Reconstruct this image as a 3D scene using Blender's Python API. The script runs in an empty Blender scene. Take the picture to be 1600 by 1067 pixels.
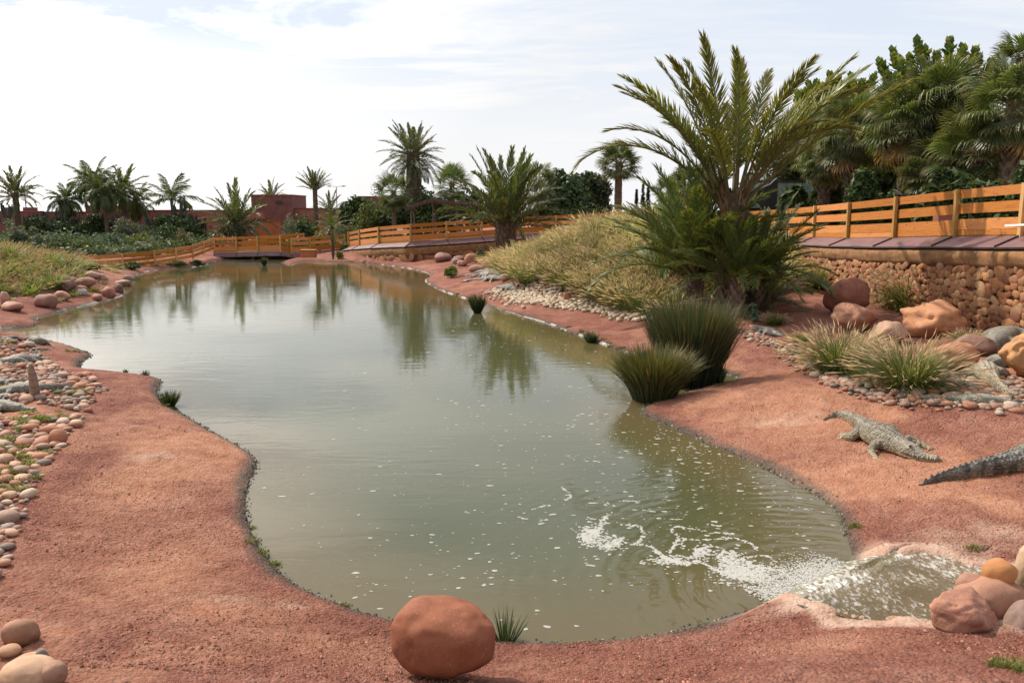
import bpy, math, random
import numpy as np
from mathutils import Vector, Matrix, Euler

random.seed(11)
rng = np.random.default_rng(11)
R = math.radians
scene = bpy.context.scene
col = scene.collection

# ------------------------------------------------------------------ camera, sky, sun, exposure
F_PX, CAM_Z, PITCH = 1291.0, 4.5, math.atan(203.5 / 1291.0)
cam_data = bpy.data.cameras.new("camera")
cam_data.sensor_fit = 'HORIZONTAL'
cam_data.sensor_width = 36.0
cam_data.lens = 36.0 * F_PX / 1600.0
cam_data.clip_end = 6000.0
cam_data.clip_start = 0.1
cam = bpy.data.objects.new("camera", cam_data)
cam.location = (0, 0, CAM_Z)
cam.rotation_euler = (math.pi / 2 - PITCH, 0, 0)
col.objects.link(cam)
scene.camera = cam

SUN_EL = R(47)
SUN_AZ = math.atan2(-0.80, 0.60)          # measured from +Y towards +X: in front of the camera, to the left
sun_dir = Vector((math.sin(SUN_AZ) * math.cos(SUN_EL), math.cos(SUN_AZ) * math.cos(SUN_EL), math.sin(SUN_EL)))
sd = bpy.data.lights.new("sun", 'SUN')
sd.energy = 4.6
sd.angle = R(0.6)
sd.color = (1.0, 0.91, 0.78)
so = bpy.data.objects.new("sun", sd)
so.rotation_euler = (-sun_dir).to_track_quat('-Z', 'Y').to_euler()
so.location = (-40, 40, 60)
col.objects.link(so)

scene.view_settings.view_transform = 'Standard'
scene.view_settings.look = 'None'
scene.view_settings.exposure = 0.20
scene.view_settings.gamma = 1.0
scene.view_settings.use_curve_mapping = False
scene.render.engine = 'CYCLES'
scene.cycles.max_bounces = 6
scene.cycles.transparent_max_bounces = 8
scene.cycles.use_denoising = True


def nd(nt, kind, **kw):
    n = nt.nodes.new(kind)
    for k, v in kw.items():
        if k in n.inputs:
            n.inputs[k].default_value = v
        else:
            setattr(n, k, v)
    return n


def ramp(nt, fac, stops):
    n = nt.nodes.new('ShaderNodeValToRGB')
    e = n.color_ramp.elements
    while len(e) < len(stops):
        e.new(0.5)
    for i, (p, c) in enumerate(stops):
        e[i].position = p
        e[i].color = (c[0], c[1], c[2], 1) if hasattr(c, '__len__') else (c, c, c, 1)
    nt.links.new(fac, n.inputs[0])
    return n.outputs[0]


def mixc(nt, fac, a, b, mode='MIX'):
    n = nt.nodes.new('ShaderNodeMix')
    n.data_type = 'RGBA'
    n.blend_type = mode
    for sock, val in ((n.inputs[0], fac), (n.inputs[6], a), (n.inputs[7], b)):
        if hasattr(val, 'is_output'):
            nt.links.new(val, sock)
        elif hasattr(val, '__len__'):
            sock.default_value = (val[0], val[1], val[2], 1)
        else:
            sock.default_value = val
    return n.outputs[2]


def mth(nt, op, a, b=0.0, clamp=False):
    n = nt.nodes.new('ShaderNodeMath')
    n.operation = op
    n.use_clamp = clamp
    for i, v in enumerate((a, b)):
        if hasattr(v, 'is_output'):
            nt.links.new(v, n.inputs[i])
        else:
            n.inputs[i].default_value = v
    return n.outputs[0]


world = bpy.data.worlds.new("World")
scene.world = world
world.use_nodes = True
wt = world.node_tree
wt.nodes.clear()
wo = wt.nodes.new('ShaderNodeOutputWorld')
bg = wt.nodes.new('ShaderNodeBackground')
bg.inputs['Strength'].default_value = 0.1
sky = wt.nodes.new('ShaderNodeTexSky')
sky.sky_type = 'NISHITA'
sky.sun_disc = False
sky.sun_elevation = SUN_EL
sky.sun_rotation = SUN_AZ
sky.air_density = 1.0
sky.dust_density = 2.0
tc = wt.nodes.new('ShaderNodeTexCoord')
sep = wt.nodes.new('ShaderNodeSeparateXYZ')
wt.links.new(tc.outputs['Generated'], sep.inputs[0])
# thin high cloud: project the direction on a plane overhead so that the streaks flatten towards the horizon
zc = mth(wt, 'ADD', mth(wt, 'MAXIMUM', sep.outputs[2], 0.0), 0.10)
cmb = wt.nodes.new('ShaderNodeCombineXYZ')
wt.links.new(mth(wt, 'DIVIDE', sep.outputs[0], zc), cmb.inputs[0])
wt.links.new(mth(wt, 'DIVIDE', sep.outputs[1], zc), cmb.inputs[1])
mp = wt.nodes.new('ShaderNodeMapping')
mp.inputs['Rotation'].default_value = (0, 0, R(24))
mp.inputs['Scale'].default_value = (0.55, 1.25, 1)
mp.inputs['Location'].default_value = (1.7, 0.4, 0)
wt.links.new(cmb.outputs[0], mp.inputs[0])
n1 = nd(wt, 'ShaderNodeTexNoise', Scale=0.8, Detail=8.0, Roughness=0.62, Distortion=0.7)
wt.links.new(mp.outputs[0], n1.inputs['Vector'])
n2 = nd(wt, 'ShaderNodeTexNoise', Scale=2.3, Detail=9.0, Roughness=0.62, Distortion=0.3)
wt.links.new(mp.outputs[0], n2.inputs['Vector'])
cl = mth(wt, 'ADD', mth(wt, 'MULTIPLY', n1.outputs[0], 0.75), mth(wt, 'MULTIPLY', n2.outputs[0], 0.25))
dens = ramp(wt, cl, [(0.44, 0.03), (0.53, 0.62), (0.62, 1.0)])
low = ramp(wt, sep.outputs[2], [(0.0, 0.97), (0.08, 0.78), (0.20, 0.0)])
fac = mth(wt, 'MAXIMUM', dens, low)
# clouds are brighter the nearer they are to the sun
dot = wt.nodes.new('ShaderNodeVectorMath')
dot.operation = 'DOT_PRODUCT'
wt.links.new(tc.outputs['Generated'], dot.inputs[0])
dot.inputs[1].default_value = sun_dir
glow = ramp(wt, dot.outputs['Value'], [(0.0, (6.4, 6.5, 6.7)), (0.25, (8.4, 8.45, 8.6)), (0.5, (8.5, 8.4, 8.25)), (0.60, (10.2, 9.95, 9.6)), (0.74, (19.0, 18.3, 17.2)), (0.86, (26.0, 24.8, 23.0)), (1.0, (32.0, 30.3, 28.0))])
skyc = mixc(wt, 1.0, sky.outputs[0], (1.0, 1.0, 1.02), 'MULTIPLY')
skyl = mixc(wt, 0.84, skyc, (7.2, 7.8, 8.8))
wt.links.new(mixc(wt, fac, skyl, glow), bg.inputs['Color'])
wt.links.new(bg.outputs[0], wo.inputs[0])

# ------------------------------------------------------------------ geometry helpers
CP, SP = math.cos(PITCH), math.sin(PITCH)


def ray(px, py):
    u, v = (px - 800.0) / F_PX, (533.5 - py) / F_PX
    return np.array((u, v * SP + CP, v * CP - SP))


def G(px, py, z=0.0):
    """where the line of sight meets the level z"""
    d = ray(px, py)
    t = (z - CAM_Z) / d[2]
    return np.array((d[0] * t, d[1] * t, z))


def PD(px, py, D):
    """where the line of sight is D metres away"""
    d = ray(px, py)
    t = D / d[1]
    return np.array((d[0] * t, D, CAM_Z + d[2] * t))


def project(V):
    x, y, z = V[:, 0], V[:, 1], V[:, 2] - CAM_Z
    fw = np.maximum(y * CP - z * SP, 0.05)
    up = y * SP + z * CP
    return 800 + F_PX * x / fw, 533.5 - F_PX * up / fw


def _h(ix, iy, iz, seed):
    n = (ix * 374761393 + iy * 668265263 + iz * 2147483647 + seed * 974711) & 0xFFFFFFFF
    n = ((n ^ (n >> 13)) * 1274126177) & 0xFFFFFFFF
    n = (n ^ (n >> 16)) & 0xFFFFFFFF
    return n / 4294967295.0 * 2 - 1


def noise3(P, scale=1.0, seed=0):
    P = np.asarray(P, float) * scale
    i = np.floor(P).astype(np.int64)
    f = P - i
    f = f * f * (3 - 2 * f)
    out = 0
    for a in (0, 1):
        wx = f[..., 0] if a else 1 - f[..., 0]
        for b in (0, 1):
            wy = f[..., 1] if b else 1 - f[..., 1]
            for c in (0, 1):
                wz = f[..., 2] if c else 1 - f[..., 2]
                out = out + wx * wy * wz * _h(i[..., 0] + a, i[..., 1] + b, i[..., 2] + c, seed)
    return out


def noise2(x, y, scale=1.0, seed=0):
    x, y = np.asarray(x, float) * scale, np.asarray(y, float) * scale
    ix, iy = np.floor(x).astype(np.int64), np.floor(y).astype(np.int64)
    fx, fy = x - ix, y - iy
    fx, fy = fx * fx * (3 - 2 * fx), fy * fy * (3 - 2 * fy)
    z = np.zeros_like(ix)
    return ((1 - fx) * (1 - fy) * _h(ix, iy, z, seed) + fx * (1 - fy) * _h(ix + 1, iy, z, seed)
            + (1 - fx) * fy * _h(ix, iy + 1, z, seed) + fx * fy * _h(ix + 1, iy + 1, z, seed))


def spline(P, n=6, closed=False):
    P = np.asarray(P, float)
    N = len(P)
    out = []
    for i in range(N if closed else N - 1):
        if closed:
            a, b, c, d = P[i - 1], P[i], P[(i + 1) % N], P[(i + 2) % N]
        else:
            a, b, c, d = P[max(i - 1, 0)], P[i], P[i + 1], P[min(i + 2, N - 1)]
        for k in range(n):
            t = k / n
            out.append(0.5 * ((2 * b) + (c - a) * t + (2 * a - 5 * b + 4 * c - d) * t * t + (3 * b - a - 3 * c + d) * t ** 3))
    if not closed:
        out.append(P[-1])
    return np.array(out)


def sdist(x, y, poly):
    """distance to a closed outline, negative inside"""
    shp = np.shape(x)
    x, y = np.ravel(x).astype(float), np.ravel(y).astype(float)
    A = np.asarray(poly)[:, :2]
    B = np.roll(A, -1, 0)
    best = np.full(x.shape, 1e18)
    inside = np.zeros(x.shape, bool)
    for (ax, ay), (bx, by) in zip(A, B):
        ex, ey = bx - ax, by - ay
        L2 = ex * ex + ey * ey + 1e-12
        t = np.clip(((x - ax) * ex + (y - ay) * ey) / L2, 0, 1)
        dx, dy = x - ax - t * ex, y - ay - t * ey
        np.minimum(best, dx * dx + dy * dy, out=best)
        if ay != by:
            c = ((ay > y) != (by > y)) & (x < (bx - ax) * (y - ay) / (by - ay) + ax)
            inside ^= c
    d = np.sqrt(best)
    return np.where(inside, -d, d).reshape(shp)


def ldist(x, y, line):
    x, y = np.asarray(x, float), np.asarray(y, float)
    best = np.full(x.shape, 1e18)
    L = np.asarray(line)
    for (ax, ay), (bx, by) in zip(L[:-1, :2], L[1:, :2]):
        ex, ey = bx - ax, by - ay
        t = np.clip(((x - ax) * ex + (y - ay) * ey) / (ex * ex + ey * ey + 1e-12), 0, 1)
        np.minimum(best, (x - ax - t * ex) ** 2 + (y - ay - t * ey) ** 2, out=best)
    return np.sqrt(best)


def sstep(a, b, x):
    t = np.clip((x - a) / (b - a), 0, 1)
    return t * t * (3 - 2 * t)


class MB:
    """collects vertices, triangles and quads and links them as ONE mesh object"""

    def __init__(s):
        s.v, s.c, s.t, s.q, s.tm, s.qm, s.n = [], [], [], [], [], [], 0

    def add(s, V, t=None, q=None, c=(1, 1, 1), m=0):
        V = np.asarray(V, float).reshape(-1, 3)
        C = np.asarray(c, float)
        if C.ndim == 1:
            C = np.tile(C, (len(V), 1))
        s.v.append(V)
        s.c.append(C)
        if t is not None and len(t):
            t = np.asarray(t, np.int64).reshape(-1, 3)
            s.t.append(t + s.n)
            s.tm.append(np.full(len(t), m))
        if q is not None and len(q):
            q = np.asarray(q, np.int64).reshape(-1, 4)
            s.q.append(q + s.n)
            s.qm.append(np.full(len(q), m))
        s.n += len(V)

    def arrays(s):
        V = np.concatenate(s.v)
        C = np.concatenate(s.c)
        T = np.concatenate(s.t) if s.t else np.zeros((0, 3), np.int64)
        Q = np.concatenate(s.q) if s.q else np.zeros((0, 4), np.int64)
        M = np.concatenate((s.tm or [np.zeros(0)]) + (s.qm or [])) if (s.tm or s.qm) else np.zeros(0)
        return V, C, T, Q, M

    def addmb(s, arr, mat=None, cmul=1.0):
        V, C, T, Q, M = arr
        if mat is not None:
            V = V @ mat[:3, :3].T + mat[:3, 3]
        s.v.append(V)
        s.c.append(C * cmul)
        s.t.append(T + s.n)
        s.q.append(Q + s.n)
        s.tm.append(M[:len(T)])
        s.qm.append(M[len(T):])
        s.n += len(V)

    def box(s, c, size, rz=0.0, colr=(1, 1, 1), m=0, mat=None):
        V = np.array([(x, y, z) for x in (-.5, .5) for y in (-.5, .5) for z in (-.5, .5)]) * np.array(size)
        if mat is None:
            ca, sa = math.cos(rz), math.sin(rz)
            V = V @ np.array(((ca, -sa, 0), (sa, ca, 0), (0, 0, 1))).T
        else:
            V = V @ mat.T
        V = V + np.array(c)
        s.add(V, q=[(0, 1, 3, 2), (4, 6, 7, 5), (0, 4, 5, 1), (2, 3, 7, 6), (0, 2, 6, 4), (1, 5, 7, 3)], c=colr, m=m)

    def tube(s, P, rad, k=6, colr=(1, 1, 1), m=0, cap=True):
        P = np.asarray(P, float)
        n = len(P)
        rad = np.broadcast_to(np.asarray(rad, float), (n,))
        T = np.gradient(P, axis=0)
        T /= np.linalg.norm(T, axis=1)[:, None] + 1e-9
        up = np.array((0, 0, 1.0)) if abs(T[:, 2]).mean() < 0.8 else np.array((1.0, 0, 0))
        S = np.cross(T, up)
        S /= np.linalg.norm(S, axis=1)[:, None] + 1e-9
        U = np.cross(S, T)
        a = np.arange(k) * 2 * math.pi / k
        V = P[:, None] + rad[:, None, None] * (np.cos(a)[None, :, None] * S[:, None] + np.sin(a)[None, :, None] * U[:, None])
        i, j = np.meshgrid(np.arange(n - 1), np.arange(k), indexing='ij')
        j2 = (j + 1) % k
        q = np.stack((i * k + j, i * k + j2, (i + 1) * k + j2, (i + 1) * k + j), -1).reshape(-1, 4)
        C = np.asarray(colr, float)
        if C.ndim == 2:
            C = np.repeat(C, k, 0)
        VV = V.reshape(-1, 3)
        if cap:
            VV = np.concatenate((VV, P[:1], P[-1:]))
            if C.ndim == 2:
                C = np.concatenate((C, C[:1], C[-1:]))
            t = [(n * k, (x + 1) % k, x) for x in range(k)] + [(n * k + 1, (n - 1) * k + x, (n - 1) * k + (x + 1) % k) for x in range(k)]
            s.add(VV, t=t, q=q, c=C, m=m)
        else:
            s.add(VV, q=q, c=C, m=m)

    def mesh(s, name, mats, smooth=False):
        V, C, T, Q, M = s.arrays()
        return mesh_from(name, V, C, T, Q, M, mats, smooth)

    def build(s, name, mats, parent=None, smooth=False):
        return link(name, s.mesh(name, mats, smooth), parent)


def mesh_from(name, V, C, T, Q, M, mats, smooth=False):
    me = bpy.data.meshes.new(name)
    me.vertices.add(len(V))
    me.vertices.foreach_set('co', np.ascontiguousarray(V, np.float32).ravel())
    nt_, nq = len(T), len(Q)
    me.loops.add(nt_ * 3 + nq * 4)
    me.loops.foreach_set('vertex_index', np.concatenate((T.ravel(), Q.ravel())).astype(np.int32))
    me.polygons.add(nt_ + nq)
    starts = np.concatenate((np.arange(nt_) * 3, nt_ * 3 + np.arange(nq) * 4)).astype(np.int32)
    me.polygons.foreach_set('loop_start', starts)
    me.polygons.foreach_set('material_index', np.asarray(M, np.int32))
    me.polygons.foreach_set('use_smooth', np.full(nt_ + nq, bool(smooth)))
    if C is not None:
        at = me.attributes.new('Col', 'FLOAT_COLOR', 'POINT')
        at.data.foreach_set('color', np.concatenate((C, np.ones((len(C), 1))), 1).astype(np.float32).ravel())
    if not isinstance(mats, (list, tuple)):
        mats = [mats]
    for m in mats:
        me.materials.append(m)
    me.update(calc_edges=True)
    me.validate()
    return me


def link(name, data, parent=None, loc=None):
    o = bpy.data.objects.new(name, data)
    col.objects.link(o)
    if parent is not None:
        o.parent = parent
    if loc is not None:
        o.location = loc
    return o


def tag(o, label=None, cat=None, group=None, kind=None):
    if label:
        o['label'] = label
    if cat:
        o['category'] = cat
    if group:
        o['group'] = group
    if kind:
        o['kind'] = kind
    return o


def thing(name, loc, label, cat, group=None):
    o = link(name, None, loc=Vector(loc))
    o.empty_display_size = 0.2
    return tag(o, label, cat, group)


def origin(o, p):
    """move a mesh object's origin to p, the shape stays where it is"""
    p = Vector(p)
    o.data.transform(Matrix.Translation(-p))
    o.location = o.location + p
    return o


# ------------------------------------------------------------------ materials
def newmat(name):
    m = bpy.data.materials.new(name)
    m.use_nodes = True
    nt = m.node_tree
    b = nt.nodes['Principled BSDF']
    return m, nt, b, nt.nodes['Material Output']


def attr(nt, name='Col'):
    a = nt.nodes.new('ShaderNodeAttribute')
    a.attribute_name = name
    return a.outputs['Color']


def bump(nt, b, h, strength, dist=0.02, prev=None):
    n = nt.nodes.new('ShaderNodeBump')
    n.inputs['Strength'].default_value = strength
    n.inputs['Distance'].default_value = dist
    nt.links.new(h, n.inputs['Height'])
    if prev is not None:
        nt.links.new(prev, n.inputs['Normal'])
    nt.links.new(n.outputs[0], b.inputs['Normal'])
    return n.outputs[0]


def objcoord(nt, scale=(1, 1, 1)):
    t = nt.nodes.new('ShaderNodeTexCoord')
    oi = nt.nodes.new('ShaderNodeObjectInfo')
    m = nt.nodes.new('ShaderNodeMapping')
    m.inputs['Scale'].default_value = scale
    nt.links.new(t.outputs['Object'], m.inputs['Vector'])
    add = nt.nodes.new('ShaderNodeVectorMath')
    add.operation = 'ADD'
    nt.links.new(m.outputs[0], add.inputs[0])
    mu = mth(nt, 'MULTIPLY', oi.outputs['Random'], 37.0)
    nt.links.new(mu, add.inputs[1])
    return add.outputs[0], oi


def leaf_mat(name, trans=0.3, gloss=0.35, tint=(1, 1, 1), tcol=(1.5, 1.45, 0.6)):
    m, nt, b, out = newmat(name)
    oi = nt.nodes.new('ShaderNodeObjectInfo')
    hsv = nt.nodes.new('ShaderNodeHueSaturation')
    nt.links.new(mixc(nt, 1.0, attr(nt), tint, 'MULTIPLY'), hsv.inputs['Color'])
    nt.links.new(mth(nt, 'ADD', mth(nt, 'MULTIPLY', oi.outputs['Random'], 0.035), 0.482), hsv.inputs['Hue'])
    nt.links.new(mth(nt, 'ADD', mth(nt, 'MULTIPLY', oi.outputs['Random'], 0.45), 0.78), hsv.inputs['Value'])
    nt.links.new(hsv.outputs[0], b.inputs['Base Color'])
    b.inputs['Roughness'].default_value = gloss
    b.inputs['Specular IOR Level'].default_value = 0.35
    tr = nt.nodes.new('ShaderNodeBsdfTranslucent')
    nt.links.new(mixc(nt, 1.0, hsv.outputs[0], tcol, 'MULTIPLY'), tr.inputs['Color'])
    mx = nt.nodes.new('ShaderNodeMixShader')
    mx.inputs[0].default_value = trans
    nt.links.new(b.outputs[0], mx.inputs[1])
    nt.links.new(tr.outputs[0], mx.inputs[2])
    nt.links.new(mx.outputs[0], out.inputs[0])
    return m


def plain_mat(name, c, rough=0.7, noise=0.25, scale=6.0, bumpk=0.2, metal=0.0):
    m, nt, b, out = newmat(name)
    v, oi = objcoord(nt)
    n = nd(nt, 'ShaderNodeTexNoise', Scale=scale, Detail=6.0, Roughness=0.65)
    nt.links.new(v, n.inputs['Vector'])
    lo = tuple(x * (1 - noise) for x in c)
    hi = tuple(min(1, x * (1 + noise)) for x in c)
    nt.links.new(ramp(nt, n.outputs[0], [(0.3, lo), (0.7, hi)]), b.inputs['Base Color'])
    b.inputs['Roughness'].default_value = rough
    b.inputs['Metallic'].default_value = metal
    if bumpk:
        bump(nt, b, n.outputs[0], bumpk, 0.02)
    return m


M = {}
M['frond'] = leaf_mat('palm_frond_green', 0.34, 0.40, (1.15, 1.12, 1.1))
M['fan'] = leaf_mat('fan_leaf_green', 0.34, 0.42, (1.12, 1.10, 1.05))
M['leaf'] = leaf_mat('bush_leaf_green', 0.28, 0.62)
M['grass'] = leaf_mat('grass_blade', 0.38, 0.55, tcol=(1.3, 1.25, 0.7))
M['plume'] = leaf_mat('seed_plume', 0.42, 0.8, tcol=(1.2, 1.1, 0.85))
M['rush'] = leaf_mat('rush_stem', 0.2, 0.45)


def trunk_mat(name, a, b_):
    m, nt, b, out = newmat(name)
    v, oi = objcoord(nt)
    n = nd(nt, 'ShaderNodeTexNoise', Scale=9.0, Detail=7.0, Roughness=0.7)
    nt.links.new(v, n.inputs['Vector'])
    c = ramp(nt, n.outputs[0], [(0.3, a), (0.7, b_)])
    nt.links.new(mixc(nt, 1.0, c, attr(nt), 'MULTIPLY'), b.inputs['Base Color'])
    b.inputs['Roughness'].default_value = 0.9
    bump(nt, b, n.outputs[0], 0.5, 0.03)
    return m


M['trunk'] = trunk_mat('palm_trunk', (0.07, 0.045, 0.03), (0.20, 0.14, 0.09))
M['bark'] = trunk_mat('tree_bark', (0.09, 0.07, 0.055), (0.22, 0.18, 0.14))


def rock_mat(name, grain=5.0, bumpk=0.35, vein=0.25):
    """base colour comes from each rock's own object colour"""
    m, nt, b, out = newmat(name)
    v, oi = objcoord(nt)
    n = nd(nt, 'ShaderNodeTexNoise', Scale=grain, Detail=9.0, Roughness=0.68)
    nt.links.new(v, n.inputs['Vector'])
    n2_ = nd(nt, 'ShaderNodeTexNoise', Scale=grain * 0.35, Detail=4.0, Distortion=1.2)
    nt.links.new(v, n2_.inputs['Vector'])
    n3_ = nd(nt, 'ShaderNodeTexNoise', Scale=grain * 14, Detail=3.0)
    nt.links.new(v, n3_.inputs['Vector'])
    k = mth(nt, 'ADD', mth(nt, 'MULTIPLY', n.outputs[0], 0.6), mth(nt, 'MULTIPLY', n2_.outputs[0], 0.4))
    fac = ramp(nt, k, [(0.32, (0.50, 0.46, 0.45)), (0.5, (.82, .80, .79)), (0.68, (1.08, 1.10, 1.12))])
    c = mixc(nt, 1.0, oi.outputs['Color'], fac, 'MULTIPLY')
    dust = ramp(nt, n3_.outputs[0], [(0.60, 0.0), (0.75, vein)])
    c = mixc(nt, dust, c, (0.40, 0.29, 0.23))
    b.inputs['Roughness'].default_value = 0.78
    st_ = nd(nt, 'ShaderNodeTexNoise', Scale=grain * .9, Detail=8.0, Roughness=.75, Distortion=2.5)
    nt.links.new(v, st_.inputs['Vector'])
    c = mixc(nt, ramp(nt, st_.outputs[0], [(.56, 0.), (.70, .55)]), c, mixc(nt, 1.0, c, (.52, .46, .44), 'MULTIPLY'))
    nt.links.new(c, b.inputs['Base Color'])
    hh = mth(nt, 'ADD', mth(nt, 'MULTIPLY', n.outputs[0], 1.0), mth(nt, 'MULTIPLY', n3_.outputs[0], 0.15))
    bump(nt, b, hh, bumpk, 0.04)
    return m


M['rock'] = rock_mat('sandstone', 4.0, 0.8, 0.35)
M['smooth_rock'] = rock_mat('worn_sandstone', 2.6, 0.28, 0.30)
M['cobble'] = rock_mat('river_cobble', 6.0, 0.12, 0.15)


def cobble_stuff_mat():
    m, nt, b, out = newmat('cobble_mass')
    g = nt.nodes.new('ShaderNodeNewGeometry')
    n = nd(nt, 'ShaderNodeTexNoise', Scale=7.0, Detail=6.0)
    nt.links.new(g.outputs['Position'], n.inputs['Vector'])
    c = mixc(nt, 1.0, attr(nt), ramp(nt, n.outputs[0], [(0.3, (.60, .58, .58)), (0.7, (1.05, 1.05, 1.05))]), 'MULTIPLY')
    nt.links.new(c, b.inputs['Base Color'])
    b.inputs['Roughness'].default_value = 0.8
    bump(nt, b, n.outputs[0], 0.15, 0.03)
    return m


M['cobble_mass'] = cobble_stuff_mat()


def wood_mat(name, base, dark, pale, knots=True):
    m, nt, b, out = newmat(name)
    v, oi = objcoord(nt, (1.6, 1.0, 5.0))
    w = nd(nt, 'ShaderNodeTexNoise', Scale=3.5, Detail=7.0, Roughness=0.6, Distortion=0.4)
    nt.links.new(v, w.inputs['Vector'])
    v2, _ = objcoord(nt, (7.0, 1.0, 1.6))
    kn = nd(nt, 'ShaderNodeTexVoronoi', Scale=1.5)
    nt.links.new(v2, kn.inputs['Vector'])
    c = ramp(nt, w.outputs[0], [(0.3, dark), (0.5, base), (0.72, pale)])
    k = ramp(nt, kn.outputs['Distance'], [(0.08, 0.85), (0.20, 0.0)])
    if knots:
        c = mixc(nt, k, c, tuple(x * 0.3 for x in dark))
    hsv = nt.nodes.new('ShaderNodeHueSaturation')
    nt.links.new(c, hsv.inputs['Color'])
    nt.links.new(mth(nt, 'ADD', mth(nt, 'MULTIPLY', oi.outputs['Random'], 0.5), 0.72), hsv.inputs['Value'])
    nt.links.new(mth(nt, 'SUBTRACT', 1.08, mth(nt, 'MULTIPLY', oi.outputs['Random'], 0.13)), hsv.inputs['Saturation'])
    nt.links.new(hsv.outputs[0], b.inputs['Base Color'])
    b.inputs['Roughness'].default_value = 0.7
    bump(nt, b, w.outputs[0], 0.12, 0.02)
    return m


M['board'] = wood_mat('stained_board', (0.47, 0.165, 0.026), (0.33, 0.10, 0.017), (0.55, 0.22, 0.045))
M['post'] = wood_mat('pale_post', (0.48, 0.27, 0.09), (0.38, 0.19, 0.06), (0.56, 0.34, 0.13), False)
M['old_wood'] = wood_mat('weathered_wood', (0.22, 0.13, 0.09), (0.12, 0.07, 0.05), (0.32, 0.2, 0.14), False)
M['thatch'] = plain_mat('thatch', (0.10, 0.06, 0.045), 0.95, 0.5, 14, 0.8)
M['dark_metal'] = plain_mat('dark_metal', (0.035, 0.02, 0.022), 0.5, 0.3, 4, 0.05)
M['sheet'] = plain_mat('brown_sheet', (0.155, 0.082, 0.085), 0.42, 0.25, 1.5, 0.03)
M['grey_metal'] = plain_mat('grey_metal', (0.28, 0.28, 0.28), 0.5, 0.1, 3, 0.0, 0.5)
M['black'] = plain_mat('black_board', (0.012, 0.010, 0.011), 0.6, 0.2, 3, 0.02)
M['white'] = plain_mat('white_paint', (0.75, 0.74, 0.72), 0.5, 0.08, 3, 0.0)
M['blue'] = plain_mat('blue_grey_paint', (0.30, 0.40, 0.50), 0.5, 0.1, 3, 0.0)
M['clay'] = plain_mat('clay_wall', (0.27, 0.105, 0.075), 0.9, 0.22, 1.2, 0.3)
M['clay_dark'] = plain_mat('dark_clay_wall', (0.16, 0.065, 0.052), 0.9, 0.25, 1.2, 0.3)
M['orange_clay'] = plain_mat('orange_wall', (0.40, 0.12, 0.045), 0.9, 0.2, 1.5, 0.2)
M['band'] = plain_mat('earth_coping', (0.25, 0.125, 0.052), 0.95, 0.45, 3.0, 0.7)
M['mortar'] = plain_mat('earth_mortar', (0.14, 0.055, 0.03), 0.95, 0.4, 6.0, 0.6)
M['cactus'] = leaf_mat('cactus_skin', 0.0, 0.5)

# ------------------------------------------------------------------ terrain
shore_px = [(600, 965), (540, 947), (480, 922), (440, 896), (415, 866), (395, 832), (385, 795), (390, 756), (402, 722),
            (378, 700), (332, 675), (290, 650), (262, 634), (246, 614)]
pond = [G(x, y)[:2] for x, y in shore_px]
pond += [np.array(p) for p in ((-9.6, 22.0), (-11.1, 22.8), (-12.4, 23.4), (-13.0, 24.6), (-13.5, 26.0))]
pond += [G(x, y)[:2] for x, y in ((90, 536), (50, 528), (0, 525))]
pond += [np.array(p) for p in ((-26.0, 29.0), (-34.0, 27.0), (-34.0, 31.0))]
pond += [G(x, y)[:2] for x, y in ((0, 514), (60, 497), (120, 481), (180, 467), (197, 457), (190, 447), (203, 434), (240, 423), (300, 418))]
pond += [np.array(p) for p in ((-26.0, 71.0), (-27.5, 84.0), (-21.5, 84.0), (-20.5, 74.0))]
pond += [G(x, y)[:2] for x, y in ((455, 414), (480, 408), (520, 409), (570, 411), (620, 417), (658, 424), (672, 431), (664, 440), (690, 455),
                                  (740, 471), (790, 487), (850, 505), (920, 531), (975, 551))]
pond += [np.array(p) for p in ((4.6, 24.6), (5.6, 23.2), (6.1, 22.2), (5.6, 21.3), (4.7, 20.6))]
pond += [G(x, y)[:2] for x, y in ((1002, 640), (1060, 672), (1150, 711), (1222, 746), (1282, 778), (1310, 803), (1322, 840), (1325, 876),
                                  (1262, 908), (1195, 940), (1100, 974), (1000, 995), (900, 1004), (810, 1003), (700, 990))]
POND = spline(pond, 4, True)

STREAM_Z = 0.36
stream_px = [(1268, 935), (1405, 867), (1440, 862), (1480, 868), (1525, 885), (1610, 905), (1720, 950), (1650, 1010), (1560, 985), (1450, 978), (1400, 966), (1345, 962), (1300, 950)]
STREAM = np.array([G(x, y, STREAM_Z)[:2] for x, y in stream_px])
chuteA0, chuteA1 = STREAM[0], STREAM[1]
chuteB0, chuteB1 = G(1196, 940)[:2], G(1326, 878)[:2]
CHUTE = np.array([chuteA0, chuteA1, chuteB1 + (chuteB1 - chuteA1) * .25, chuteB0 + (chuteB0 - chuteA0) * .25])

# the stretch of bank covered in cobbles on the left, and the cobble edging on the right
COB_L = np.array([G(x, y, z)[:2] for x, y, z in ((-60, 960, .5), (0, 905, .48), (28, 840, .48), (50, 775, .48), (82, 722, .46), (118, 672, .46), (140, 640, .45), (148, 612, .45),
                                                 (168, 600, .42), (150, 585, .42), (110, 575, .42), (72, 558, .40), (62, 546, .38), (20, 537, .36), (-60, 534, .36), (-420, 540, .36), (-420, 960, .5))])


CRACK = [np.array([G(x, y, 0.42)[:2] for x, y in ((1362, 866), (1400, 851), (1440, 838), (1452, 838), (1486, 853), (1510, 855), (1538, 850), (1546, 845))])]


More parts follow.
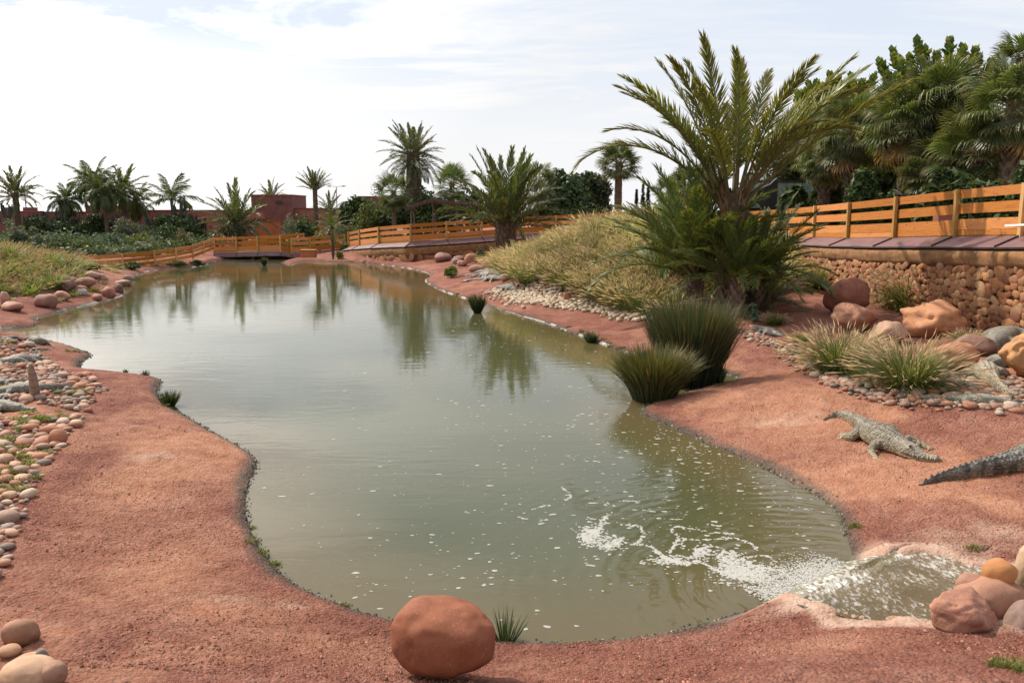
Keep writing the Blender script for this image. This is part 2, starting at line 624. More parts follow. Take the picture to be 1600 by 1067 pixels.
def H(x, y, fine=True):
    shp = np.shape(x)
    x, y = np.ravel(np.asarray(x, float)), np.ravel(np.asarray(y, float))
    d = sdist(x, y, POND)
    wob = noise2(x, y, .35, 3) * .9 + noise2(x, y, .9, 4) * .35
    dd = d + wob * np.clip((d - .25) * .45, 0, .7)
    right = np.interp(dd, [-6, -1.2, 0, .12, .5, 2.3, 4.4, 8, 20, 70], [-1.0, -.45, -.01, .07, .14, .42, .76, .92, 1.05, 1.1])
    left = np.interp(dd, [-6, -1.2, 0, .12, .5, 1.6, 2.6, 4.0, 8, 40], [-1.0, -.45, -.01, .08, .17, .36, .52, .45, .45, .6])
    far = np.interp(dd, [-6, -1.2, 0, .3, 1.2, 3, 8, 40], [-1.0, -.45, -.01, .15, .30, .5, .6, .8])
    wl = 1 - sstep(-6.0, 0.5, x)
    wf = sstep(50, 62, y)
    h = right * (1 - wl) + left * wl
    h = h * (1 - wf) + far * wf
    # near side: the ground rises slowly towards the viewing point
    h = h + np.where(d > 0, sstep(9.5, 4.0, y) * .30 * sstep(0.3, 2.0, d), 0)
    land = sstep(0.4, 4.0, d)
    r2 = ((x - 8.2) / 10.0) ** 2 + ((y - 47.5) / 14.5) ** 2
    h = h + 2.75 * np.clip(1 - r2, 0, 1) ** 1.6 * land
    r2 = ((x + 36.0) / 17.0) ** 2 + ((y - 47.0) / 11.0) ** 2
    h = h + 1.75 * np.clip(1 - r2, 0, 1) ** 1.3 * land
    # hump of earth beside the rush clump, and the tongue of the right bank
    h = h + .32 * np.exp(-((x - 8.6) / 1.7) ** 2 - ((y - 22.6) / 2.2) ** 2) * land
    h = h + .12 * np.exp(-((x - 5.6) / 1.3) ** 2 - ((y - 18.8) / 1.5) ** 2) * land
    # stream bed, its shoulders and the chute down to the pond
    near = (y < 14) & (x > 0)
    if near.any():
        ds = sdist(x[near], y[near], STREAM)
        dc = sdist(x[near], y[near], CHUTE)
        hn = h[near]
        dn = d[near]
        sh = (STREAM_Z + .02 - .26 * np.clip(ds - .12, 0, 3)) * sstep(-.05, .45, dn) + 0.0
        hn = np.where((ds > 0) & (dn > .02), np.maximum(hn, np.minimum(sh, .5)), hn)
        hn = np.where(ds <= 0, np.interp(ds, [-.35, -.06, 0], [STREAM_Z - .12, STREAM_Z - .07, STREAM_Z + .04]), hn)
        e = chuteB0 - chuteA0
        e2 = (chuteA1 - chuteA0)
        nrm = np.array((-e2[1], e2[0]))
        nrm = nrm / np.linalg.norm(nrm)
        if nrm @ e < 0:
            nrm = -nrm
        tt = ((x[near] - chuteA0[0]) * nrm[0] + (y[near] - chuteA0[1]) * nrm[1]) / max(abs(nrm @ e), .1)
        ch = np.interp(tt, [-.1, 0, .35, 1.0, 1.4], [STREAM_Z - .06, STREAM_Z - .06, STREAM_Z - .12, -.12, -.3])
        k = sstep(.10, -.02, dc)
        hn = hn * (1 - k) + ch * k
        for cr in CRACK:
            cd = ldist(x[near], y[near], cr)
            hn = hn - .07 * sstep(.045, .012, cd) * (dn > .1)
            side = sstep(.30, .0, cd)
            hn = hn + .025 * side * (dn > .1) * (cd > .03)
        h[near] = hn
    if fine:
        g = np.clip(d * 2.0, 0, 1)
        h = h + g * (.035 * noise2(x, y, .8, 5) + .022 * noise2(x, y, 2.3, 6) + .011 * noise2(x, y, 5.5, 7))
        nearf = (y < 26)
        h = h - g * nearf * (.028 * sstep(.42, .72, noise2(x, y, 2.9, 10)) + .016 * sstep(.45, .7, noise2(x, y, 6.1, 12)))
        h = h + g * nearf * (.008 * noise2(x, y, 13, 8) + .007 * noise2(x, y, 27, 9))
    return h.reshape(shp)


def h1(x, y):
    return float(H(np.array([x]), np.array([y]))[0])


_ts = np.concatenate((np.arange(5, 40, .05), np.arange(40, 130, .2)))


def gp(px, py):
    """the point of the ground that is seen at a pixel"""
    d = ray(px, py)
    P = np.array((0, 0, CAM_Z)) + _ts[:, None] * (d / d[1])
    below = P[:, 2] < H(P[:, 0], P[:, 1], False)
    i = int(np.argmax(below)) if below.any() else len(_ts) - 1
    p = P[i]
    return np.array((p[0], p[1], h1(p[0], p[1])))


# rows of the ground sheet get wider apart with distance
ys = np.concatenate((np.array([-25, -18, -12, -7, -3, 0, 2, 3.2, 4.2]), np.geomspace(5.0, 128, 640), np.array([150, 190, 260, 380, 600, 1000, 1700, 2600])))
us = np.linspace(-1, 1, 600)
YY, UU = np.meshgrid(ys, us, indexing='ij')
XX = UU * (.74 * np.abs(YY) + 5.0 + 14 * (YY < 0) + 0.6 * np.clip(YY - 128, 0, None)) * (1.0 + .25 * np.abs(UU) ** 6)
ZZ = np.empty_like(XX)
DD = np.empty_like(XX)
fl = XX.ravel(), YY.ravel()
zz, ddv = np.empty(fl[0].size), np.empty(fl[0].size)
for a in range(0, zz.size, 40000):
    zz[a:a + 40000] = H(fl[0][a:a + 40000], fl[1][a:a + 40000])
    ddv[a:a + 40000] = sdist(fl[0][a:a + 40000], fl[1][a:a + 40000], POND)
nr, nc = XX.shape
V = np.stack((fl[0], fl[1], zz), 1)
# colour of the soil: R worn orange earth, G pale dry crust, B wet dark rim and shade painted into the cracks
x_, y_ = fl
worn = np.zeros(len(V))
for (px, py, rx, ry, z, k) in ((235, 745, .75, 2.2, .4, 1), (250, 880, .9, 1.3, .4, .8), (330, 950, .9, .7, .35, .7), (300, 690, .9, 1.6, .35, .7), (1240, 640, 1.8, 2.2, .3, .9),
                               (1130, 640, 1.2, 1.6, .2, .8), (1450, 760, 1.6, 1.1, .4, .7), (1350, 740, 1.4, 1.2, .3, .7), (1250, 430, 2.2, 6, .9, .8), (1560, 575, 1.4, 1.6, .8, 1.),
                               (1300, 1030, 1.0, .5, .3, .9), (1000, 1050, 1.5, .5, .25, .35), (480, 1010, 1.2, .5, .3, .6), (1540, 700, 1.5, 1.2, .6, .4), (30, 645, 1.2, .5, .45, .9)):
    c = G(px, py, z)
    worn = np.maximum(worn, k * np.exp(-((x_ - c[0]) / rx) ** 2 - ((y_ - c[1]) / ry) ** 2))
worn = np.clip(worn + .30 * noise2(x_, y_, .7, 21) * (worn > .05) + .55 * sstep(.15, .6, noise2(x_, y_, .45, 26) + .5 * noise2(x_, y_, 1.6, 27)), 0, 1)
pale = np.zeros(len(V))
nearm = (y_ < 16) & (x_ > -1)
ds = np.full(len(V), 9.0)
dcut = np.full(len(V), 9.0)
ds[nearm] = sdist(x_[nearm], y_[nearm], STREAM)
dcut[nearm] = sdist(x_[nearm], y_[nearm], CHUTE)
ed = np.minimum(np.abs(ds), np.abs(dcut)) + .12 * noise2(x_, y_, 3.0, 22)
ncam = y_ - (chuteA0[1] + .25) < 0
pale = sstep(.46, .10, ed) * np.where(ncam, 1.1, 1.0) * (ds > -.1)
for (px, py, rx, ry, z, k) in ((1370, 850, .6, .45, .35, 1.3), (1450, 840, .8, .45, .42, 1.1), (1335, 868, .25, .3, .2, 1.2), (1520, 825, .8, .35, .45, .7), (1270, 952, .55, .14, .3, 1.2), (1180, 953, .5, .10, .15, 1.1), (1110, 962, .45, .08, .1, .9),
                               (240, 716, .35, .25, .35, .6), (390, 935, .5, .15, .2, .45), (1230, 655, .8, .35, .3, .35), (1480, 985, .35, .12, .4, .6)):
    c = G(px, py, z)
    pale = np.maximum(pale, k * np.exp(-((x_ - c[0]) / rx) ** 2 - ((y_ - c[1]) / ry) ** 2))
pale = np.clip(pale + .35 * noise2(x_, y_, 4.0, 23) * (pale > .08), 0, 1)
rimw = .16 + .10 * noise2(x_, y_, 1.3, 24)
wet = sstep(rimw + .16, rimw * .4, ddv) * (.75 + .25 * noise2(x_, y_, 6, 25))
crack_shade = np.zeros(len(V))
for cr in CRACK:
    crack_shade[nearm] = np.maximum(crack_shade[nearm], sstep(.04, .015, ldist(x_[nearm], y_[nearm], cr)))
wet = np.clip(np.maximum(wet, crack_shade), 0, 1)  # cracks share the rim's dark colour: shade of the gap painted in
C = np.stack((worn, pale, wet), 1)
i, j = np.meshgrid(np.arange(nr - 1), np.arange(nc - 1), indexing='ij')
Q = np.stack((i * nc + j, i * nc + j + 1, (i + 1) * nc + j + 1, (i + 1) * nc + j), -1).reshape(-1, 4)
# quads that lie wholly deep under the pond are never seen
deep = ddv < -2.2
Q = Q[~(deep[Q].all(1))]


def soil_mat():
    m, nt, b, out = newmat('red_gravel_soil')
    g = nt.nodes.new('ShaderNodeNewGeometry')
    P = g.outputs['Position']
    a = nt.nodes.new('ShaderNodeSeparateColor')
    nt.links.new(attr(nt), a.inputs[0])
    big = nd(nt, 'ShaderNodeTexNoise', Scale=.55, Detail=5.0, Roughness=.6)
    mid = nd(nt, 'ShaderNodeTexNoise', Scale=3.2, Detail=8.0, Roughness=.7)
    fin = nd(nt, 'ShaderNodeTexNoise', Scale=26.0, Detail=5.0, Roughness=.75)
    vor = nd(nt, 'ShaderNodeTexVoronoi', Scale=30.0)
    vor2 = nd(nt, 'ShaderNodeTexVoronoi', Scale=13.0)
    for n in (big, mid, fin, vor, vor2):
        nt.links.new(P, n.inputs['Vector'])
    k = mth(nt, 'ADD', mth(nt, 'MULTIPLY', big.outputs[0], .5), mth(nt, 'MULTIPLY', mid.outputs[0], .5))
    base = ramp(nt, k, [(.34, (.185, .064, .044)), (.50, (.29, .115, .080)), (.64, (.415, .205, .150))])
    orange = ramp(nt, mid.outputs[0], [(.35, (.30, .126, .072)), (.65, (.40, .205, .130))])
    c = mixc(nt, a.outputs[0], base, orange)
    c = mixc(nt, mth(nt, 'MULTIPLY', a.outputs[1], .9), c, ramp(nt, mid.outputs[0], [(.35, (.40, .24, .17)), (.65, (.50, .37, .29))]))
    grain = ramp(nt, fin.outputs[0], [(.30, (.48, .42, .42)), (.48, (1, 1, 1)), (.70, (1.38, 1.36, 1.35))])
    soft = mth(nt, 'SUBTRACT', 1.0, mth(nt, 'MAXIMUM', mth(nt, 'MULTIPLY', a.outputs[0], .6), mth(nt, 'MULTIPLY', a.outputs[1], .70)))
    c = mixc(nt, soft, c, mixc(nt, 1.0, c, grain, 'MULTIPLY'))
    peb = ramp(nt, vor.outputs['Color'], [(.0, (.72, .68, .68)), (.5, (1, 1, 1)), (1., (1.22, 1.2, 1.18))])
    c = mixc(nt, mth(nt, 'MULTIPLY', soft, .8), c, mixc(nt, 1.0, c, peb, 'MULTIPLY'))
    wet_shade_c = ramp(nt, fin.outputs[0], [(.3, (.035, .032, .028)), (.55, (.10, .092, .075)), (.75, (.30, .27, .22))])
    c = mixc(nt, a.outputs[2], c, wet_shade_c)
    nt.links.new(c, b.inputs['Base Color'])
    b.inputs['Roughness'].default_value = .92
    b.inputs['Specular IOR Level'].default_value = .2
    hgt = mth(nt, 'ADD', mth(nt, 'MULTIPLY', fin.outputs[0], .7), mth(nt, 'MULTIPLY', vor.outputs['Distance'], -.5))
    hgt = mth(nt, 'ADD', hgt, mth(nt, 'MULTIPLY', vor2.outputs['Distance'], -.5))
    hgt = mth(nt, 'ADD', hgt, mth(nt, 'MULTIPLY', mid.outputs[0], .8))
    hgt = mth(nt, 'MULTIPLY', hgt, soft)
    bump(nt, b, hgt, 1.0, .10)
    return m


M['soil'] = soil_mat()
ground = link('ground', mesh_from('ground', V, C, np.zeros((0, 3), int), Q, np.zeros(len(Q)), M['soil'], True))
tag(ground, kind='structure')

# ------------------------------------------------------------------ pond water
ysw = np.geomspace(7.5, 96, 230)
usw = np.linspace(-1, 1, 200)
Yw, Uw = np.meshgrid(ysw, usw, indexing='ij')
Xw = Uw * (.66 * Yw + 3)
Xw = np.where(Uw < 0, Xw * 1.15, Xw)
dw = sdist(Xw, Yw, POND)
shal = sstep(-2.4, -.1, dw)
c0 = .5 * (chuteB0 + chuteB1)
rr = np.hypot(Xw - c0[0], Yw - c0[1])
stir = np.exp(-(rr / 3.2) ** 2)
Vw = np.stack((Xw.ravel(), Yw.ravel(), np.zeros(Xw.size)), 1)
Cw = np.stack((shal.ravel(), stir.ravel(), np.zeros(Xw.size)), 1)
nr, nc = Xw.shape
i, j = np.meshgrid(np.arange(nr - 1), np.arange(nc - 1), indexing='ij')
Qw = np.stack((i * nc + j, i * nc + j + 1, (i + 1) * nc + j + 1, (i + 1) * nc + j), -1).reshape(-1, 4)
Qw = Qw[(dw.ravel()[Qw] < .9).any(1)]


def water_mat():
    m, nt, b, out = newmat('pond_water')
    g = nt.nodes.new('ShaderNodeNewGeometry')
    a = nt.nodes.new('ShaderNodeSeparateColor')
    nt.links.new(attr(nt), a.inputs[0])
    mp_ = nt.nodes.new('ShaderNodeMapping')
    mp_.inputs['Scale'].default_value = (.55, 1.5, 1)
    mp_.inputs['Rotation'].default_value = (0, 0, R(-8))
    nt.links.new(g.outputs['Position'], mp_.inputs[0])
    w1 = nd(nt, 'ShaderNodeTexNoise', Scale=1.5, Detail=3.0, Roughness=.5, Distortion=.4)
    w2 = nd(nt, 'ShaderNodeTexNoise', Scale=4.5, Detail=3.0, Roughness=.55)
    w3 = nd(nt, 'ShaderNodeTexNoise', Scale=.28, Detail=2.0)
    for n in (w1, w2):
        nt.links.new(mp_.outputs[0], n.inputs['Vector'])
    nt.links.new(g.outputs['Position'], w3.inputs['Vector'])
    # rings running out from the foot of the cascade
    sub = nt.nodes.new('ShaderNodeVectorMath')
    sub.operation = 'SUBTRACT'
    nt.links.new(g.outputs['Position'], sub.inputs[0])
    sub.inputs[1].default_value = (c0[0] + .3, c0[1] - .2, 0)
    wv = nt.nodes.new('ShaderNodeTexWave')
    wv.wave_type = 'RINGS'
    wv.rings_direction = 'SPHERICAL'
    wv.inputs['Scale'].default_value = 1.25
    wv.inputs['Distortion'].default_value = 7.0
    wv.inputs['Detail'].default_value = 3.0
    wv.inputs['Detail Scale'].default_value = .9
    nt.links.new(sub.outputs[0], wv.inputs['Vector'])
    gust = ramp(nt, w3.outputs[0], [(.35, .45), (.65, 1.0)])
    hh = mth(nt, 'ADD', mth(nt, 'MULTIPLY', w1.outputs[0], .65), mth(nt, 'MULTIPLY', w2.outputs[0], .28))
    hh = mth(nt, 'MULTIPLY', hh, gust)
    hh = mth(nt, 'ADD', hh, mth(nt, 'MULTIPLY', mth(nt, 'MULTIPLY', wv.outputs['Fac'], a.outputs[1]), .55))
    bump(nt, b, hh, .062, .12)
    deep_c = ramp(nt, w3.outputs[0], [(.3, (.057, .060, .026)), (.7, (.072, .073, .034))])
    c = mixc(nt, mth(nt, 'MULTIPLY', a.outputs[0], .75), deep_c, (.105, .078, .036))
    nt.links.new(c, b.inputs['Base Color'])
    b.inputs['Roughness'].default_value = .045
    b.inputs['IOR'].default_value = 1.333
    b.inputs['Specular IOR Level'].default_value = .5
    return m


M['water'] = water_mat()
pond_o = link('pond_water', mesh_from('pond_water', Vw, Cw, np.zeros((0, 3), int), Qw, np.zeros(len(Qw)), M['water'], True))
tag(pond_o, kind='structure')


# the stream that feeds the pond, and the sheet that runs down its chute
def stream_mat(name, streak):
    m, nt, b, out = newmat(name)
    g = nt.nodes.new('ShaderNodeNewGeometry')
    mp_ = nt.nodes.new('ShaderNodeMapping')
    e2 = chuteA1 - chuteA0
    mp_.inputs['Rotation'].default_value = (0, 0, -math.atan2(e2[1], e2[0]))
    mp_.inputs['Scale'].default_value = (3.2, .55 if streak else 1.5, 1)
    nt.links.new(g.outputs['Position'], mp_.inputs[0])
    n = nd(nt, 'ShaderNodeTexNoise', Scale=7.5 if streak else 7.0, Detail=8.0, Roughness=.72, Distortion=.6)
    nt.links.new(mp_.outputs[0], n.inputs['Vector'])
    n2_ = nd(nt, 'ShaderNodeTexNoise', Scale=1.1, Detail=3.0)
    nt.links.new(g.outputs['Position'], n2_.inputs['Vector'])
    thr = mth(nt, 'ADD', n.outputs[0], mth(nt, 'MULTIPLY', mth(nt, 'SUBTRACT', n2_.outputs[0], .5), .55))
    f = ramp(nt, thr, [(.47, 0.), (.60, .95)] if streak else [(.47, 0.), (.58, .62)])
    brown = ramp(nt, n2_.outputs[0], [(.35, (.095, .075, .035)), (.65, (.19, .125, .055))])
    c = mixc(nt, f, (.20, .17, .10) if streak else brown, (.74, .73, .68))
    nt.links.new(c, b.inputs['Base Color'])
    nt.links.new(ramp(nt, f, [(0, .06), (1, .55)]), b.inputs['Roughness'])
    b.inputs['IOR'].default_value = 1.333
    bump(nt, b, mth(nt, 'ADD', n.outputs[0], mth(nt, 'MULTIPLY', f, .2)), .8, .06)
    return m


mb = MB()
sp = spline(np.c_[STREAM, np.full(len(STREAM), STREAM_Z)], 4, True)
cen = STREAM.mean(0)
sp2 = sp.copy()
dirs = sp2[:, :2] - cen
sp2[:, :2] += dirs / np.linalg.norm(dirs, axis=1)[:, None] * .12
rings = [cen + (sp2[:, :2] - cen) * t for t in (1.0, .8, .55, .3)]
Vs = np.concatenate([np.c_[r_, np.full(len(r_), STREAM_Z)] for r_ in rings] + [np.array([[cen[0], cen[1], STREAM_Z]])])
ns = len(sp2)
q = [(k * ns + a, k * ns + (a + 1) % ns, (k + 1) * ns + (a + 1) % ns, (k + 1) * ns + a) for k in range(3) for a in range(ns)]
t = [(3 * ns + a, 3 * ns + (a + 1) % ns, 4 * ns) for a in range(ns)]
mb.add(Vs, t=t, q=q)
st = mb.build('stream_water', stream_mat('stream_water', False), smooth=True)
tag(st, kind='structure')
mb = MB()
K, L = 26, 18
gv = []
for a in range(K):
    u = a / (K - 1)
    A = chuteA0 + (chuteA1 - chuteA0) * (u * 1.04 - .02)
    B = chuteB0 + (chuteB1 - chuteB0) * (u * 1.02 - .01)
    for b_ in range(L):
        v = b_ / (L - 1)
        p = A + (B - A) * (v * 1.30 - .22)
        z = np.interp(v, [0, .16, .26, .5, 1], [STREAM_Z - .02, STREAM_Z + .010, STREAM_Z - .015, STREAM_Z - .12, -.02])
        gv.append((p[0], p[1], z + .012 * math.sin(u * 31 + v * 5) * v + .006 * random.uniform(-1, 1)))
mb.add(gv, q=[(a * L + b_, a * L + b_ + 1, (a + 1) * L + b_ + 1, (a + 1) * L + b_) for a in range(K - 1) for b_ in range(L - 1)])
ca = mb.build('cascade_water', stream_mat('cascade_water', True), smooth=True)
tag(ca, kind='structure')

# ------------------------------------------------------------------ foam on the water: flecks, threads and the white churn
foam = MB()
CR = lambda X, Y: G(780 + X / 2.857, 700 + Y / 2.857)[:2]


def fleck(x, y, r, h=.006, st=1.0, ang=0.0, z0=.004):
    k = 7
    a = np.arange(k) * 2 * math.pi / k
    rad = r * rng.uniform(.65, 1.25, k)
    px, py = rad * np.cos(a) * st, rad * np.sin(a)
    ca_, sa_ = math.cos(ang), math.sin(ang)
    V_ = np.stack((x + px * ca_ - py * sa_, y + px * sa_ + py * ca_, np.full(k, z0)), 1)
    V_ = np.concatenate((V_, [[x, y, z0 + h]]))
    g_ = rng.uniform(.8, 1.0)
    foam.add(V_, t=[(b2, (b2 + 1) % k, k) for b2 in range(k)], c=(g_, g_, g_ * .97))


def in_pond(x, y, margin=.08):
    return sdist(np.array([x]), np.array([y]), POND)[0] < -margin


cand = []
zones = [((1130, 660), (230, 110), 420), ((1000, 800), (300, 120), 420), ((860, 640), (260, 110), 330), ((700, 560), (260, 90), 90), ((700, 900), (300, 120), 170),
         ((1230, 790), (90, 60), 60), ((860, 520), (110, 40), 130), ((1080, 700), (110, 60), 240), ((500, 760), (200, 150), 60)]
for (cx, cy), (sx, sy), n in zones:
    for _ in range(n):
        cand.append((rng.normal(cx, sx * .6), rng.normal(cy, sy * .6)))
pts = np.array([G(a, max(b_, 440))[:2] for a, b_ in cand])
ok = sdist(pts[:, 0], pts[:, 1], POND) < -.12
for (x, y) in pts[ok]:
    s_ = .72 * rng.choice([.008, .012, .018, .028, .042], p=[.26, .30, .24, .14, .06]) * (1 + .025 * max(0, y - 10))
    fleck(x, y, s_, .005, rng.uniform(1.0, 2.2), rng.uniform(-.5, .5))
lines = [([(375, 380), (400, 430), (450, 440), (520, 430), (540, 400)], .10, 2.4), ([(490, 290), (460, 330), (440, 370), (400, 370)], .075, 2), ([(580, 350), (630, 350), (640, 400), (600, 430), (560, 420)], .05, 1.3),
         ([(600, 430), (680, 440), (740, 490), (820, 510), (900, 510), (960, 540), (1040, 570), (1120, 590), (1200, 600)], .07, 1.8), ([(760, 470), (800, 400), (770, 370), (790, 350), (850, 360), (950, 375), (1050, 385)], .045, 1.2),
         ([(820, 450), (825, 410), (900, 410), (1000, 405), (1060, 405), (1120, 425), (1155, 455)], .04, 1.1), ([(880, 490), (890, 455), (940, 440), (1000, 450), (990, 490), (1050, 520), (1080, 530)], .045, 1.4),
         ([(1000, 460), (1060, 480), (1100, 510), (1150, 530), (1220, 540), (1300, 560)], .08, 2.2), ([(690, 460), (750, 490), (830, 520), (900, 500)], .06, 1.6), ([(1100, 490), (1180, 480), (1220, 495)], .045, 1.2),
         ([(940, 340), (990, 350)], .06, 1), ([(550, 235), (650, 240)], .035, .8), ([(470, 240), (520, 260)], .05, 1), ([(640, 275), (690, 285)], .04, 1), ([(90, 310), (130, 322)], .05, 1), ([(150, 275), (210, 255)], .035, .8),
         ([(180, 325), (210, 320)], .045, 1), ([(700, 315), (820, 320)], .022, .6), ([(610, 510), (660, 515)], .05, 1), ([(540, 340), (560, 345)], .04, 1), ([(280, 175), (320, 215), (290, 235)], .035, .8),
         ([(960, 600), (1060, 610), (1190, 640)], .022, .7), ([(390, 310), (430, 320)], .05, 1.)]
for P_, w, dn in lines:
    L_ = spline(np.array([CR(a, b_) for a, b_ in P_]), 10)
    seg = np.linalg.norm(np.diff(L_, axis=0), axis=1)
    tot = seg.sum()
    n = int(tot / .012 * dn)
    cum = np.concatenate(([0], np.cumsum(seg)))
    dens_ = rng.uniform(0, 6.28)
    for s_ in rng.uniform(0, tot, n):
        gate = .62 + .38 * math.sin(s_ * 9 + dens_) + .3 * math.sin(s_ * 23 + dens_ * 2)
        if rng.uniform() > gate + .35:
            continue
        x = np.interp(s_, cum, L_[:, 0]) + rng.normal(0, w * .30)
        y = np.interp(s_, cum, L_[:, 1]) + rng.normal(0, w * .30)
        fleck(x, y, rng.uniform(.007, .020), .006, rng.uniform(1, 1.8), rng.uniform(0, 3.1))
FM = plain_mat('foam', (.50, .49, .45), .7, .08, 30, .2)
FM.node_tree.nodes['Principled BSDF'].inputs['Alpha'].default_value = .60
fl_ = foam.build('foam_flecks', [FM], smooth=True)
tag(fl_, 'white foam flecks and threads drifting over the pond', kind='stuff')
foam = MB()
# the churn: a heap of bubbles where the chute meets the pond
e2 = chuteB1 - chuteB0
out_d = np.array((-(chuteB1 - chuteB0)[1], (chuteB1 - chuteB0)[0]))
out_d /= np.linalg.norm(out_d)
if out_d @ (chuteB0 - chuteA0) < 0:
    out_d = -out_d
for _ in range(5600):
    u = rng.beta(1.5, 1.7)
    v = abs(rng.normal(0, .27))
    p = chuteB0 + e2 * u + out_d * (v - .16) + rng.normal(0, .03, 2)
    wgt = math.exp(-(v / .5) ** 2) * math.exp(-((u - .42) / .33) ** 2)
    fleck(p[0], p[1], rng.uniform(.005, .013), (.005 + .010 * wgt * rng.uniform(0, 1)), 1.5, rng.uniform(0, 3), z0=.004 + .06 * wgt * rng.uniform(0.2, 1))
for (a, b_, s0, s1, n) in ((1130, 560, 60, 22, 420), (1060, 545, 60, 22, 240), (420, 385, 28, 24, 260), (500, 425, 26, 18, 130), (770, 500, 50, 12, 170), (910, 465, 25, 16, 130), (1030, 500, 30, 20, 180)):
    for _ in range(n):
        p = CR(rng.normal(a, s0), rng.normal(b_, s1))
        fleck(p[0], p[1], rng.uniform(.008, .024), .008, 1.4, rng.uniform(0, 3))
fl_ = foam.build('foam_churn', [bpy.data.materials['foam']], smooth=True)
tag(fl_, 'white churning foam at the foot of the cascade', kind='stuff')

# ------------------------------------------------------------------ loose gravel on the near soil
ICO = None


def ico(sub):
    bpy_m = bpy.data.meshes.new('tmp')
    import bmesh
    bm = bmesh.new()
    bmesh.ops.create_icosphere(bm, subdivisions=sub, radius=1.0)
    V_ = np.array([v.co[:] for v in bm.verts])
    T_ = np.array([[v.index for v in f.verts] for f in bm.faces])
    bm.free()
    bpy.data.meshes.remove(bpy_m)
    return V_, T_


ICO = {1: ico(1), 2: ico(2), 3: ico(3), 4: ico(4), 5: ico(5)}
OCT_V = np.array([(1, 0, 0), (-1, 0, 0), (0, 1, 0), (0, -1, 0), (0, 0, 1), (0, 0, -1)], float)
OCT_T = np.array([(0, 2, 4), (2, 1, 4), (1, 3, 4), (3, 0, 4), (2, 0, 5), (1, 2, 5), (3, 1, 5), (0, 3, 5)])
n = 46000
yy = 6.5 + (rng.uniform(0, 1, n) ** 1.6) * 15
xx = rng.uniform(-1, 1, n) * (.66 * yy + 1)
d_ = sdist(xx, yy, POND)
ok = (d_ > .10) & (sdist(xx, yy, COB_L) > 0) & (sdist(xx, yy, STREAM) > .42) & (sdist(xx, yy, CHUTE) > .1) & (noise2(xx, yy, .9, 31) + .4 * noise2(xx, yy, 3, 32) > -.30)
xx, yy = xx[ok], yy[ok]
zz = H(xx, yy)
mb = MB()
sz = rng.choice([.006, .009, .014, .022], len(xx), p=[.48, .34, .15, .03])
rz = rng.uniform(0, 6.28, len(xx))
V0 = OCT_V[None] * rng.uniform(.55, 1.2, (len(xx), 6, 1)) * sz[:, None, None] * np.array((1.2, 1, .8))
cz, sz_ = np.cos(rz)[:, None], np.sin(rz)[:, None]
VX = V0[..., 0] * cz - V0[..., 1] * sz_ + xx[:, None]
VY = V0[..., 0] * sz_ + V0[..., 1] * cz + yy[:, None]
VZ = V0[..., 2] + (zz + sz * .35)[:, None]
tone = rng.uniform(.75, 1.3, len(xx))
pal = np.array([(.31, .105, .062), (.36, .14, .085), (.25, .085, .055), (.42, .21, .14)])[rng.integers(0, 4, len(xx))] * tone[:, None]
T_ = (OCT_T[None] + (np.arange(len(xx)) * 6)[:, None, None]).reshape(-1, 3)
mb.add(np.stack((VX, VY, VZ), -1).reshape(-1, 3), t=T_, c=np.repeat(pal, 6, 0))
g_ = mb.build('loose_gravel', M['cobble_mass'])
tag(g_, 'loose red gravel strewn over the banks', kind='stuff')
# dark grit and pale salt along the water line
mb = MB()
seg = np.roll(POND, -1, 0) - POND
ln = np.linalg.norm(seg, axis=1)
mid = POND + seg * .5
wgt = np.where((mid[:, 1] < 40) & (mid[:, 0] > -20) & ((mid[:, 0] < 2.6) | (mid[:, 1] > 11)), ln / (1 + .03 * mid[:, 1]), ln * .02)
idx = rng.choice(len(POND), 5200, p=wgt / wgt.sum())
tt = rng.uniform(0, 1, len(idx))[:, None]
P_ = POND[idx] + seg[idx] * tt
nn = np.stack((-seg[idx][:, 1], seg[idx][:, 0]), 1) / ln[idx][:, None]
P_ = P_ + nn * rng.normal(.0, .032, len(idx))[:, None]
sz = rng.choice([.006, .010, .015, .022], len(idx), p=[.3, .35, .25, .1]) * (1 + .02 * P_[:, 1])
zz = np.maximum(H(P_[:, 0], P_[:, 1]), -.01) + sz * .3
pal = np.array([(.05, .048, .042), (.10, .09, .075), (.16, .14, .11), (.42, .38, .32)])[rng.choice(4, len(idx), p=[.4, .3, .2, .1])]
V0 = OCT_V[None] * rng.uniform(.6, 1.2, (len(idx), 6, 1)) * sz[:, None, None]
V0 = V0 + np.stack((P_[:, 0], P_[:, 1], zz), 1)[:, None]
mb.add(V0.reshape(-1, 3), t=(OCT_T[None] + (np.arange(len(idx)) * 6)[:, None, None]).reshape(-1, 3), c=np.repeat(pal, 6, 0))
g_ = mb.build('shore_grit', M['cobble_mass'])
tag(g_, 'dark wet grit along the water line', kind='stuff')
